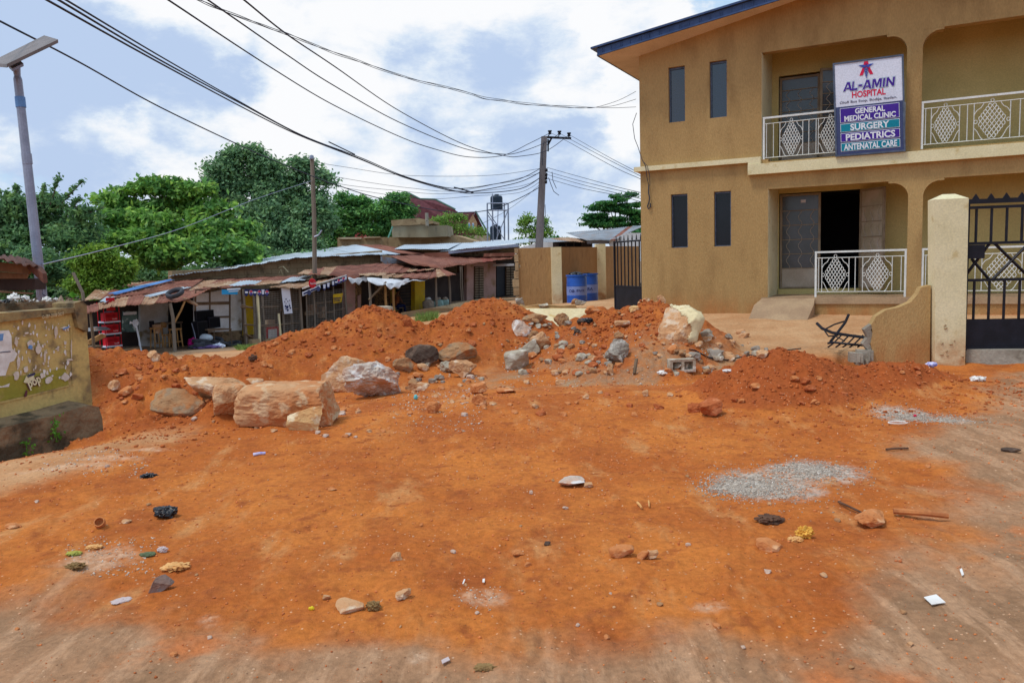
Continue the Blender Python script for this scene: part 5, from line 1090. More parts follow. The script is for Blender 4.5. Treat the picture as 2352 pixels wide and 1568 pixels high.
def behind():
    # long building with silver roof
    T = thing('long_tan_building', 'long tan mud block building with a silver sheet roof behind the low shacks', 'building', R(640, 640, 7))
    poly([(395, 700), (395, 622), (520, 616), (700, 590), (878, 575), (878, 700)], 7.0, .3, M['mudblock'], 'wall', T)
    rsheet((514, 619, 6.2), (682, 592, 6.2), (668, 582, 10.5), (514, 611, 10.5), [M['zinc']], T, 5, sag=.0)
    rsheet((385, 634, 6.4), (514, 619, 6.2), (514, 611, 10.5), (405, 628, 10.5), [M['zincd'], M['zinc']], T, 3)
    rsheet((680, 592, 6.2), (917, 583, 6.2), (817, 562, 10.5), (664, 583, 10.5), [M['zinc']], T, 5)
    rsheet((917, 582, 6.2), (992, 584, 7.4), (880, 563, 11), (817, 562, 10.5), [M['rust2'], M['rust']], T, 2)
    MB().tube([R(640, 615, 6.8), R(650, 612, 6.6), R(662, 625, 6.5)], .03, 5).build('dangling_wire', M['cream'], T); MB().tube([R(636, 640, 6.8), R(645, 618, 6.6), R(652, 640, 6.5)], .02, 5).build('dangling_wire', M['cream'], T)
    # right end of the row, pink walls and slatted doors under a rusty roof
    T = thing('pink_shop_row', 'row of pink fronted shops with slatted doors under a wide rusty roof', 'shop', R(1090, 700, 2)); o = 2.6
    poly([(1056, 745), (1056, 610), (1078, 610), (1078, 740)], o, .2, M['brownwall'], 'brown_wall', T)
    poly([(1072, 740), (1072, 606), (1092, 606), (1092, 735)], o-.3, .2, M['pink2'], 'pink_wall', T); poly([(1111, 740), (1111, 604), (1139, 602), (1139, 730)], o-.3, .2, M['pink2'], 'pink_wall', T); poly([(1092, 620), (1092, 604), (1111, 604), (1111, 618)], o-.3, .2, M['pink2'], 'pink_wall', T)
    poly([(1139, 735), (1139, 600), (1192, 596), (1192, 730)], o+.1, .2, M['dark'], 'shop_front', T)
    def slat(x0, x1, y0, y1, off, n):
        d = poly([(x0, y1), (x0, y0), (x1, y0), (x1, y1-2)], off, .06, M['brownwall'], 'slatted_door', T); m = MB()
        for k in range(n):
            y = y0+(y1-y0)*(k+.5)/n; a, b = R(x0+.7, y+1.2, off-.04), R(x1-.7, y+.8, off-.04); m.slab([a, b, b+np.array([0, 0, .06]), a+np.array([0, 0, .06])], RN*.04)
        m.build('slats', M['doorframe'], d); MB().tube([R((x0+x1)/2, y1-2, off-.1), R((x0+x1)/2, y0+2, off-.1)], .025, 4).build('door_bar', M['dark'], d)
    slat(1090, 1111, 612, 690, o-.35, 14); slat(1162, 1184, 608, 678, o-.1, 12); poly([(1141, 681), (1141, 608), (1160, 607), (1160, 680)], o-.05, .05, M['black'], 'barred_gate', T)
    rsheet((942, 607, 1.6), (1009, 616, .9), (992, 583, 7.5), (884, 583, 7.0), [M['rust']], T, 3)
    rsheet((1009, 616, .9), (1178, 593, 1.0), (1174, 586, 7.0), (992, 584, 7.5), [M['rust'], M['rust'], M['rust3']], T, 7)
    poly([(876, 600), (876, 588), (940, 600), (940, 604), (885, 606)], 4.2, .05, M['zincd'], 'gable_sheet', T)
    for px in (1057, 1081-20): post(px, 612, 700, 1.0, .035, T, 'post', M['polewood'])
    MB().slab([R(1166, 606, .9), R(1181, 605, .9), R(1181, 610, .9), R(1166, 611, .9)], -RN*1.0).build('paper_notice', M['white'], T)
    # low retaining wall
    lo = MB(); A_ = W(921, 735, 31.5); B_ = W(1190, 694, 38.5); A_[2] -= .3; B_[2] -= .3; tA = W(921, 718, 31.5); tm = W(990, 707, 33); tB = W(1100, 687, 36.3); t2 = W(1190, 686, 38.5)
    lo.slab([A_, B_, t2, tB, tm, tA], np.array([.1, .35, 0])); tag(lo.build('low_wall', M['wetconc2']), 'low stained concrete wall running up in front of the shops', 'wall')
    # zinc roofed building to the right of centre
    T = thing('zinc_roof_building', 'long low building with a bluish zinc roof edge behind the rusty roofs', 'building', W(1050, 600, 48))
    q = lambda px, py, Y: W(px, py, Y)
    MB().slab([q(900, 640, 49), q(900, 576, 49), q(1190, 566, 49), q(1190, 640, 49)], (.1, .3, 0)).build('wall', M['mud'], T)
    sheet((q(905, 572, 47), q(1030, 572, 47), q(1062, 558, 54), q(930, 562, 54)), M['zinc'], T); sheet((q(1010, 578, 47), q(1080, 570, 46.5), q(1095, 556, 54), q(1040, 560, 54)), M['zinc'], T); sheet((q(1075, 570, 46.5), q(1215, 556, 46), q(1215, 548, 55), q(1088, 556, 55)), M['zinc'], T); sheet((q(1215, 556, 46), q(1330, 556, 46), q(1320, 546, 55), q(1215, 548, 55)), M['zincd'], T)
    MB().slab([q(1030, 583, 46), q(1190, 567, 45.8), q(1190, 560, 45.8), q(1075, 571, 45.8), q(1030, 577, 46)], (.05, .15, 0)).build('fascia', M['galv'], T); MB().slab([q(975, 590, 46), q(1032, 590, 46), q(1032, 579, 46), q(975, 581, 46)], (.05, .15, 0)).build('rust_panel', M['rust'], T)
    MB().slab([q(1110, 590, 44), q(1190, 588, 44), q(1190, 580, 44), q(1112, 582, 44)], (.05, .15, 0)).build('rust_panel', M['rust'], T)
    MB().slab([q(1183, 600, 43), q(1183, 572, 43), q(1240, 556, 43), q(1272, 556, 43), q(1272, 600, 43)], (.05, .3, 0)).build('white_wall', M['white'], T)
    T = thing('patched_zinc_shed', 'low shed with a patched grey and rust zinc roof left of the brown building', 'shed', W(1380, 600, 42))
    MB().slab([q(1270, 600, 43), q(1270, 556, 43), q(1360, 552, 43), q(1360, 600, 43)], (.05, .3, 0)).build('dark_front', M['dark'], T); MB().slab([q(1400, 600, 41), q(1400, 550, 41), q(1440, 535, 41), q(1480, 535, 41), q(1480, 600, 41)], (.05, .3, 0)).build('gable_wall', M['white'], T)
    sheet((q(1265, 549, 42), q(1352, 558, 41.5), q(1346, 548, 44), q(1290, 545, 46)), M['rust2'], T); sheet((q(1345, 551, 40.5), q(1400, 552, 40.5), q(1443, 521, 47), q(1300, 535, 49)), M['zincd'], T); sheet((q(1400, 552, 40.5), q(1414, 552, 40.4), q(1455, 519, 47), q(1442, 521, 47)), M['rust'], T); sheet((q(1413, 552, 40.4), q(1440, 536, 41.5), q(1490, 516, 46), q(1454, 519, 47)), M['zincd'], T)
    MB().slab([q(1349, 560, 41.5), q(1400, 560, 41.5), q(1400, 551, 41.5), q(1349, 551, 41.5)], (0, .1, 0)).build('fascia', M['galv'], T)
    for i in range(3): MB().slab([q(1284+i*18, 566, 42.4), q(1299+i*18, 566, 42.4), q(1299+i*18, 558, 42.4), q(1284+i*18, 558, 42.4)], (0, .05, 0)).build('opening', M['blackv'], T)
    # unfinished flat roofed block
    T = thing('unfinished_block', 'unfinished flat roofed concrete block with bare parapets in front of the maroon house', 'building', W(940, 570, 58))
    m = MB(); m.slab([q(775, 610, 58), q(775, 548, 58), q(1045, 540, 58), q(1098, 556, 58), q(1098, 610, 58)], (.5, 4, 0)); m.build('wall', M['mud'], T)
    MB().slab([q(777, 549, 57.7), q(777, 545, 57.7), q(829, 545, 57.7), q(829, 549, 57.7)], (0, .4, 0)).build('parapet', M['cream2'], T); MB().slab([q(836, 547, 57.7), q(836, 544, 57.7), q(873, 543, 57.7), q(873, 546, 57.7)], (0, .4, 0)).build('parapet', M['cream2'], T)
    MB().slab([q(901, 545, 56), q(899, 518, 56), q(984, 514, 56), q(984, 545, 56)], (.2, 3, 0)).build('tank_room', M['conc2'], T); MB().slab([q(984, 545, 56), q(984, 519, 56), q(1026, 517, 56.5), q(1029, 543, 56.5)], (.2, 3, 0)).build('tank_room', M['conc2'], T); MB().slab([q(900, 519, 55.9), q(898, 506, 55.9), q(960, 501, 55.9), q(994, 507, 55.9), q(994, 513, 55.9), q(984, 515, 55.9)], (.2, 3, 0)).build('rough_upper_course', M['mud'], T)
    MB().tube([q(981, 519, 55.5), q(980, 489, 55.5)], .12, 6).build('column_stub', M['conc'], T); MB().tube([q(880+12, 546, 55), q(902, 520, 55)], .06, 5).build('pipe', mat('green_pipe', S(110, 170, 150), None, 3, .5), T)
    # maroon roofed house far behind
    T = thing('maroon_roof_house', 'large house with a steep maroon tiled roof and brick dormer far behind', 'house', W(1020, 560, 90)); Y = 90
    def face(pts, mt, nm, th=(0, .25, 0)): return MB().slab([q(*p) for p in pts], th).build(nm, mt, T)
    face([(915, 560, 92), (925, 452, 92), (938, 444, 92), (965, 458, 92), (1000, 459, 92), (1045, 482, 91), (1127, 545, 90), (1127, 560, 90)], M['maroon'], 'roof')
    face([(1020, 545, 88), (1075, 519-2, 88), (1092, 487, 86), (1120, 545, 88)], M['maroon'], 'side_roof'); face([(1026, 520, 87.5), (1030, 488, 87.5), (1092, 486, 85), (1073, 519, 86)], M['maroon'], 'side_roof')
    br = mat('brick_gable', S(176, 142, 108), S(150, 112, 86), 6, .9, c3=S(200, 176, 146), sc3=8); face([(1074, 533, 84.5), (1074, 512, 84.5), (1086, 492, 84.5), (1096, 512, 84.5), (1096, 534, 84.5)], br, 'dormer')
    for x in (1075, 1084):
        f_ = face([(x, 525, 84.2), (x, 514, 84.2), (x+2, 511, 84.2), (x+5, 514, 84.2), (x+5, 526, 84.2)], M['white'], 'window', (0, .1, 0)); MB().slab([q(x+.8, 524, 84.1), q(x+.8, 514, 84.1), q(x+4.2, 514, 84.1), q(x+4.2, 525, 84.1)], (0, .05, 0)).build('pane', M['blueplastic'], f_)
    face([(1060, 552, 84), (1060, 540, 84), (1125, 541, 88), (1125, 560, 88)], M['cream2'], 'wall')
    m = MB()
    for (a, b) in (((924, 452), (938, 443)), ((938, 443), (965, 457)), ((965, 457), (1000, 458)), ((1000, 458), (1046, 481)), ((1092, 485), (1127, 545))): m.tube([q(*a, 89.8), q(*b, 89.8)], .1, 5)
    m.build('ridge_cap', mat('green_ridge', S(96, 130, 118), None, 3, .6), T)
    T = thing('red_roof_house', 'house with a dull red tiled roof glimpsed through the trees', 'house', W(800, 550, 80)); MB().slab([q(765, 560, 80), q(775, 520, 80), q(805, 513, 80), q(845, 545, 80), q(845, 560, 80)], (0, 5, 0)).build('roof', mat('red_tiles', S(168, 70, 70), S(150, 60, 60), 3, .7), T); MB().slab([q(770, 590, 80), q(770, 560, 80), q(848, 560, 80), q(848, 590, 80)], (0, 5, 0)).build('wall', M['cream2'], T)
M['rust3'] = mat('red_rust_sheet', S(150, 80, 66), S(126, 66, 54), .9, .85, .2, 30, c3=S(120, 76, 62), sc3=3, island=.06)
M['pink2'] = mat('pink_wall_soiled', S(186, 150, 140), S(172, 136, 124), 1.2, .9, .2, 30, c3=S(150, 118, 86), sc3=1.6, lo3=.52, hi3=.7)
M['cream2'] = mat('weathered_cream', S(206, 186, 156), S(176, 152, 120), 1, .9)
M['conc2'] = mat('weathered_concrete', S(172, 160, 134), S(146, 130, 104), .7, .95, vec=(1, 1, .4), c3=S(120, 108, 88), sc3=2)
M['wetconc2'] = mat('stained_concrete_wall', S(150, 132, 104), S(120, 104, 80), .8, .95, .5, 12, c3=S(84, 74, 58), sc3=2)
def blockmat():
    m = mat('mud_block_wall', S(180, 156, 122), S(160, 134, 102), .8, .95, .6, 18, c3=S(128, 108, 84), sc3=2.2); N = m.node_tree.nodes; L = m.node_tree.links
    br = N.new('ShaderNodeTexBrick'); br.inputs['Scale'].default_value = 1.; br.inputs['Brick Width'].default_value = .45; br.inputs['Row Height'].default_value = .24; br.inputs['Mortar Size'].default_value = .018; br.inputs['Color1'].default_value = (1, 1, 1, 1); br.inputs['Color2'].default_value = (.88, .86, .84, 1); br.inputs['Mortar'].default_value = (.55, .5, .45, 1)
    tc = N.new('ShaderNodeTexCoord'); mp = N.new('ShaderNodeMapping'); mp.inputs['Rotation'].default_value = (math.pi/2, 0, 0); L.new(tc.outputs['Object'], mp.inputs[0]); L.new(mp.outputs[0], br.inputs['Vector'])
    B = N['Principled BSDF']; old = B.inputs['Base Color'].links[0].from_socket; mx = N.new('ShaderNodeMix'); mx.data_type = 'RGBA'; mx.blend_type = 'MULTIPLY'; mx.inputs[0].default_value = .7; L.new(old, mx.inputs[6]); L.new(br.outputs['Color'], mx.inputs[7]); L.new(mx.outputs[2], B.inputs['Base Color']); return m
M['mudblock'] = blockmat()
behind()

def tank_tower():
    Y = 70; q = lambda px, py, dY=0.: W(px, py, Y+dY)
    T = thing('tank_stand', 'tall blue grey steel stand carrying a black water tank', 'tower', q(1144, 552)); m = MB()
    cs = [(1119, 0), (1167, 0), (1131, 2.0), (1158, 2.0)]; zt = 467; zp = 483; zb = 560
    tops = [q(x, zt, d) for x, d in cs]
    for (x, d) in cs: MB().tube([q(x+1, zb, d), q(x, zt, d)], .07, 5).build('leg', M['galv'], T)
    for py in (zt, zp):
        pts = [q(cs[i][0], py, cs[i][1]) for i in (0, 1, 3, 2, 0)]; [m.tube([a, b], .05, 4) for a, b in zip(pts[:-1], pts[1:])]
    m.build('rails', M['galv'], T); m = MB()
    m.slab([q(1119, zp+.5, 0), q(1167, zp+.5, 0), q(1158, zp+.5, 2), q(1131, zp+.5, 2)], (0, 0, .08)); m.build('platform', M['galv'], T); m = MB()
    for a, b in (((1120, zp+2), (1144, 520)), ((1144, zp), (1142, 550)), ((1166, zp+2), (1140, 550)), ((1120, zp+10), (1160, 552)), ((1131, 445), (1133, 552))): m.tube([q(*a), q(*b)], .04, 4)
    m.build('braces', M['galv'], T)
    def tank(px, pt, pb, r, lab):
        a = q(px, pb, .8); b = q(px, pt, .8); h = b[2]-a[2]; prof = [(r*.96, 0)]
        for k in range(8): prof += [(r, h*(.03+.1*k)), (r*.95, h*(.08+.1*k))]
        prof += [(r*.98, h*.84), (r*.8, h*.94), (r*.35, h*.96), (r*.33, h), (0, h)]; t_ = thing('water_tank', lab, 'tank', a, 'black ribbed water tanks'); MB().lathe(a, prof, 24).build('tank_body', M['tank'], t_, True); MB().lathe(b, [(0, -.02), (r*.34, -.02), (r*.34, .06), (0, .07)], 16).build('lid', M['tank'], t_)
    M['tank'] = mat('ribbed_black_tank', S(44, 58, 74), S(36, 48, 62), 2, .5); tank(1141, 448, 482, .56, 'black ribbed water tank on top of the steel stand'); tank(1139, 517, 551, .52, 'lower black ribbed water tank between the stand legs')
tank_tower()

# ---------------------------------------------------------------- poles, lamp and cables
def poles():
    Y = 38; q = W
    T = thing('utility_pole', 'leaning concrete power pole with a crossarm and three insulators', 'utility pole', q(1236, 600, Y))
    b = q(1235, 640, Y); t = q(1250, 314, Y); d = (t-b); wv = np.array([1, 0, 0]); m = MB()
    P = []
    for p, w_ in ((b, .20), (t, .14)): P += [p+np.array([-w_, -.12, 0]), p+np.array([w_, -.12, 0]), p+np.array([w_, .12, 0]), p+np.array([-w_, .12, 0])]
    m.add(P, [(0, 1, 5, 4), (1, 2, 6, 5), (2, 3, 7, 6), (3, 0, 4, 7), (4, 5, 6, 7)]); m.build('shaft', M['poleconc'], T)
    m = MB(); a = q(1257, 315.5, Y); e = q(1312, 318, Y); m.tube([a, e], .055, 4); m.build('crossarm', M['black'], T); MB().tube([q(1258, 334, Y), q(1267, 317, Y)], .045, 4).build('arm_brace', M['black'], T); MB().tube([q(1259, 348, Y), q(1259, 320, Y)], .05, 4).build('bracket', M['black'], T)
    for (x0, y0, x1, y1) in ((1258, 316, 1263, 306), (1282, 317, 1285, 307), (1306, 318, 1307, 311)):
        A_, B_ = q(x0, y0, Y), q(x1, y1, Y); i_ = MB(); i_.tube([A_, B_], .025, 5); o = i_.build('insulator_pin', M['black'], T); MB().lathe(B_-np.array([0, 0, .05]), [(0, 0), (.07, 0), (.08, .06), (.05, .08), (.10, .13), (.10, .17), (0, .18)], 12).build('insulator', M['black'], T)
    for k, y in enumerate((391, 401, 409, 418)): MB().lathe(q(1255-k*.4, y, Y-.1), [(0, -.06), (.07, -.06), (.09, 0), (.07, .06), (0, .06)], 10, (1, 0, 0)).build('side_insulator', M['black'], T)
    for pts in (((1260, 408), (1266, 425), (1272, 440), (1284, 449)), ((1250, 325), (1245, 345), (1246, 380)), ((1252, 470), (1253, 490), (1250, 520)), ((1268, 395), (1270, 415), (1278, 433))): MB().tube([q(x, y, Y-.2) for x, y in pts], .015, 4).build('loose_wire', M['cable'], T)
    Y2 = 34; T = thing('utility_pole', 'weathered wooden pole with a slanting metal bracket rising above the mesh kiosk', 'utility pole', q(723, 640, Y2))
    a, c = q(723, 660, Y2), q(716.5, 360, Y2); MB().tube([a, (a+c)/2+np.array([.04, 0, 0]), c], .10, 8, .085).build('shaft', M['polewood'], T)
    MB().tube([q(722, 544, Y2-.2), q(732, 540, Y2-.2), q(739, 529, Y2-.2)], .035, 5).build('bracket', M['galv'], T); MB().lathe(q(716, 364, Y2-.12), [(0, -.05), (.08, -.05), (.1, .0), (.08, .12), (0, .15)], 10).build('insulator', M['galv'], T)
    # leaning solar street lamp at left
    Y3 = 12.5; T = thing('solar_street_lamp', 'tall leaning galvanised solar street lamp with lettering down its pole', 'street lamp', q(104, 760, Y3))
    a, c = q(102.5, 735, Y3), q(41, 183, Y3); MB().tube([a, c], .078, 12, .060).build('pole', M['galv'], T); e = q(38.5, 163, Y3); MB().tube([c, c+(e-c)*.35], .062, 10, .05).build('pole_neck', M['galv'], T); MB().tube([c+(e-c)*.35, e, q(37, 148, Y3)], .045, 10, .06).build('clamp', M['galv'], T)
    for py, px in ((235, 47), (365, 62)): s_ = q(px, py, Y3); MB().tube([s_-(c-a)/np.linalg.norm(c-a)*.08, s_+(c-a)/np.linalg.norm(c-a)*.08], .072, 12).build('joint_band', M['blueplastic'] if py < 300 else M['galv'], T)
    # panel: slanted flat box seen from below
    p4 = [q(-12, 155, 12.3), q(104, 87, 12.9), q(149-15, 106, 12.0), q(20, 166, 11.4)]
    MB().slab([q(-25, 152, 12.5), q(102, 89, 13.0), q(134, 99, 12.0), q(16, 156, 11.5)], (0, 0, .05)).build('solar_panel', M['lampunder'], T)
    MB().slab([q(20, 150, 12.0), q(46, 139, 12.1), q(54, 146, 11.8), q(28, 158, 11.7)], (0, 0, -.04)).build('lamp_housing', M['galv'], T)
    ax = (a-c); ax /= np.linalg.norm(ax); side = np.array([0, 0, 1.])-ax*ax[2]; rt = np.cross((0, 1, 0), ax); rt /= np.linalg.norm(rt)
    for (s, px, py, L_) in (('2022/C.A.S/FHO.', 98.5, 622, .82), ('164', 106+1, 700, .19)):
        f_ = Fr(q(px-6.5 if s != '164' else px-6.5, py-0, Y3-.10), ax, -rt if rt[0] < 0 else rt, (0, -1, 0)); f_.o = q(94, 620, Y3-.09) if s != '164' else q(102.5, 697, Y3-.09)
        f_.u = np.cross(ax, (0, -1, 0)); f_.u = f_.u/np.linalg.norm(f_.u); f_.u = f_.u if f_.u[0] > 0 else -f_.u; f_ = Fr(f_.o, ax, f_.u, (0, -1, 0)); f_.o = f_.o - f_.u*.02
        text('lettering', s, f_, L_, .055, M['ink'], T, .01, .001)
M['lampunder'] = mat('aluminium_underside', S(128, 116, 112), S(112, 102, 98), 3, .5)
poles()
def cables():
    def cab(pts, r, lab, grp='power cables crossing the sky', nm='cable', mt=None):
        """pts (px, py, depth): smooth curve through them"""
        P = [W(*p) for p in pts]; out = []
        for i in range(len(P)-1):
            p0, p1, p2, p3 = P[max(i-1, 0)], P[i], P[i+1], P[min(i+2, len(P)-1)]
            for t in np.arange(8)/8: out.append(.5*((2*p1)+(-p0+p2)*t+(2*p0-5*p1+4*p2-p3)*t*t+(-p0+3*p1-3*p2+p3)*t**3))
        out.append(P[-1]); return tag(MB().tube(out, r, 4, cap=True).build(nm, mt or M['cable']), lab, 'cable', grp)
    cab([(-60, 16, 11), (0, 49, 12), (180, 142, 15), (367, 246, 19), (555, 336, 24), (630, 369, 26), (735, 412, 28), (773, 425, 29), (870, 455, 31), (1030, 487, 34), (1125, 482, 36), (1194, 455, 37), (1243, 428, 38)], .018, 'lowest dark cable, running from the left edge down behind the treetops')
    cab([(60, -26, 10), (107, 0, 11), (367, 145, 16), (588, 263, 23), (692, 313, 26), (830, 367, 29), (921, 405, 31), (1009, 432, 33), (1051, 440, 34), (1100, 438, 35), (1194, 418, 37), (1245, 393, 38)], .019, 'lowest of the three thick cables bunched at upper left')
    cab([(85, -28, 10), (134, 0, 11), (367, 138, 16), (542, 232, 22), (692, 311, 26), (830, 366, 29), (921, 404, 31), (1043, 438, 34), (1093, 444, 35), (1194, 434, 37), (1245, 405, 38)], .019, 'middle of the three thick cables bunched at upper left')
    cab([(100, -28, 10), (151, 0, 11), (367, 129, 16), (542, 229, 22), (692, 310, 26), (830, 363, 29), (921, 402, 31), (1009, 428, 33), (1064, 433, 34.5), (1130, 424, 36), (1194, 411, 37), (1245, 385, 38)], .017, 'uppermost of the three thick cables bunched at upper left')
    cab([(1043, 430.5, 34), (1065, 436, 34.5), (1087, 443, 35)], .03, 'short thick splice on the bunched cables above the house', nm='cable_splice')
    cab([(755, 326, 27.5), (790, 343, 28), (815, 355, 28.6)], .022, 'ragged tape wrapped on the bunched cables', nm='cable_splice')
    cab([(340, -30, 10), (386, 0, 11), (617, 152, 17), (767, 242, 22), (918, 314, 27), (1000, 343, 30), (1079, 361, 33), (1156, 357, 35.5), (1215, 330, 37), (1263, 306, 38)], .015, 'single cable meeting the left insulator of the crossarm')
    cab([(430, -32, 10), (477, 0, 11), (660, 127, 16), (767, 197, 19), (919, 282, 25), (1068, 342, 31), (1151, 354, 34), (1189, 351, 36), (1250, 329, 37.5), (1285, 307, 38)], .015, 'single cable meeting the middle insulator of the crossarm')
    cab([(520, -30, 9), (560, 0, 10), (660, 80, 13), (767, 152, 17), (919, 256, 24), (1068, 333, 30), (1159, 358, 34), (1195, 359, 36), (1254, 347, 37.5), (1306, 311, 38)], .015, 'single cable meeting the right insulator of the crossarm')
    tw = [(430, -12, 9), (455, 0, 9.3), (502, 20, 10), (600, 58, 11), (660, 79, 11.6), (767, 121, 13), (860, 154, 14.2), (955, 185, 15), (1048, 206, 16), (1115, 226, 16.4), (1202, 238, 17), (1300, 246, 17.3), (1367, 247, 17.5)]
    for k, (end, lab) in enumerate((([(1420, 231, 17.6), (1461, 210, 17.8)], 'thin twisted house wire rising to the brown wall, top one'), ([(1410, 243, 17.6), (1461, 228, 17.8)], 'thin twisted house wire to the brown wall, middle one'), ([(1410, 248, 17.6), (1461, 246, 17.8)], 'thin twisted house wire to the brown wall, lowest one'))):
        pts = []
        for i, p in enumerate(tw[:-1]):
            for s in (0, .5):
                n_ = tw[i+1]; x = p[0]+(n_[0]-p[0])*s; y = p[1]+(n_[1]-p[1])*s; pts.append((x, y+2.4*math.sin(x*.021+k*2.1)+.8*math.sin(x*.09+k), p[2]+(n_[2]-p[2])*s+.02*k))
        cab(pts+[tw[-1]]+end, .0048, lab, 'thin wires running to the hospital')
    for i, (pts, lab) in enumerate((([(1310, 311, 38), (1389, 356, 30), (1455, 391, 25), (1500, 415, 22)], 'upper wire from the crossarm down to the hospital'), ([(1288, 308, 38), (1365, 350, 30), (1466, 402, 24), (1500, 420, 22)], 'middle wire from the crossarm down to the hospital'), ([(1266, 306, 38), (1296, 321, 34), (1405, 381, 28), (1466, 409, 24), (1500, 424, 22)], 'lower wire from the crossarm down to the hospital'),
        ([(1256, 385, 38), (1389, 422, 30), (1470, 442, 25), (1520, 452, 22)], 'highest of four slack wires right of the pole'), ([(1256, 394, 38), (1334, 416, 33), (1470, 449, 25), (1520, 460, 22)], 'second of four slack wires right of the pole'), ([(1256, 401, 38), (1340, 425, 33), (1470, 456, 25), (1520, 466, 22)], 'third of four slack wires right of the pole'), ([(1257, 410, 38), (1334, 432, 33), (1424, 450, 28), (1470, 463, 25), (1520, 474, 22)], 'lowest of four slack wires right of the pole'))):
        cab(pts, .010, lab, 'wires right of the concrete pole')
    for (pts, lab) in (([(718, 372, 34), (800, 385, 35), (919, 402, 36), (1050, 405, 37), (1150, 401, 37.5), (1248, 386, 38)], 'thin wire between the two poles, highest'), ([(718, 390, 34), (781, 408, 35), (942, 432, 36), (1064, 437, 37), (1248, 396, 38)], 'thin wire between the two poles, second'), ([(718, 398, 34), (777, 422, 35), (914, 438, 36), (1026, 445, 37), (1194, 428, 37.7), (1248, 402, 38)], 'thin wire between the two poles, third'), ([(718, 402, 34), (777, 428, 35), (925, 452, 36), (1000, 457, 36.5), (1093, 450, 37), (1194, 442, 37.6), (1248, 412, 38)], 'thin wire between the two poles, lowest'),
        ([(1093, 520, 40), (1150, 492, 39), (1200, 458, 38.5), (1249, 416, 38)], 'thin slack wire rising from the water tank to the pole')): cab(pts, .009, lab, 'thin wires strung between the poles')
    cab([(98, 607, 12.4), (260, 568, 17), (420, 523, 23), (588, 457, 29), (717, 415, 34)], .010, 'pale thin line from the street lamp pole to the wooden pole', None, mt=M['galv'])
    # wires and hook on the hospital corner
    w = lambda pts, r, lab: tag(MB().tube([HF.p(u, z, o) for u, z, o in pts], r, 5).build('wire', M['cable']), lab, 'wire', 'loose wires on the hospital corner')
    w([(-.06, 4.62, .02), (-.14, 4.4, .04), (-.10, 4.1, .05), (-.02, 3.9, .06), (.08, 3.65, .14), (.16, 3.5, .14), (.17, 3.3, .10), (.19, 3.1, .03)], .007, 'loose dark wire looping down the left corner of the brown wall')
    w([(.10, 3.6, .13), (.20, 3.5, .14), (.24, 3.3, .12), (.22, 3.1, .04)], .006, 'thin pale wire hanging over the cream trim at the corner')
    w([(.19, 3.12, .03), (.19, 2.95, .05), (.21, 2.85, .05), (.19, 2.75, .04), (.16, 2.68, .04), (.18, 2.62, .04), (.22, 2.66, .04), (.22, 2.74, .04)], .013, 'rusty hook with coiled wire on the corner wall below the trim')
cables()
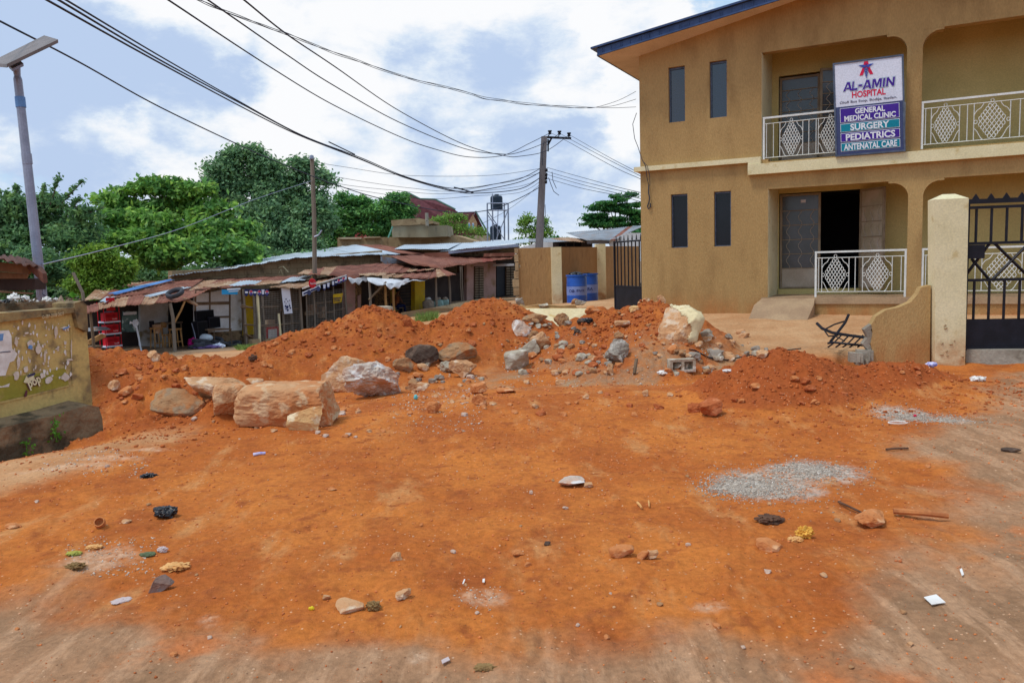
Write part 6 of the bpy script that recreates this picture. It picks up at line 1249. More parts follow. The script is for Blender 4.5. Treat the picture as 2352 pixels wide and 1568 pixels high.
# ---------------------------------------------------------------- postered wall at the left
def leftwall():
    c3 = [W(0, 0, 1)]; YA, YB = 8.0, 9.0       # depth at the left picture edge and at the corner
    A_ = W(0, 900, YA); B_ = W(205, 900, YB); r = np.array([B_[0]-A_[0], B_[1]-A_[1], 0]); L_ = np.linalg.norm(r); r /= L_; n = np.array([r[1], -r[0], 0]); n = n if n[1] < 0 else -n
    fr = Fr((A_[0], A_[1], 0), r, (0, 0, 1), n)
    def q(px, py, off=0.): return onplane(px, py, fr.o - n*off, n)
    T = thing('postered_wall', 'soiled yellow wall with torn posters and a stained concrete foot at the left edge', 'wall', fr.p(L_/2, -.3)); bk = -n*.25
    w = M['yellwall']
    MB().slab([q(-220, 800) + np.array([0, 0, -1.0]), q(-220, 800)*[1, 1, 0] + np.array([0, 0, q(-220, 752)[2]]), q(178, 716), q(196, 712), q(212, 920), q(212, 990)], bk).build('wall_body', w, T)
    MB().slab([q(-220, 769, -.05), q(-220, 736, -.05), q(176, 706, -.05), q(176, 717, -.05)], bk*1.3).build('cap_ledge', M['yellwall2'], T)
    # corner pier
    MB().slab([q(173, 720, -.06), q(172, 696, -.06), q(190, 690, -.06), q(199, 700, -.06), q(203, 760, -.06), q(200, 762, -.06), q(180, 752, -.06)], bk*1.4).build('corner_pier', M['yellwall2'], T)
    # plinth with a worn bevelled edge
    pts = [(-220, 1030), (0, 982), (120, 954), (200, 930), (224, 934), (232, 960), (236, 1010), (236, 1100), (-220, 1200)]
    m = MB(); P = [q(x, y, -.28) for x, y in pts]; m.slab(P, n*.02)
    top = [q(x, y, -.28) for x, y in pts[:5]]; bkk = [p - n*.34 + np.array([0, 0, .05]) for p in top]; m.add(top+bkk, [(i, i+1, i+6, i+5) for i in range(4)]); m.slab([P[4], P[5], P[6], P[7]], -n*.4)
    m.build('stained_foot', M['wetconc'], T)
    # painted panel border, green lower strip, posters
    def flat(pts, mt, nm, z=.004, lab=None):
        o = MB().slab([q(x, y, -z) for x, y in pts], n*.003).build(nm, mt, T)
        if lab: o['label'] = lab
        return o
    flat([(-60, 866), (60, 862), (150, 845), (158, 884), (60, 908), (-60, 935)], M['greenpaint'], 'green_paint')
    flat([(-60, 936), (60, 909), (158, 884), (158, 887), (60, 913), (-60, 941)], M['yellwall'], 'painted_border', .008); flat([(160, 735), (164, 735), (170, 884), (166, 886)], M['yellwall'], 'painted_border', .006)
    rs = random.Random(3)
    def torn(cx, cy, w_, h_, mt, z, lab=None):
        k = 11; pts = []
        for i in range(k):
            a = 2*math.pi*i/k; rr = rs.uniform(.55, 1.0); pts.append((cx+w_*rr*math.cos(a), cy+h_*rr*math.sin(a)-(w_*rr*math.cos(a))*.12))
        flat(pts, mt, 'torn_poster', z, lab)
    big = [(-40, 762), (20, 758), (26, 772), (27, 800), (40, 812), (32, 828), (22, 832), (12, 862), (-40, 866)]
    flat(big, M['paper'], 'torn_poster', .006, 'large white torn poster at the left edge'); flat([(-40, 770), (8, 766), (6, 782), (-40, 788)], M['blueprint'], 'poster_print', .010); flat([(-40, 812), (24, 806), (24, 808), (-40, 814)], M['ink'], 'poster_line', .010)
    flat([(4, 878-45+54), (22, 880), (20, 888), (-30, 892), (-40, 880)], M['paper'], 'torn_poster', .007)
    for k in range(85):
        x, y = rs.uniform(28, 165), rs.uniform(738, 868)
        w_ = rs.uniform(.8, 3.6); torn(x, y, w_, rs.uniform(1.2, 7), M['paper'] if rs.random() < .8 else M['paper2'], .004+.0001*k)
    for (cx, cy, w_, h_) in ((70, 790, 9, 14), (128, 760, 6, 16), (88, 800, 9, 15), (150, 752, 14, 3), (37, 785, 6, 13), (42, 832, 5, 20), (103, 818, 3.5, 18), (172-8, 800, 2, 26), (160, 826, 10, 3), (112, 872, 13, 11), (150, 866, 11, 13), (38, 862, 9, 13), (60, 848, 7, 8), (98, 862, 7, 8), (60, 720+45, 6, 3)): torn(cx, cy, w_, h_, M['paper2'], .0145)
    torn(70, 797, 7, 7, M['blueprint'], .017); flat([(62, 862), (80, 855), (81, 860), (63, 868)], M['ink'], 'poster_print', .02); flat([(144, 755), (158, 749), (158, 752), (145, 758)], M['blueprint'], 'poster_print', .019)
    tf = Fr(q(68, 897, -.012), r, (0, 0, 1), n); tilt = .30; tf.r = r*math.cos(tilt)+np.array([0, 0, 1])*math.sin(tilt); tf.u = np.cross(n, tf.r); tf.u = tf.u if tf.u[2] > 0 else -tf.u
    text('lettering', 'pop', tf, .175, .12, M['maroon'], T, .10, .003, -.01, -.01, .010); text('lettering', 'pop', tf, .155, .10, M['cream'], T, .03, .003, 0, 0, .016)
    flat([(54, 878), (60, 864), (74, 862), (80, 868), (72, 874), (62, 880)], M['cream'], 'lettering_scrap', .02); flat([(56, 905), (60, 895), (63, 898), (61, 910), (56, 912)], M['maroon'], 'lollipop_mark', .02)
    text('lettering', 'O-SEP-2018 OOT', Fr(q(97, 732, -.052), (q(155, 722, -.052)-q(97, 732, -.052))/np.linalg.norm(q(155, 722, -.052)-q(97, 732, -.052)), (0, 0, 1), n), .27, .035, M['cream'], T, .01, .001, 0, 0, .003)
    # dark back parapet and rubble heap of rubbish on top
    MB().slab([q(-220, 760, .55), q(-220, 706, .55), q(176, 690, .55), q(176, 720, .55)], bk).build('back_parapet', M['wetconc'], T)
    rsn = np.random.RandomState(4)
    for nm, mt, k, lab in (('rubble_layer', M['litter'], 420, None),):
        m = MB()
        for i in range(k):
            px = rsn.uniform(-60, 186); p = q(px, 697-(px*.04)+rsn.uniform(-2, 5), .55+rsn.uniform(0, .3)); s = rsn.uniform(.008, .028)
            a = rsn.uniform(0, 6.28); v = rsn.normal(size=(4, 3))*s; m.add(p+v, [(0, 1, 2), (0, 2, 3), (0, 3, 1), (1, 3, 2)])
        m.build(nm, mt, T)
    for i, (px, py, s, mt, lab) in enumerate(((32, 681, .075, 'paper', 'round crumpled white bag on top of the postered wall, leftmost'), (57, 683, .06, 'paper', 'upright crumpled white bag on top of the postered wall, second from the left'), (78, 690, .05, 'paper', 'flat white wrapper on the wall top left of the lamp pole'), (107, 686, .06, 'paper', 'white rag at the foot of the street lamp pole'), (128, 686, .045, 'paper', 'small white sachet right of the lamp pole on the wall top'), (140, 690, .05, 'leafg', 'green sachet on the wall top right of the lamp pole'), (166, 701, .045, 'blueprint', 'pale blue wrapper near the pier of the postered wall'), (12, 692, .06, 'blackbag', 'black plastic scrap on the wall top at the left edge'))):
        p = q(px, py+3, .7); s *= .7
        tag(blob(p, (s*1.2, s, s*.85), 3, 70+i, .45, 3.5).build('litter', M[mt]), lab, 'litter', 'rubbish on top of the postered wall')
    # creepers on the foot, small leafy plant on the top
    for i, (px, py, h, lab) in enumerate(((62, 1040, .24, 'small green weed growing from the stained foot, lower left'), (128, 985, .26, 'small green weed growing on the stained foot, middle'), (169, 678+5, .16, 'single bright green leafy sprig on top of the postered wall'))):
        p = q(px, py, -.33 if i < 2 else .6); m = MB(); 
        for k in range(46 if i < 2 else 4):
            c = p + r*rsn.normal()*.04*(1 if i < 2 else .5) + np.array([0, 0, rsn.uniform(-.5, .6)*h]) + n*rsn.uniform(0, .03); s = .018 if i < 2 else .06; v = rsn.normal(size=3); v /= np.linalg.norm(v); u_ = np.cross(v, n+.3*rsn.normal(size=3)); u_ /= np.linalg.norm(u_); m.add([c-u_*s, c+v*s*.7, c+u_*s, c-v*s*.7], [(0, 1, 2, 3)])
        m.tube([p-np.array([0, 0, h*.5]), p+np.array([0, 0, h*.5])], .004, 4); tag(m.build('weed', M['leafg']), lab, 'weed')
    # rusty lean-to roof fragment above
    T = thing('roof_fragment', 'corner of a rusty corrugated roof with grey boards beneath, at the left edge', 'roof', W(30, 640, 11))
    q2 = lambda px, py, Y: W(px, py, Y)
    sheet((q2(-60, 585, 10.2), q2(88, 612, 11.2), q2(58, 594, 12.6), q2(-60, 575, 12)), M['rustd'], T, .14, .02); MB().slab([q2(88, 613, 11.2), q2(98, 628, 11.1), q2(100, 660-10, 11.1), q2(80, 632, 11.2), q2(58, 612, 11.3), q2(58, 600, 11.3)], (0, .1, 0)).build('bent_edge', M['rustd'], T)
    MB().slab([q2(-60, 618, 10.9), q2(-60, 596, 10.9), q2(72, 610, 11.3), q2(66, 630, 11.3)], (0, .05, 0)).build('board', M['plank'], T); MB().slab([q2(-60, 640, 11.2), q2(-60, 620, 11.2), q2(62, 630, 11.5), q2(58, 640, 11.5)], (0, .05, 0)).build('board', M['plank'], T)
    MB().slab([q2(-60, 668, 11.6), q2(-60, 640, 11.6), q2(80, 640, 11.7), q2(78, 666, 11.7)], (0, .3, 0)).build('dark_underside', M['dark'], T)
    MB().slab([q2(-60, 668, 11.4), q2(-60, 664, 11.4), q2(72, 672, 11.5), q2(72, 676, 11.5)], (0, .05, 0)).build('beam', M['plank'], T); MB().tube([q2(-30, 590, 11.5), q2(-30, 770, 11.5)], .05, 5).build('post', M['plank'], T)
    T = thing('white_frame', 'white metal frame standing beyond the postered wall at the left edge', 'frame', q2(0, 720, 10.5)); MB().tube([q2(9, 715, 10.4), q2(9, 691, 10.4), q2(-40, 693, 10.4)], .014, 5).build('rail', M['white'], T)
    # leaning stick
    tag(MB().tube([W(168, 626, 22), W(190, 672, 22), W(192, 690, 22)], .045, 5).build('stick', M['polewood']), 'leaning pale stick behind the left end of the shack roof', 'stick')
M['yellwall'] = mat('soiled_yellow_wall', S(208, 180, 112), S(190, 162, 100), 2.5, .9, .3, 40, c3=S(140, 118, 84), sc3=5, lo3=.48, hi3=.68)
M['yellwall2'] = mat('weathered_wall_top', S(172, 146, 96), S(128, 108, 78), 3, .92, .6, 30, c3=S(88, 74, 56), sc3=6, lo3=.5, hi3=.66)
M['rustd'] = mat('dark_rusted_sheet', S(112, 76, 64), S(84, 60, 54), 2, .9, .3, 30)
M['greenpaint'] = mat('olive_green_paint', S(164, 150, 60), S(150, 142, 56), 3, .85, .1, 40, c3=S(168, 146, 84), sc3=7)
M['paper'] = mat('torn_paper', S(238, 234, 228), S(220, 212, 204), 8, .8, .2, 30); M['paper2'] = mat('weathered_paper', S(226, 214, 200), S(204, 188, 168), 9, .85)
M['blueprint'] = mat('blue_printed_paper', S(90, 140, 200), S(120, 160, 206), 9, .8); M['leafg'] = mat('weed_leaf', S(104, 160, 50), S(80, 134, 40), 9, .6, island=.2, trans=.25)
M['litter'] = mat('rubbish_grit', S(150, 130, 110), S(118, 96, 80), 30, .9, island=.35)
leftwall()

# ---------------------------------------------------------------- boulders, rubble and stones
def rockmat(nm, c1, c2, c3, sc=2.4):
    return mat(nm, c1, c2, sc, .97, 1., 9, c3=c3, sc3=7, lo3=.5, hi3=.62, spec=.1, bd=.05, det=10)
K = dict(beam=rockmat('stained_concrete_rock', S(202, 154, 112), S(188, 116, 68), S(204, 168, 130), 1.6),
         tanr=rockmat('tan_rock', S(206, 160, 118), S(188, 134, 92), S(212, 186, 158)), greyr=rockmat('grey_white_rock', S(196, 182, 168), S(196, 140, 104), S(216, 210, 204), 2),
         brown=rockmat('brown_rock', S(172, 136, 100), S(168, 108, 66), S(150, 124, 98)), orange=rockmat('orange_clod', S(204, 134, 84), S(186, 110, 62), S(214, 160, 116)),
         red=rockmat('red_clod', S(184, 104, 62), S(164, 86, 50), S(198, 124, 84)), grey=rockmat('grey_rock', S(160, 150, 138), S(134, 118, 102), S(186, 178, 166)), dk=rockmat('dark_rock', S(92, 76, 66), S(76, 60, 52), S(118, 98, 84)),
         cream=mat('cream_plastered_rubble', S(226, 212, 172), S(216, 196, 152), 2, .85, .2, 30, c3=S(206, 176, 120), sc3=5, lo3=.6, hi3=.7), conc=rockmat('broken_concrete', S(184, 172, 152), S(160, 144, 122), S(206, 198, 182)))
def rock(x0, x1, y0, y1, k, lab=None, nm='rock', seed=None, expo=3.4, cuts=6, amp=.10, dep=.75, tilt=0., rot=None, cat='rock', grp=None, sink=.12, sub=4, base=None, Y=None, fr=1.9):
    if Y is None: b = hit((x0+x1)/2, y1 - (y1-y0)*.06)
    else: b = W((x0+x1)/2, y1, Y)
    w_ = (x1-x0)/F*b[1]/2; h = (y1-y0)/F*b[1]*.98
    seed = seed if seed is not None else int(x0*3+y0) % 997
    near = b[1] < 7 and Y is None
    if near: h *= .62
    d = w_*max(dep, .85) if near else w_*dep; ct, st_ = abs(math.cos(tilt)), abs(math.sin(tilt)); hw = h/2
    c = np.array([b[0], b[1]+d*.8, b[2]+hw*(1-sink)])
    m = blob(c, (w_*1.0, d, hw*(1+sink)), sub, seed, amp*1.25, fr, cuts+(3 if expo < 4.5 else 0), expo, rot if rot is not None else 0., tilt, sub > 3)
    return tag(m.build(nm, K[k]), lab, cat, grp)
def rubble():
    G = 'lumps of rock and rubble dug from the trench'
    rock(532, 792, 888, 985, 'beam', 'long pink brown concrete beam lump, the largest rock on the dirt', expo=4.5, cuts=2, amp=.05, dep=.5, seed=3, sub=5, fr=2.2, grp=G, rot=-.12)
    rock(486, 560, 888, 968, 'beam', 'broken left end of the long concrete lump', expo=5, cuts=3, amp=.07, dep=.8, seed=8, sub=5, fr=2.2, grp=G, rot=.3)
    rock(658, 742, 932, 994, 'cream2', 'ribbed cream and orange fragment leaning on the long concrete lump', expo=4, cuts=5, amp=.06, dep=.35, seed=11, grp=G, tilt=-.1)
    rock(786, 930, 828, 922, 'greyr', 'pale grey and pink boulder with a white crust, right of the long lump', expo=3.2, cuts=7, amp=.11, dep=.75, seed=21, sub=5, grp=G, fr=2.2)
    rock(738, 850, 826, 905, 'tanr', 'smooth tan boulder slab leaning behind the white crusted boulder', expo=3.6, cuts=6, amp=.06, dep=.6, seed=14, sub=5, grp=G, tilt=-.35)
    rock(902, 948, 826, 858, 'brown', 'small brown boulder behind the white crusted boulder', seed=5, grp=G)
    rock(921, 1008, 795, 840, 'dk', 'dark flat leaning slab of rock at the foot of the peaked mound', expo=2.6, amp=.06, seed=17, grp=G, dep=.4)
    rock(1002, 1092, 792, 836, 'brown', 'rough brown and grey boulder right of the dark leaning slab', expo=2.8, seed=19, grp=G, amp=.08)
    rock(1010, 1050, 832, 858, 'conc', 'grey concrete chunk under the brown boulder', seed=23, grp=G, expo=5)
    rock(1030, 1096, 826, 872, 'tanr', 'orange and white angular rock in front of the brown boulder', seed=29, grp=G, cuts=9)
    rock(1174, 1222, 737, 775, 'greyr', 'rounded whitish boulder below the fallen cream slab', seed=31, grp=G, cuts=3, amp=.06)
    rock(1198, 1262, 722, 746, 'brown', 'long dark brown stone lying against the fallen cream slab', seed=37, grp=G, expo=2.6, tilt=.25, amp=.06)
    rock(1272, 1308, 723, 750, 'brown', 'brown lump at the tip of the cream slab', seed=41, grp=G)
    rock(1206, 1238, 762, 786, 'brown', 'small brown stone below the whitish boulder', seed=43, grp=G)
    rock(1222, 1262, 770, 808, 'tanr', 'tilted tan block beside the small brown stone', seed=47, grp=G, expo=6, cuts=2, tilt=.5)
    rock(1160, 1216, 808, 852, 'conc', 'broken grey hollow block face in the rubble', seed=53, grp=G, expo=7, cuts=2, amp=.04, nm='broken_block', tilt=.1)
    rock(1180, 1240, 790, 822, 'conc', 'second grey block fragment above the hollow one', seed=54, grp=G, expo=6, cuts=3, amp=.05, nm='broken_block', tilt=.45)
    rock(1388, 1454, 784, 842, 'grey', 'pointed grey brown rock half sunk in the dark orange mound', seed=59, grp=G, cuts=8, sub=5, amp=.12)
    rock(1412, 1434, 762, 782, 'brown', 'small brown stone above the pointed grey rock', seed=61, grp=G)
    rock(1412, 1448, 737, 752, 'tanr', 'flat salmon tile fragment near the top of the dark orange mound', seed=62, grp=G, expo=6, cuts=2, amp=.02, sub=3)
    rock(1494, 1534, 692, 722, 'tanr', 'cracked pinkish block on the mound top, left of the tall stone', seed=67, grp=G, expo=4, Y=13.3, tilt=.3)
    rock(1462, 1500, 688, 708, 'tanr', 'long pinkish rubble lump at the crest below the black gate leaf', seed=68, grp=G, expo=4, Y=13.4, tilt=.4)
    rock(1510, 1530, 676, 700, 'tanr', 'upright reddish stone on the mound crest by the brown wall', seed=71, grp=G, cuts=6, Y=13.3)
    rock(1442, 1470, 704, 722, 'cream2', 'small yellow plaster scrap on the dark orange mound', seed=73, grp=G, cuts=8, sub=3)
    b = hit(1569, 852); hb = Fr((b[0], b[1], b[2]-.02), (.99, .12, 0), (0, 0, 1), (.12, -.99, 0)); m = MB()
    for (x0, x1) in ((-.19, -.15), (-.02, .02), (.15, .19)): m.box(hb, x0, x1, .035, .15, -.14, 0)
    m.box(hb, -.19, .19, 0, .035, -.14, 0); m.box(hb, -.19, .19, .15, .185, -.14, 0); m.box(hb, -.15, .15, .036, .149, -.14, -.12); tag(m.build('hollow_block', K['conc']), 'pale hollow concrete block at the right foot of the rubble', 'block', G)
    rock(1392, 1412, 848-16, 866, 'tanr', 'small pale stone beside the upright stick', seed=81, grp=G, sub=3)
    rock(1340, 1380, 706, 724, 'orange', 'soil lump at the right end of the cream slab', seed=83, sub=3)
    rock(320, 470, 905, 960, 'brown', 'half buried grey brown boulder slab left of the long lump', expo=2.6, cuts=3, amp=.05, dep=.6, seed=91, sub=5, grp=G, tilt=-.12)
    rock(400, 560, 868, 925, 'tanr', 'dusty orange tan slab lying behind the half buried boulder', expo=3, cuts=5, amp=.06, dep=.6, seed=93, sub=5, grp=G, tilt=-.1)
    rock(560, 600, 870, 884, 'tanr', 'small flat tan slab behind the long lump', seed=95, grp=G, sub=3)
    rock(930, 985, 882, 902, 'tanr', 'pale flat stone right of the white crusted boulder', seed=97, grp=G)
    rock(335, 368, 806, 832, 'tanr', 'tan lump on the crest of the low mound, below the fan', seed=101, grp=G)
    rock(846, 902, 703, 724, 'conc', 'broken pale concrete slab sitting on the mound below the tarpaulin', seed=103, grp=G, expo=7, cuts=2, amp=.05, Y=14.2, dep=.4)
    rock(924, 948, 734, 754, 'red', 'reddish brown stone at the dip right of the broken slab', seed=107, grp=G)
    rock(1184, 1206, 678, 708, 'grey', 'rough stone at the ragged end of the compound wall', seed=109, grp=G, Y=20)
    rock(1310, 1328, 686, 698, 'brown', 'brown stone in front of the nearer blue drum, left', seed=111, grp=G, Y=20); rock(1322, 1350, 688, 701, 'grey', 'grey brown stone in front of the nearer blue drum, right', seed=113, grp=G, Y=19.6)
    rock(245, 275, 875, 903, 'tanr', 'small pale stone on the slope behind the postered wall', seed=117, grp=G, sub=3)
    rock(1603, 1662, 918, 962, 'red', 'large dark red clod at the left foot of the deep red mound', seed=121, grp=G, cuts=6); rock(1582, 1610, 926, 950, 'red', 'smaller red clod left of the large dark red clod', seed=123, grp=G)
    rock(1080, 1118, 878, 934-24, 'orange', 'orange clod, upper of a pair right of the white crusted boulder', seed=127, grp=G); rock(1082, 1118, 906, 934, 'orange', 'orange clod, lower of a pair right of the white crusted boulder', seed=129, grp=G)
    rock(980, 1014, 924, 950, 'orange', 'rounded orange clod among the white chips', seed=131, grp=G)
    rock(1132, 1186, 890, 905, 'orange', 'long flat orange clod casting a dark edge', seed=133, grp=G, sub=3); rock(1338, 1356, 906, 918, 'tanr', 'single small pale pebble in the middle of the orange dirt', seed=135, sub=3)
    rock(1474, 1494, 894, 912, 'tanr', 'pale flat stone left of the deep red mound', seed=137, sub=3)
    # foreground pieces
    S_ = 'stones and shards on the foreground dirt'
    rock(333, 392, 1312, 1365, 'slate', 'upright dark grey wedge stone in the left foreground', seed=139, expo=4, cuts=7, amp=.04, dep=.35, grp=S_, tilt=.2)
    rock(1277, 1345, 1093, 1122, 'greyr', 'flat white stone lying in the middle of the dirt', seed=141, expo=4, amp=.06, grp=S_, cuts=6); rock(1338, 1364, 1102, 1122, 'tanr', 'brown shard touching the flat white stone', seed=143, grp=S_, sub=3)
    rock(1970, 2062, 1170, 1218, 'orange', 'flat orange brown slab stone beside the wooden stick at right', seed=145, expo=4, grp=S_, dep=.8, amp=.04)
    rock(1398, 1460, 1243, 1284, 'orange', 'curved orange pottery shard, right of centre', seed=147, expo=4, grp=S_, amp=.03, dep=.7, cuts=8); rock(1462, 1496, 1252, 1288, 'orange', 'orange shard touching the curved pottery shard', seed=149, grp=S_, amp=.03, cuts=8, sub=3); rock(1488, 1514, 1252, 1288, 'tanr', 'narrow pale shard at the end of the shard row', seed=150, grp=S_, sub=3, expo=4)
    rock(1746, 1808, 1235, 1270, 'orange', 'pentagonal flat tan stone left of the yellow rag', seed=151, expo=5, grp=S_, amp=.03); rock(764, 834, 1375, 1411, 'tanr', 'flat tan tile shard in the left foreground', seed=153, expo=5, grp=S_, amp=.03, cuts=7); rock(900, 944, 1345, 1382, 'tanr', 'angular pinkish tan stone right of the dry leaf', seed=157, grp=S_, cuts=9)
    rock(894, 926, 1262, 1292, 'tanr', 'small pinkish stone with crumbs, left of centre', seed=159, grp=S_); rock(1176, 1206, 1258, 1280, 'orange', 'rounded orange clod near the middle', seed=161, grp=S_, sub=3); rock(1246, 1266, 1240, 1256, 'dk', 'tiny dark grey stone above the orange clod', seed=163, grp=S_, sub=3)
    rock(2, 40, 1200, 1216, 'orange', 'rounded orange stone at the left edge', seed=165, grp=S_, sub=3); rock(1214, 1226, 1122, 1136, 'greyr', 'tiny white stone left of the flat white stone', seed=167, grp=S_, sub=3); rock(1292, 1306, 1160, 1172, 'greyr', 'tiny white stone below the flat white stone', seed=169, grp=S_, sub=3)
    rock(276, 300, 1190, 1203, 'tanr', 'small tan pebble right of the clay cup', seed=171, grp=S_, sub=3); rock(738, 758, 1362, 1382, 'tanr', 'tiny white and tan shard left of the tan tile', seed=173, grp=S_, sub=3); rock(752, 772, 1115, 1128, 'orange', 'small rounded orange stone left of centre', seed=175, grp=S_, sub=3); rock(2310, 2352, 1028, 1042, 'dk', 'dark stone cut by the right edge', seed=177, grp=S_, sub=3)
    # tall broken cream faced gatepost stump and fallen cream slab
    Yp = 11.9; q = lambda px, py, Y=Yp: W(px, py, Y)
    T = thing('broken_pillar', 'tilted broken pillar stump with cream plaster left on its top and right side', 'pillar', q(1550, 815))
    cc = np.array(q(1560, 762)); cc += np.array([0, .14, -.03]); m = blob(cc, (.27, .25, .41), 5, 201, .07, 2.2, 5, 6., 0., -.40, True); V = np.array(m.v); core = m.build('rubble_core', K['tanr'], T)
    # plaster skin: the part of the lump facing up and right, set proud of the core
    F_ = np.array(m.f); ce = V[F_].mean(1)-cc; sc = ce@np.array([.72, -.1, .69]) + .05*fbm(ce[:, 0], ce[:, 1], 9, 3, 4, ce[:, 2]); keep = (sc > .215) | ((ce[:, 0] > .13+.03*np.sin(ce[:, 2]*22)) & (ce[:, 2] > -.12)); keep &= ~((np.abs(ce[:, 0]-.02) < .09) & (np.abs(ce[:, 2]-.16) < .10))
    Fk = F_[keep]; u_, inv = np.unique(Fk, return_inverse=True); sh = cc+(V[u_]-cc)*1.045; o = raw('plaster_shell', sh, inv.reshape(-1, 3), K['cream'], T); o.modifiers.new('thick', 'SOLIDIFY').thickness = .018
    T = thing('fallen_wall_slab', 'fallen cream painted wall slab sticking out between the mounds', 'wall slab', W(1280, 750, 14.6)); Yc = 14.9
    MB().slab([W(1188, 708, 15.2), W(1366, 708, 15.2), W(1352, 722, 15), W(1288, 772, 14.4), W(1240, 760, 14.4)], (0, .06, -.25)).build('cream_face', K['cream'], T)
    MB().slab([W(1190, 708, 15.25), W(1196, 699, 15.3), W(1208, 704, 15.3), W(1240, 699, 15.3), W(1290, 703, 15.3), W(1322, 701, 15.3), W(1326, 708, 15.3)], (0, .2, 0)).build('brown_edge', M['wall'], T)
    rock(1236, 1262, 696, 706, 'conc', 'pale fragment on the edge of the fallen cream slab', seed=203, Y=15.2, sub=3, grp=G)
K['cream2'] = rockmat('cream_orange_rubble', S(222, 186, 130), S(212, 150, 96), S(234, 214, 176)); K['slate'] = rockmat('slate_stone', S(120, 106, 100), S(146, 96, 72), S(134, 126, 124), 2)
rubble()
def medium():
    """smaller rubble: individual pieces over the heaps and the trench, scattered by hand-set fields"""
    rs = random.Random(12); n = 0; FN_ = ['at the foot of the dark orange mound', 'in the gully below the fallen cream slab', 'on the grey ground right of the pillar stump', 'high on the dark orange mound', 'among the white chips right of the crusted boulder', 'on the long mound', 'on the peaked mound', 'between the boulders right of the crusted boulder', 'on the slope beside the postered wall', 'on the open dirt before the dark orange mound', 'at the foot of the long concrete lump', 'on the deep red mound']
    fields = [((1180, 1640), (800, 862), 85, (5, 15), ('grey', 'brown', 'tanr', 'conc', 'red', 'orange')), ((1210, 1340), (735, 800), 34, (4, 12), ('grey', 'brown', 'dk', 'conc')), ((1600, 1760), (765, 830), 34, (5, 17), ('conc', 'grey', 'tanr')), ((1340, 1580), (720, 800), 26, (4, 11), ('red', 'brown', 'tanr')), ((940, 1100), (860, 960), 34, (3, 10), ('greyr', 'orange', 'tanr')),
              ((580, 940), (750, 850), 26, (4, 11), ('orange', 'red')), ((1000, 1180), (730, 800), 16, (4, 10), ('orange', 'red', 'brown')), ((900, 1110), (835, 882), 26, (5, 15), ('grey', 'brown', 'tanr', 'conc', 'orange')), ((240, 500), (840, 930), 24, (5, 16), ('orange', 'red')), ((1100, 1580), (872, 960), 26, (4, 12), ('orange', 'red', 'tanr')), ((440, 900), (940, 1010), 26, (4, 12), ('orange', 'tanr', 'greyr')), ((1680, 2150), (850, 930), 26, (4, 13), ('red', 'red', 'orange'))]
    for fi_, (xr, yr, k, sz, ks) in enumerate(fields):
        for _ in range(k):
            x, y = rs.uniform(*xr), rs.uniform(*yr); s = rs.uniform(*sz)*rs.uniform(.6, 1.1); kk = rs.choice(ks); h = hit(x, y)
            if h[1] > 17: continue
            w_ = s/F*h[1]; m = blob((h[0], h[1], h[2]+w_*.25), (w_, w_*.9, w_*.62), 2, rs.randrange(999), .12, 2, 4, 3.6, rs.uniform(0, 3), rs.uniform(-.4, .4))
            cn = dict(grey='grey', brown='brown', tanr='tan', conc='pale concrete', red='dark red', orange='orange', dk='dark', greyr='whitish')[kk]
            tag(m.build('rubble_stone', K[kk]), '%s %s stone %s' % ('tiny' if s < 7 else 'small', cn, FN_[fi_]), 'stone', 'small rubble stones on the dug earth')
    for _ in range(60):
        x, y = rs.uniform(30, 2200), rs.uniform(1010, 1540); h = hit(x, y); w_ = rs.choice((.006, .008, .012, .016, .02)); kk = rs.choice(('tanr', 'greyr', 'orange', 'tanr', 'brown'))
        m = blob((h[0], h[1], h[2]+w_*.3), (w_, w_*.9, w_*.6), 2, rs.randrange(999), .1, 2, 4, 3.2, rs.uniform(0, 3)); tag(m.build('pebble', K[kk]), 'tiny %s pebble on the open dirt, %s' % (dict(tanr='tan', greyr='whitish', orange='orange', brown='brown')[kk], 'left part' if x < 750 else 'middle part' if x < 1500 else 'right part'), 'pebble', 'pebbles scattered on the open dirt')
medium()
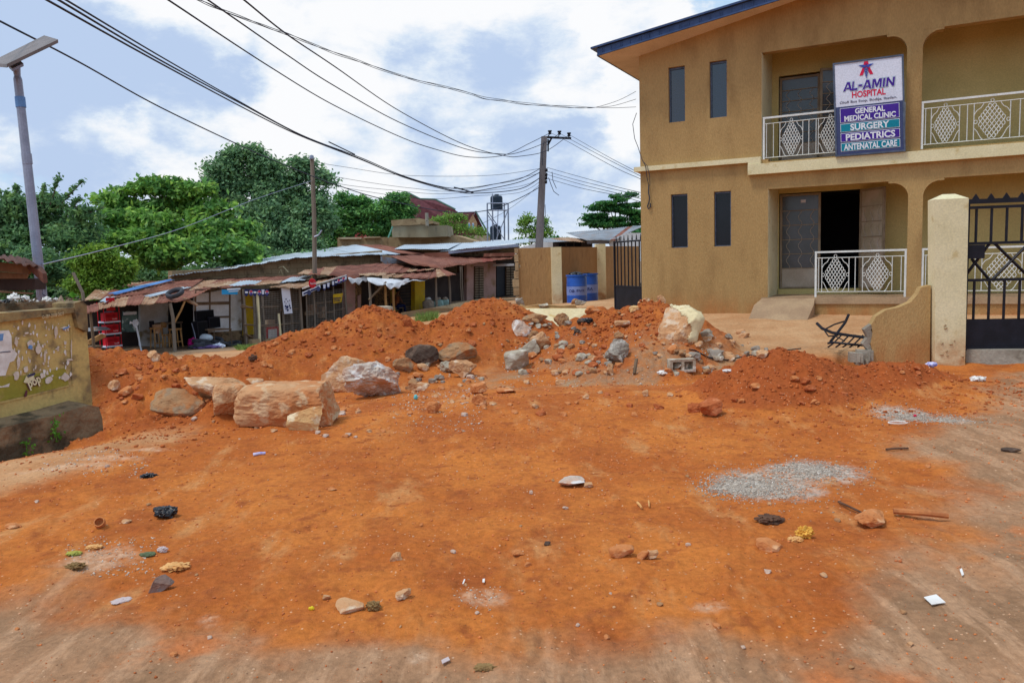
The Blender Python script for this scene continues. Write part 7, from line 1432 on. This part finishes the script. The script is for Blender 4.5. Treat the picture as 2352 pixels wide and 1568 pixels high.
def grit():
    """uncountable crumbs of soil and gravel: one object per kind"""
    rs = np.random.RandomState(9)
    T_ = np.array([(1, 0, -.35), (-.5, .87, -.35), (-.5, -.87, -.35), (0, 0, .9)]); O_ = np.array([(1, 0, 0), (0, 1, 0), (-1, 0, 0), (0, -1, 0), (0, 0, .8), (0, 0, -.8)]); OF = np.array([(0, 1, 4), (1, 2, 4), (2, 3, 4), (3, 0, 4), (1, 0, 5), (2, 1, 5), (3, 2, 5), (0, 3, 5)])
    def scatter(nm, P, s, mt, lab, cat=None):
        n = len(P); R_ = rs.normal(size=(n, 3, 3)); Q, _ = np.linalg.qr(R_); sc = s[:, None]*rs.uniform(.6, 1.2, (n, 3)); V = np.einsum('nij,kj->nki', Q, O_)*sc[:, None, :]*rs.uniform(.75, 1.2, (n, 6, 1)); V[:, :, 2] *= .8
        V = V + (P + np.array([0, 0, 1])*s[:, None]*.2)[:, None, :]; Fc = (np.arange(n)[:, None, None]*6 + OF[None]).reshape(-1, 3); tag(raw(nm, V.reshape(-1, 3), Fc, mt), lab, cat, kind='stuff')
    def on(x, y): z = Hfull(x, y); return np.stack([x, y, z], 1)
    # on heaps
    P = []; 
    for i, h in enumerate(HEAPS):
        W_ = h['w']; 
        for _ in range([1200, 800, 700, 1200, 700, 350][i]):
            k = rs.randint(len(W_)-1); t = rs.rand(); p = W_[k]*(1-t)+W_[k+1]*t; P.append((p[0]+rs.normal()*.25, p[1]-abs(rs.normal())*.8))
    P = np.array(P); P = on(P[:, 0], P[:, 1]); scatter('soil_crumbs', P, .006+.034*rs.rand(len(P))**3.2*P[:, 1]/10, K['orange2'], 'crumbs of orange soil on the mounds')
    r = rs.rand(15000)**.8*9+2.2; a = rs.uniform(-.64, .64, 15000); P = on(r*np.sin(a), r*np.cos(a)); scatter('dirt_crumbs', P, .002+.010*rs.rand(15000)**4*P[:, 1]/4, K['orange3'], 'fine crumbs over the open dirt')
    P = []
    for (c, a_, b_) in GRAV:
        p = g0(*c)
        for _ in range(3600 if c[0] < 1900 else 1500):
            t = rs.uniform(0, 6.28); rr = min(abs(rs.normal())*.52, 1.7); P.append((p[0]+a_*rr*math.cos(t), p[1]+b_*rr*math.sin(t)))
    P = np.array(P); P = on(P[:, 0], P[:, 1]); k = P[:, 2] < .25; P = P[k]; scatter('gravel', P, .0035+.008*rs.rand(len(P))**2, K['gravel'], 'crushed grey gravel patches on the right')
    P = []
    for (x0, x1, y0, y1, n) in ((900, 1110, 890, 1000, 560), (1060, 1110, 850, 900, 160), (150, 360, 1235, 1330, 220), (1040, 1150, 1340, 1390, 50), (90, 340, 1050, 1105, 260), (1150, 1650, 820, 866, 900)):
        for _ in range(n): g_ = g0(rs.uniform(x0, x1), rs.uniform(y0, y1)); P.append(g_)
    P = np.array(P); P = on(P[:, 0], P[:, 1]); scatter('concrete_chips', P, .004+.012*rs.rand(len(P))**3*P[:, 1]/7, K['chips'], 'white and grey chips of broken concrete')
K['orange2'] = mat('soil_crumb', S(188, 104, 54), S(164, 84, 44), 3, .95, island=.18); K['orange3'] = mat('dirt_crumb', S(210, 126, 74), S(188, 104, 60), 3, .95, c3=S(214, 166, 130), sc3=14, island=.18)
K['gravel'] = mat('gravel_chip', S(194, 180, 164), S(146, 130, 116), 30, .9, c3=S(216, 206, 194), sc3=30, island=.25); K['chips'] = mat('concrete_chip', S(212, 200, 186), S(190, 166, 140), 20, .9, island=.15)
grit()

# ---------------------------------------------------------------- rubbish on the dirt
def litter():
    G = 'litter dropped on the foreground dirt'
    def lump(x0, x1, y0, y1, mt, lab, nm='litter', flat_=.5, amp=.35, frq=3., sub=4, seed=1, rot=0., cat='litter'):
        b = hit((x0+x1)/2, y1-1); w_ = (x1-x0)/F*b[1]/2; h = (y1-y0)/F*b[1]*flat_; return tag(blob((b[0], b[1]+w_*.3, b[2]+h*.4), (w_, w_*.7, h*.55), sub, seed, amp, frq, rot=rot).build(nm, mt), lab, cat, G)
    lump(350, 404, 1158, 1190, M['blackbag'], 'crumpled black plastic bag in the left foreground', 'plastic_bag', .8, .3, 2.2, seed=3, cat='plastic bag'); lump(320, 356, 1084, 1098, M['blackbag'], 'small torn black plastic strip up the slope at left', 'plastic_scrap', .6, .4, 4, seed=4)
    lump(254, 300, 1358, 1386, M['sachet'], 'flat lilac transparent water sachet in the left foreground', 'water_sachet', .25, .2, 3, seed=5, rot=.5); lump(360, 384, 1243, 1270, M['sachet'], 'whitish crumpled sachet above the wedge stone', 'water_sachet', .5, .25, 3, seed=6)
    lump(318, 356, 1262, 1279, M['darkleaf'], 'dull green fallen leaf above the wedge stone', 'fallen_leaf', .4, .25, 3, seed=7, cat='leaf'); lump(370, 430, 1285, 1310, M['dryleaf'], 'curled pale orange dry leaf above the wedge stone', 'dry_leaf', .5, .45, 3, seed=8, cat='leaf')
    lump(150, 184, 1258, 1276, M['yleaf'], 'yellow green leaf scrap at the left', 'leaf_scrap', .4, .4, 4, seed=9, cat='leaf'); lump(152, 192, 1282, 1310, M['dryleaf2'], 'cluster of curled dry leaves at the left', 'dry_leaf', .5, .5, 4, seed=10, cat='leaf'); lump(196, 232, 1244, 1262, M['dryleaf'], 'yellowish leaf scrap right of the clay cup', 'leaf_scrap', .4, .4, 4, seed=12, cat='leaf')
    lump(842, 874, 1375, 1404, M['dryleaf2'], 'curled brown dry leaf between two tan stones', 'dry_leaf', .7, .5, 3, seed=13, cat='leaf'); lump(1832, 1870, 1200, 1236, M['ycloth'], 'crumpled yellow rag at the right', 'rag', .8, .4, 3.5, seed=14, cat='rag'); lump(1812, 1846, 1226, 1244, M['dryleaf'], 'pale scrap left of the yellow rag', 'scrap', .5, .4, 3.5, seed=15)
    lump(1742, 1800, 1172, 1204, M['plank2'], 'dark curled bark piece below the gravel patch', 'bark', .6, .4, 2.5, seed=16, cat='bark'); lump(1090, 1136, 1525, 1540, M['dryleaf2'], 'curled brown leaf at the bottom edge', 'dry_leaf', .5, .4, 3, seed=17, cat='leaf'); lump(708, 722, 1388, 1402, M['ycloth2'], 'tiny bright yellow wrapper left of the tan tile', 'wrapper', .6, .3, 3, 3, 18)
    lump(2232, 2264, 862, 880-4, M['paper'], 'crumpled white scrap below the gate step', 'scrap', .8, .4, 3, seed=19); lump(2128, 2154, 830, 843, M['sachet2'], 'folded white and violet paper at the foot of the pillar', 'scrap', .9, .2, 2, seed=20); lump(1660, 1680, 850, 862-4, M['paper'], 'white scrap near the hollow block', 'scrap', .7, .3, 3, seed=25); lump(1510, 1540, 866-16, 862, M['paper'], 'crumpled white paper at the trench edge', 'scrap', .8, .3, 3, seed=26)
    lump(1330, 1362, 758-30, 742, M['blackbag'], 'dark plastic scrap on the dark orange mound', 'plastic_scrap', .8, .3, 3, 3, 27)
    # flat paper, cylinder, sticks
    def flat4(pts, mt, nm, lab, cat, t=.003):
        P = [hit(*p)+np.array([0, 0, .012]) for p in pts]; tag(MB().slab(P, (0, 0, t)).build(nm, mt), lab, cat, G)
    flat4([(2122, 1378), (2150, 1372), (2172, 1392), (2140, 1396)], M['paper'], 'paper_scrap', 'square white paper scrap in the right foreground', 'paper'); flat4([(1014, 1524), (1030, 1518), (1034, 1524), (1016, 1532)], M['sachet'], 'wrapper', 'white and green wrapper at the bottom centre', 'wrapper'); flat4([(2204, 1316), (2209, 1312), (2214, 1326), (2209, 1328)], M['paper'], 'paper_scrap', 'thin white sliver right of the orange slab', 'paper'); flat4([(1062, 1346), (1066, 1336), (1069, 1337), (1065, 1347)], M['paper'], 'cigarette_end', 'white cigarette end, left of two', 'cigarette end'); flat4([(1108, 1342), (1109, 1335), (1114, 1335), (1113, 1343)], M['paper'], 'cigarette_end', 'white cigarette end, right of two', 'cigarette end')
    def stick(a, b, r, mt, lab, nm='stick', up=.015):
        A_, B_ = hit(*a), hit(*b); tag(MB().tube([A_+np.array([0, 0, up]), (A_+B_)/2+np.array([0, 0, up+.004]), B_+np.array([0, 0, up])], r, 7, r*.85).build(nm, mt), lab, nm.replace('_', ' '), None)
    stick((582, 1048), (610, 1044), .014, M['sachet2'], 'small white and blue cylinder lying on the dirt left of centre', 'lighter'); stick((2052, 1186), (2178, 1196), .019, M['stickw'], 'orange brown wooden stick right of the flat slab stone', up=.03); stick((1926, 1158), (2010, 1202), .008, M['plank2'], 'thin dark twig above the slab stone', 'twig'); stick((2035, 1036), (2086, 1034), .010, M['plank2'], 'short brown twig on the grey dirt at right', 'twig')
    stick((1464, 1160), (1474, 1172), .009, M['dryleaf'], 'tiny pale curved shard near the pottery shards', 'shard'); stick((1490, 1155), (1491, 1168), .006, M['dryleaf'], 'tiny upright pale splinter', 'splinter')
    p = hit(1464-3, 860); a = W(1457, 858, p[1]); b = W(1462, 824, p[1]+.1); tag(MB().tube([a, b], .026, 6).build('stick', M['plank']), 'short grey stick standing in the rubble', 'stick')
    tag(MB().tube([W(1620, 798+8, 12.2), W(1648, 822, 12.0)], .03, 4).build('metal_strip', M['zincd']), 'short grey metal strip beside the pillar stump', 'strip')
    pts = [W(x, y, 11.6) for x, y in ((1583, 866), (1596, 850), (1630, 836), (1672, 826), (1720, 816), (1790, 806), (1840, 800))]; tag(MB().tube([np.array([q[0], q[1], max(q[2], ground_z(q[0], q[1])+.02)]) for q in pts], .009, 5).build('hose', M['black']), 'thin black hose curving through the rubble', 'hose')
    # clay cup
    c = hit(227, 1216); T = thing('clay_cup', 'small broken clay cup open towards the viewer at left', 'cup', c, None); MB().lathe(c+np.array([0, .02, .03]), [(.0, -.028), (.026, -.028), (.034, .0), (.032, .022), (.026, .022), (.027, .0), (.02, -.018), (0, -.018)], 18, (.15, -.75, .65)).build('cup_body', K['orange'], T)
    # loop of white cord and pink scrap on the gravel
    c = hit(2062, 975); tag(MB().tube([c+np.array([.085*math.cos(t), .05*math.sin(t), .02]) for t in np.linspace(.3, 6.0, 22)], .006, 5).build('cord_loop', M['paper']), 'loop of white cord at the edge of the far gravel patch', 'cord')
    lump(2098, 2106, 952, 959, M['printred'], 'tiny pink scrap on the far gravel patch', 'scrap', .8, .3, 3, 3, 33)
    tag(blob(hit(955, 918)+np.array([0, 0, .03]), (.025, .025, .035), 3, 34, .2, 2).build('plastic_scrap', mat('turquoise_plastic', S(110, 190, 190), S(90, 170, 176), 5, .5)), 'turquoise plastic scrap right of the white crusted boulder', 'litter')
    # crossed wires and bits on the far mound
    lump(570, 590, 812, 830, M['plank2'], 'bundle of grey sticks on the left flank of the long mound', 'stick_bundle', .8, .4, 3, 3, 35, .8, 'stick bundle')
M['sachet'] = mat('clear_sachet', S(204, 184, 178), S(186, 164, 160), 14, .3, .3, 20, spec=.5); M['sachet2'] = mat('white_violet_plastic', S(214, 208, 230), S(120, 130, 210), 20, .5)
M['darkleaf'] = mat('dull_leaf', S(98, 108, 76), S(80, 90, 62), 9, .8); M['dryleaf'] = mat('dry_pale_leaf', S(224, 172, 110), S(206, 146, 84), 12, .85); M['dryleaf2'] = mat('dry_brown_leaf', S(146, 116, 72), S(124, 92, 56), 14, .85); M['yleaf'] = mat('yellow_green_leaf', S(180, 170, 70), S(140, 140, 66), 20, .8)
M['ycloth'] = mat('yellow_rag', S(232, 178, 80), S(206, 146, 52), 12, .85); M['ycloth2'] = mat('bright_yellow_wrapper', S(236, 206, 40), None, 12, .6); M['plank2'] = mat('dark_bark', S(108, 78, 60), S(82, 58, 46), 14, .9, .4, 30); M['stickw'] = mat('orange_brown_stick', S(196, 124, 72), S(168, 100, 58), 14, .8)
litter()
# ---------------------------------------------------------------- trees
def leafmat(nm, c1, c2, c3, tr=.42, isl=.4): return mat(nm, c1, c2, .9, .55, 0, 60, c3=c3, sc3=2.5, lo3=.5, hi3=.66, spec=.35, island=isl, trans=tr)
LM = dict(t1=leafmat('leaves_dark_shrubby', S(116, 156, 102), S(92, 130, 88), S(142, 176, 104)), t2=leafmat('leaves_broad_bright', S(132, 178, 84), S(96, 146, 76), S(172, 206, 92)), t3=leafmat('leaves_tall_blue_green', S(128, 166, 118), S(102, 140, 102), S(154, 188, 122)),  # greens lifted and greyed: haze is put into the leaf colours
          t4=leafmat('leaves_yellow_green', S(132, 168, 60), S(102, 142, 56), S(156, 184, 70)), t6=leafmat('leaves_dense_mid', S(112, 166, 92), S(84, 138, 80), S(138, 188, 94)), t7=leafmat('leaves_feathery', S(140, 178, 80), S(108, 150, 66), S(160, 190, 90)), t9=leafmat('leaves_umbrella', S(74, 132, 66), S(54, 108, 58), S(104, 160, 74)))
M['bark'] = mat('bark', S(112, 96, 82), S(88, 74, 62), 3, .95, .5, 14)
def tree(lab, px, pyb, Y, clumps, lm, n, leaf, nm='tree', twig=0.25, flatk=1., seed=1, trunk=.22, spikes=(), core=.45, grp='trees behind the shops', dyf=.9, per=16):
    """clumps: (px, py, rx_px, ry_px, depth offset). Every clump is a cloud of twigs, every twig a small spray of leaves"""
    rs = np.random.RandomState(seed); base = W(px, pyb, Y); base[2] = min(base[2], ground_z(base[0], base[1])) if False else base[2]
    T = thing(nm, lab, nm, base, grp); V = []; Cs = []
    area = sum(c[2]*c[3] for c in clumps)
    for (cx, cy, rx, ry, dy) in clumps:
        c = W(cx, cy, Y+dy); rX = rx/F*(Y+dy); rZ = ry/F*(Y+dy); rY = min(rX, max(rZ, rX*.6))*dyf; Cs.append((c, rX, rY, rZ)); k = max(6, int(n*(rx*ry)/area/per))
        ns = max(4, min(13, int(3+rx*ry/160))); e = rs.normal(size=(ns, 3)); e /= np.linalg.norm(e, axis=1)[:, None]; R3 = np.array([rX, rY, rZ])
        sub = c + e*rs.uniform(.35, .86, ns)[:, None]*R3; sr = rs.uniform(.26, .44, ns); w = rs.randint(ns, size=k)
        d = rs.normal(size=(k, 3)); d /= np.linalg.norm(d, axis=1)[:, None]; rad = (.35+.65*rs.rand(k)**.5)*np.where(rs.rand(k) < .07, rs.uniform(1.2, 1.7, k), 1)
        tw = sub[w] + d*(rad*sr[w])[:, None]*(R3*.55+min(rX, rZ)*.55)
        for p, dd in zip(tw, d):
            m = rs.randint(per-5, per+6); o = rs.normal(size=(m, 3))*np.array([twig, twig, twig*.55*flatk]); V.append((p+o, dd))
    P = np.concatenate([v[0] for v in V]); D = np.concatenate([np.repeat(v[1][None], len(v[0]), 0) for v in V])
    for (x0, y0, x1, y1, k) in spikes:
        a, b = W(x0, y0, Y), W(x1, y1, Y); t = rs.rand(k)**.9; q = a+(b-a)*t[:, None]; q[:, 2] += .25*np.sin(t*3.1)*.5; q += rs.normal(size=(k, 3))*leaf*.55; P = np.concatenate([P, q]); D = np.concatenate([D, rs.normal(size=(k, 3))])
    m = len(P); nrm = D*.5 + rs.normal(size=(m, 3))*.75 + np.array([0, 0, .75]); nrm /= np.linalg.norm(nrm, axis=1)[:, None]
    u = np.cross(nrm, rs.normal(size=(m, 3))); u /= np.linalg.norm(u, axis=1)[:, None]; v = np.cross(nrm, u); s = (leaf*rs.uniform(.6, 1.25, m))[:, None]
    Q = np.stack([P-u*s, P-v*s*.5+nrm*s*.15, P+u*s, P+v*s*.5+nrm*s*.15], 1).reshape(-1, 3); raw('crown', Q, np.arange(m*4).reshape(-1, 4), LM[lm], T)
    B = MB(); top = np.array(Cs[0][0]); mid = base*.45+np.mean([c[0] for c in Cs], 0)*.55; B.tube([base-np.array([0, 0, .5]), base*.6+mid*.4+np.array([.1, 0, 0]), mid], trunk, 8, trunk*.6)
    for (c, rX, rY, rZ) in Cs: B.tube([mid-(mid-base)*rs.uniform(.05, .4), (mid+c)/2+rs.normal(size=3)*.15*rX-np.array([0, 0, .1*rZ]), c], trunk*.42, 6, trunk*.12)
    for (c, rX, rY, rZ) in Cs:
        for _ in range(5):
            d = rs.normal(size=3); d[2] = abs(d[2])*.7; d /= np.linalg.norm(d); B.tube([c-np.array([0, 0, rZ*.4]), c+d*np.array([rX, rY, rZ])*.85], trunk*.13, 4, trunk*.04, cap=False)
    for (x0, y0, x1, y1, k) in spikes: B.tube([W(x0, y0, Y), W(x1, y1, Y)], .03, 4, .015, cap=False)
    B.build('trunk', M['bark'], T)
tree('dark shrubby tree with thin spiky upright branches behind the street lamp', 90, 700, 34, [(40, 545, 75, 55, 0), (120, 520, 80, 50, 1), (30, 480, 45, 38, 0), (100, 470, 55, 30, 1), (175, 545, 60, 50, 0), (-20, 600, 80, 60, -1), (60, 620, 100, 55, -2), (150, 610, 70, 55, -1), (190, 500, 30, 18, 0), (-40, 500, 60, 60, 0)], 't1', 40000, .11, seed=2, twig=0.21,
     spikes=[(115, 470, 138, 402, 120), (130, 480, 192, 414, 130), (95, 470, 105, 425, 90), (150, 500, 185, 455, 110), (170, 505, 240, 475, 90), (40, 460, 38, 428, 70), (10, 480, 0, 440, 60), (160, 470, 245, 500, 70), (30, 470, 18, 445, 60)])
tree('broad bright green tree in flat layers, with large leaves', 400, 690, 40, [(345, 418, 20, 13, 0), (375, 430, 62, 15, 0), (440, 442, 55, 20, 0), (300, 434, 42, 9, 0), (260, 458, 45, 10, 0), (310, 475, 70, 18, 0), (400, 475, 80, 24, 1), (480, 490, 50, 25, 0), (290, 505, 70, 24, -1), (380, 520, 95, 30, -1), (470, 530, 75, 30, -1), (540, 545, 52, 34, 0), (300, 550, 60, 30, -2), (390, 570, 85, 28, -2), (480, 575, 70, 30, -2), (555, 585, 40, 28, -1), (265, 530, 30, 24, 0), (350, 600, 60, 18, -1)], 't2', 46000, .16, seed=4, twig=0.28, flatk=.8, core=.3)
tree('tall blue green tree rising highest behind the bright broad tree', 600, 690, 50, [(570, 360, 48, 24, 0), (520, 385, 50, 24, 0), (600, 392, 60, 30, 0), (690, 390, 46, 22, 0), (735, 412, 34, 18, 0), (640, 430, 80, 34, 0), (540, 440, 60, 36, 0), (700, 450, 55, 34, 0), (590, 480, 80, 40, -1), (680, 500, 70, 40, -1), (735, 500, 30, 44, -1), (610, 540, 90, 40, -2), (700, 555, 60, 35, -2), (500, 420, 30, 30, 0), (640, 585, 70, 25, -2), (540, 350, 25, 12, 0)], 't3', 60000, .14, seed=6, twig=0.30)
tree('small yellow green bushy tree in front of the dark tree at left', 230, 700, 30, [(225, 600, 42, 34, 0), (180, 610, 26, 26, 0), (265, 625, 40, 34, 0), (220, 650, 55, 32, 0), (240, 578, 25, 16, 0), (185, 650, 25, 24, 0), (265, 672, 40, 16, 0), (230, 690, 50, 14, 0)], 't4', 26000, .075, seed=8, twig=0.16, trunk=.12)
tree('small dark green tree with open limbs left of the maroon house', 800, 580, 60, [(790, 458, 26, 14, 0), (830, 465, 30, 16, 0), (775, 490, 32, 18, 0), (825, 495, 40, 20, 0), (790, 525, 40, 20, 0), (850, 480, 20, 14, 0), (770, 555, 30, 20, 0), (848, 520, 30, 16, 0)], 't6', 15000, .17, seed=10, twig=0.25, trunk=.2)
tree('dense rounded dark green tree against the maroon roof', 900, 580, 62, [(895, 462, 34, 17, 0), (905, 490, 44, 24, 0), (870, 500, 32, 28, 0), (925, 500, 26, 18, 0), (890, 525, 40, 22, 0), (915, 455, 18, 10, 0)], 't6', 18000, .17, seed=12, twig=0.25, trunk=.2, core=.5)
tree('light feathery green tree in front of the brick dormer', 1050, 590, 75, [(1030, 500, 34, 14, 0), (1060, 495, 26, 12, 0), (1015, 515, 26, 14, 0), (1050, 525, 40, 18, 0), (1090, 535, 22, 14, 0), (1020, 540, 24, 12, 0), (1078, 555, 20, 14, 0)], 't7', 3600, .12, seed=14, twig=0.30, trunk=.12, core=.1)
tree('thin wispy tree left of the concrete pole base', 1215, 590, 70, [(1210, 505, 18, 12, 0), (1240, 510, 18, 14, 0), (1200, 530, 16, 14, 0), (1230, 535, 24, 16, 0), (1258, 530, 10, 12, 0), (1215, 550, 30, 8, 0)], 't7', 2800, .14, seed=16, twig=0.28, trunk=.1, core=.1)
tree('umbrella shaped tree with flat tiers beside the brown building', 1395, 600, 55, [(1415, 452, 12, 5, 0), (1400, 464, 45, 9, 0), (1450, 468, 28, 7, 0), (1375, 480, 34, 8, 0), (1430, 485, 45, 9, 0), (1370, 499, 40, 8, 0), (1415, 503, 45, 9, 0), (1460, 505, 26, 8, 0), (1385, 516, 50, 9, 0), (1440, 518, 40, 8, 0), (1352, 512, 18, 6, 0), (1448, 448, 14, 5, 0), (1470, 490, 20, 8, 0)], 't9', 18000, .12, seed=18, twig=0.18, flatk=.5, core=.15, trunk=.16)
tree('dark bush filling the gap under the bright broad tree', 400, 700, 44, [(320, 640, 90, 24, 0), (430, 635, 90, 24, 0), (530, 625, 80, 26, 0), (620, 605, 80, 26, 0), (720, 600, 70, 22, 0), (60, 680, 120, 30, -6), (180, 680, 90, 24, -6)], 't1', 30000, .14, nm='bush', seed=20, twig=0.25, trunk=.08, grp=None)
tree('small green bush poking above the zinc roofs right of the pole', 1290, 590, 60, [(1275, 553, 18, 5, 0), (1300, 555, 12, 4, 0), (1480, 540, 20, 18, -8)], 't9', 2200, .18, nm='bush', seed=22, twig=0.20, trunk=.05, grp=None)
M['grassb'] = mat('grass_blade', S(126, 150, 74), S(104, 126, 60), 5, .8, island=.2)
def grass():
    rs = np.random.RandomState(5)
    for (px0, px1, py, Y, n, h, lab) in ((955, 1005, 735, 29.5, 300, .35, 'tuft of bright grass at the foot of the low wall'), (545, 600, 803, 25.5, 700, .16, 'strip of short grass in front of the mesh kiosk'), (2300, 2352, 845, 9.6, 0, .1, '')):
        if not n: continue
        Q = []
        for _ in range(n):
            p = W(rs.uniform(px0, px1), py, Y+rs.uniform(-.4, .4)); p[2] = ground_z(p[0], p[1]); t = p+np.array([rs.normal()*.1, rs.normal()*.1, h*rs.uniform(.5, 1.1)]); w_ = np.array([.018, 0, 0]); Q += [p-w_, p+w_, t]
        tag(raw('grass', np.array(Q), np.arange(len(Q)).reshape(-1, 3), M['grassb']), lab, kind='stuff')
grass()
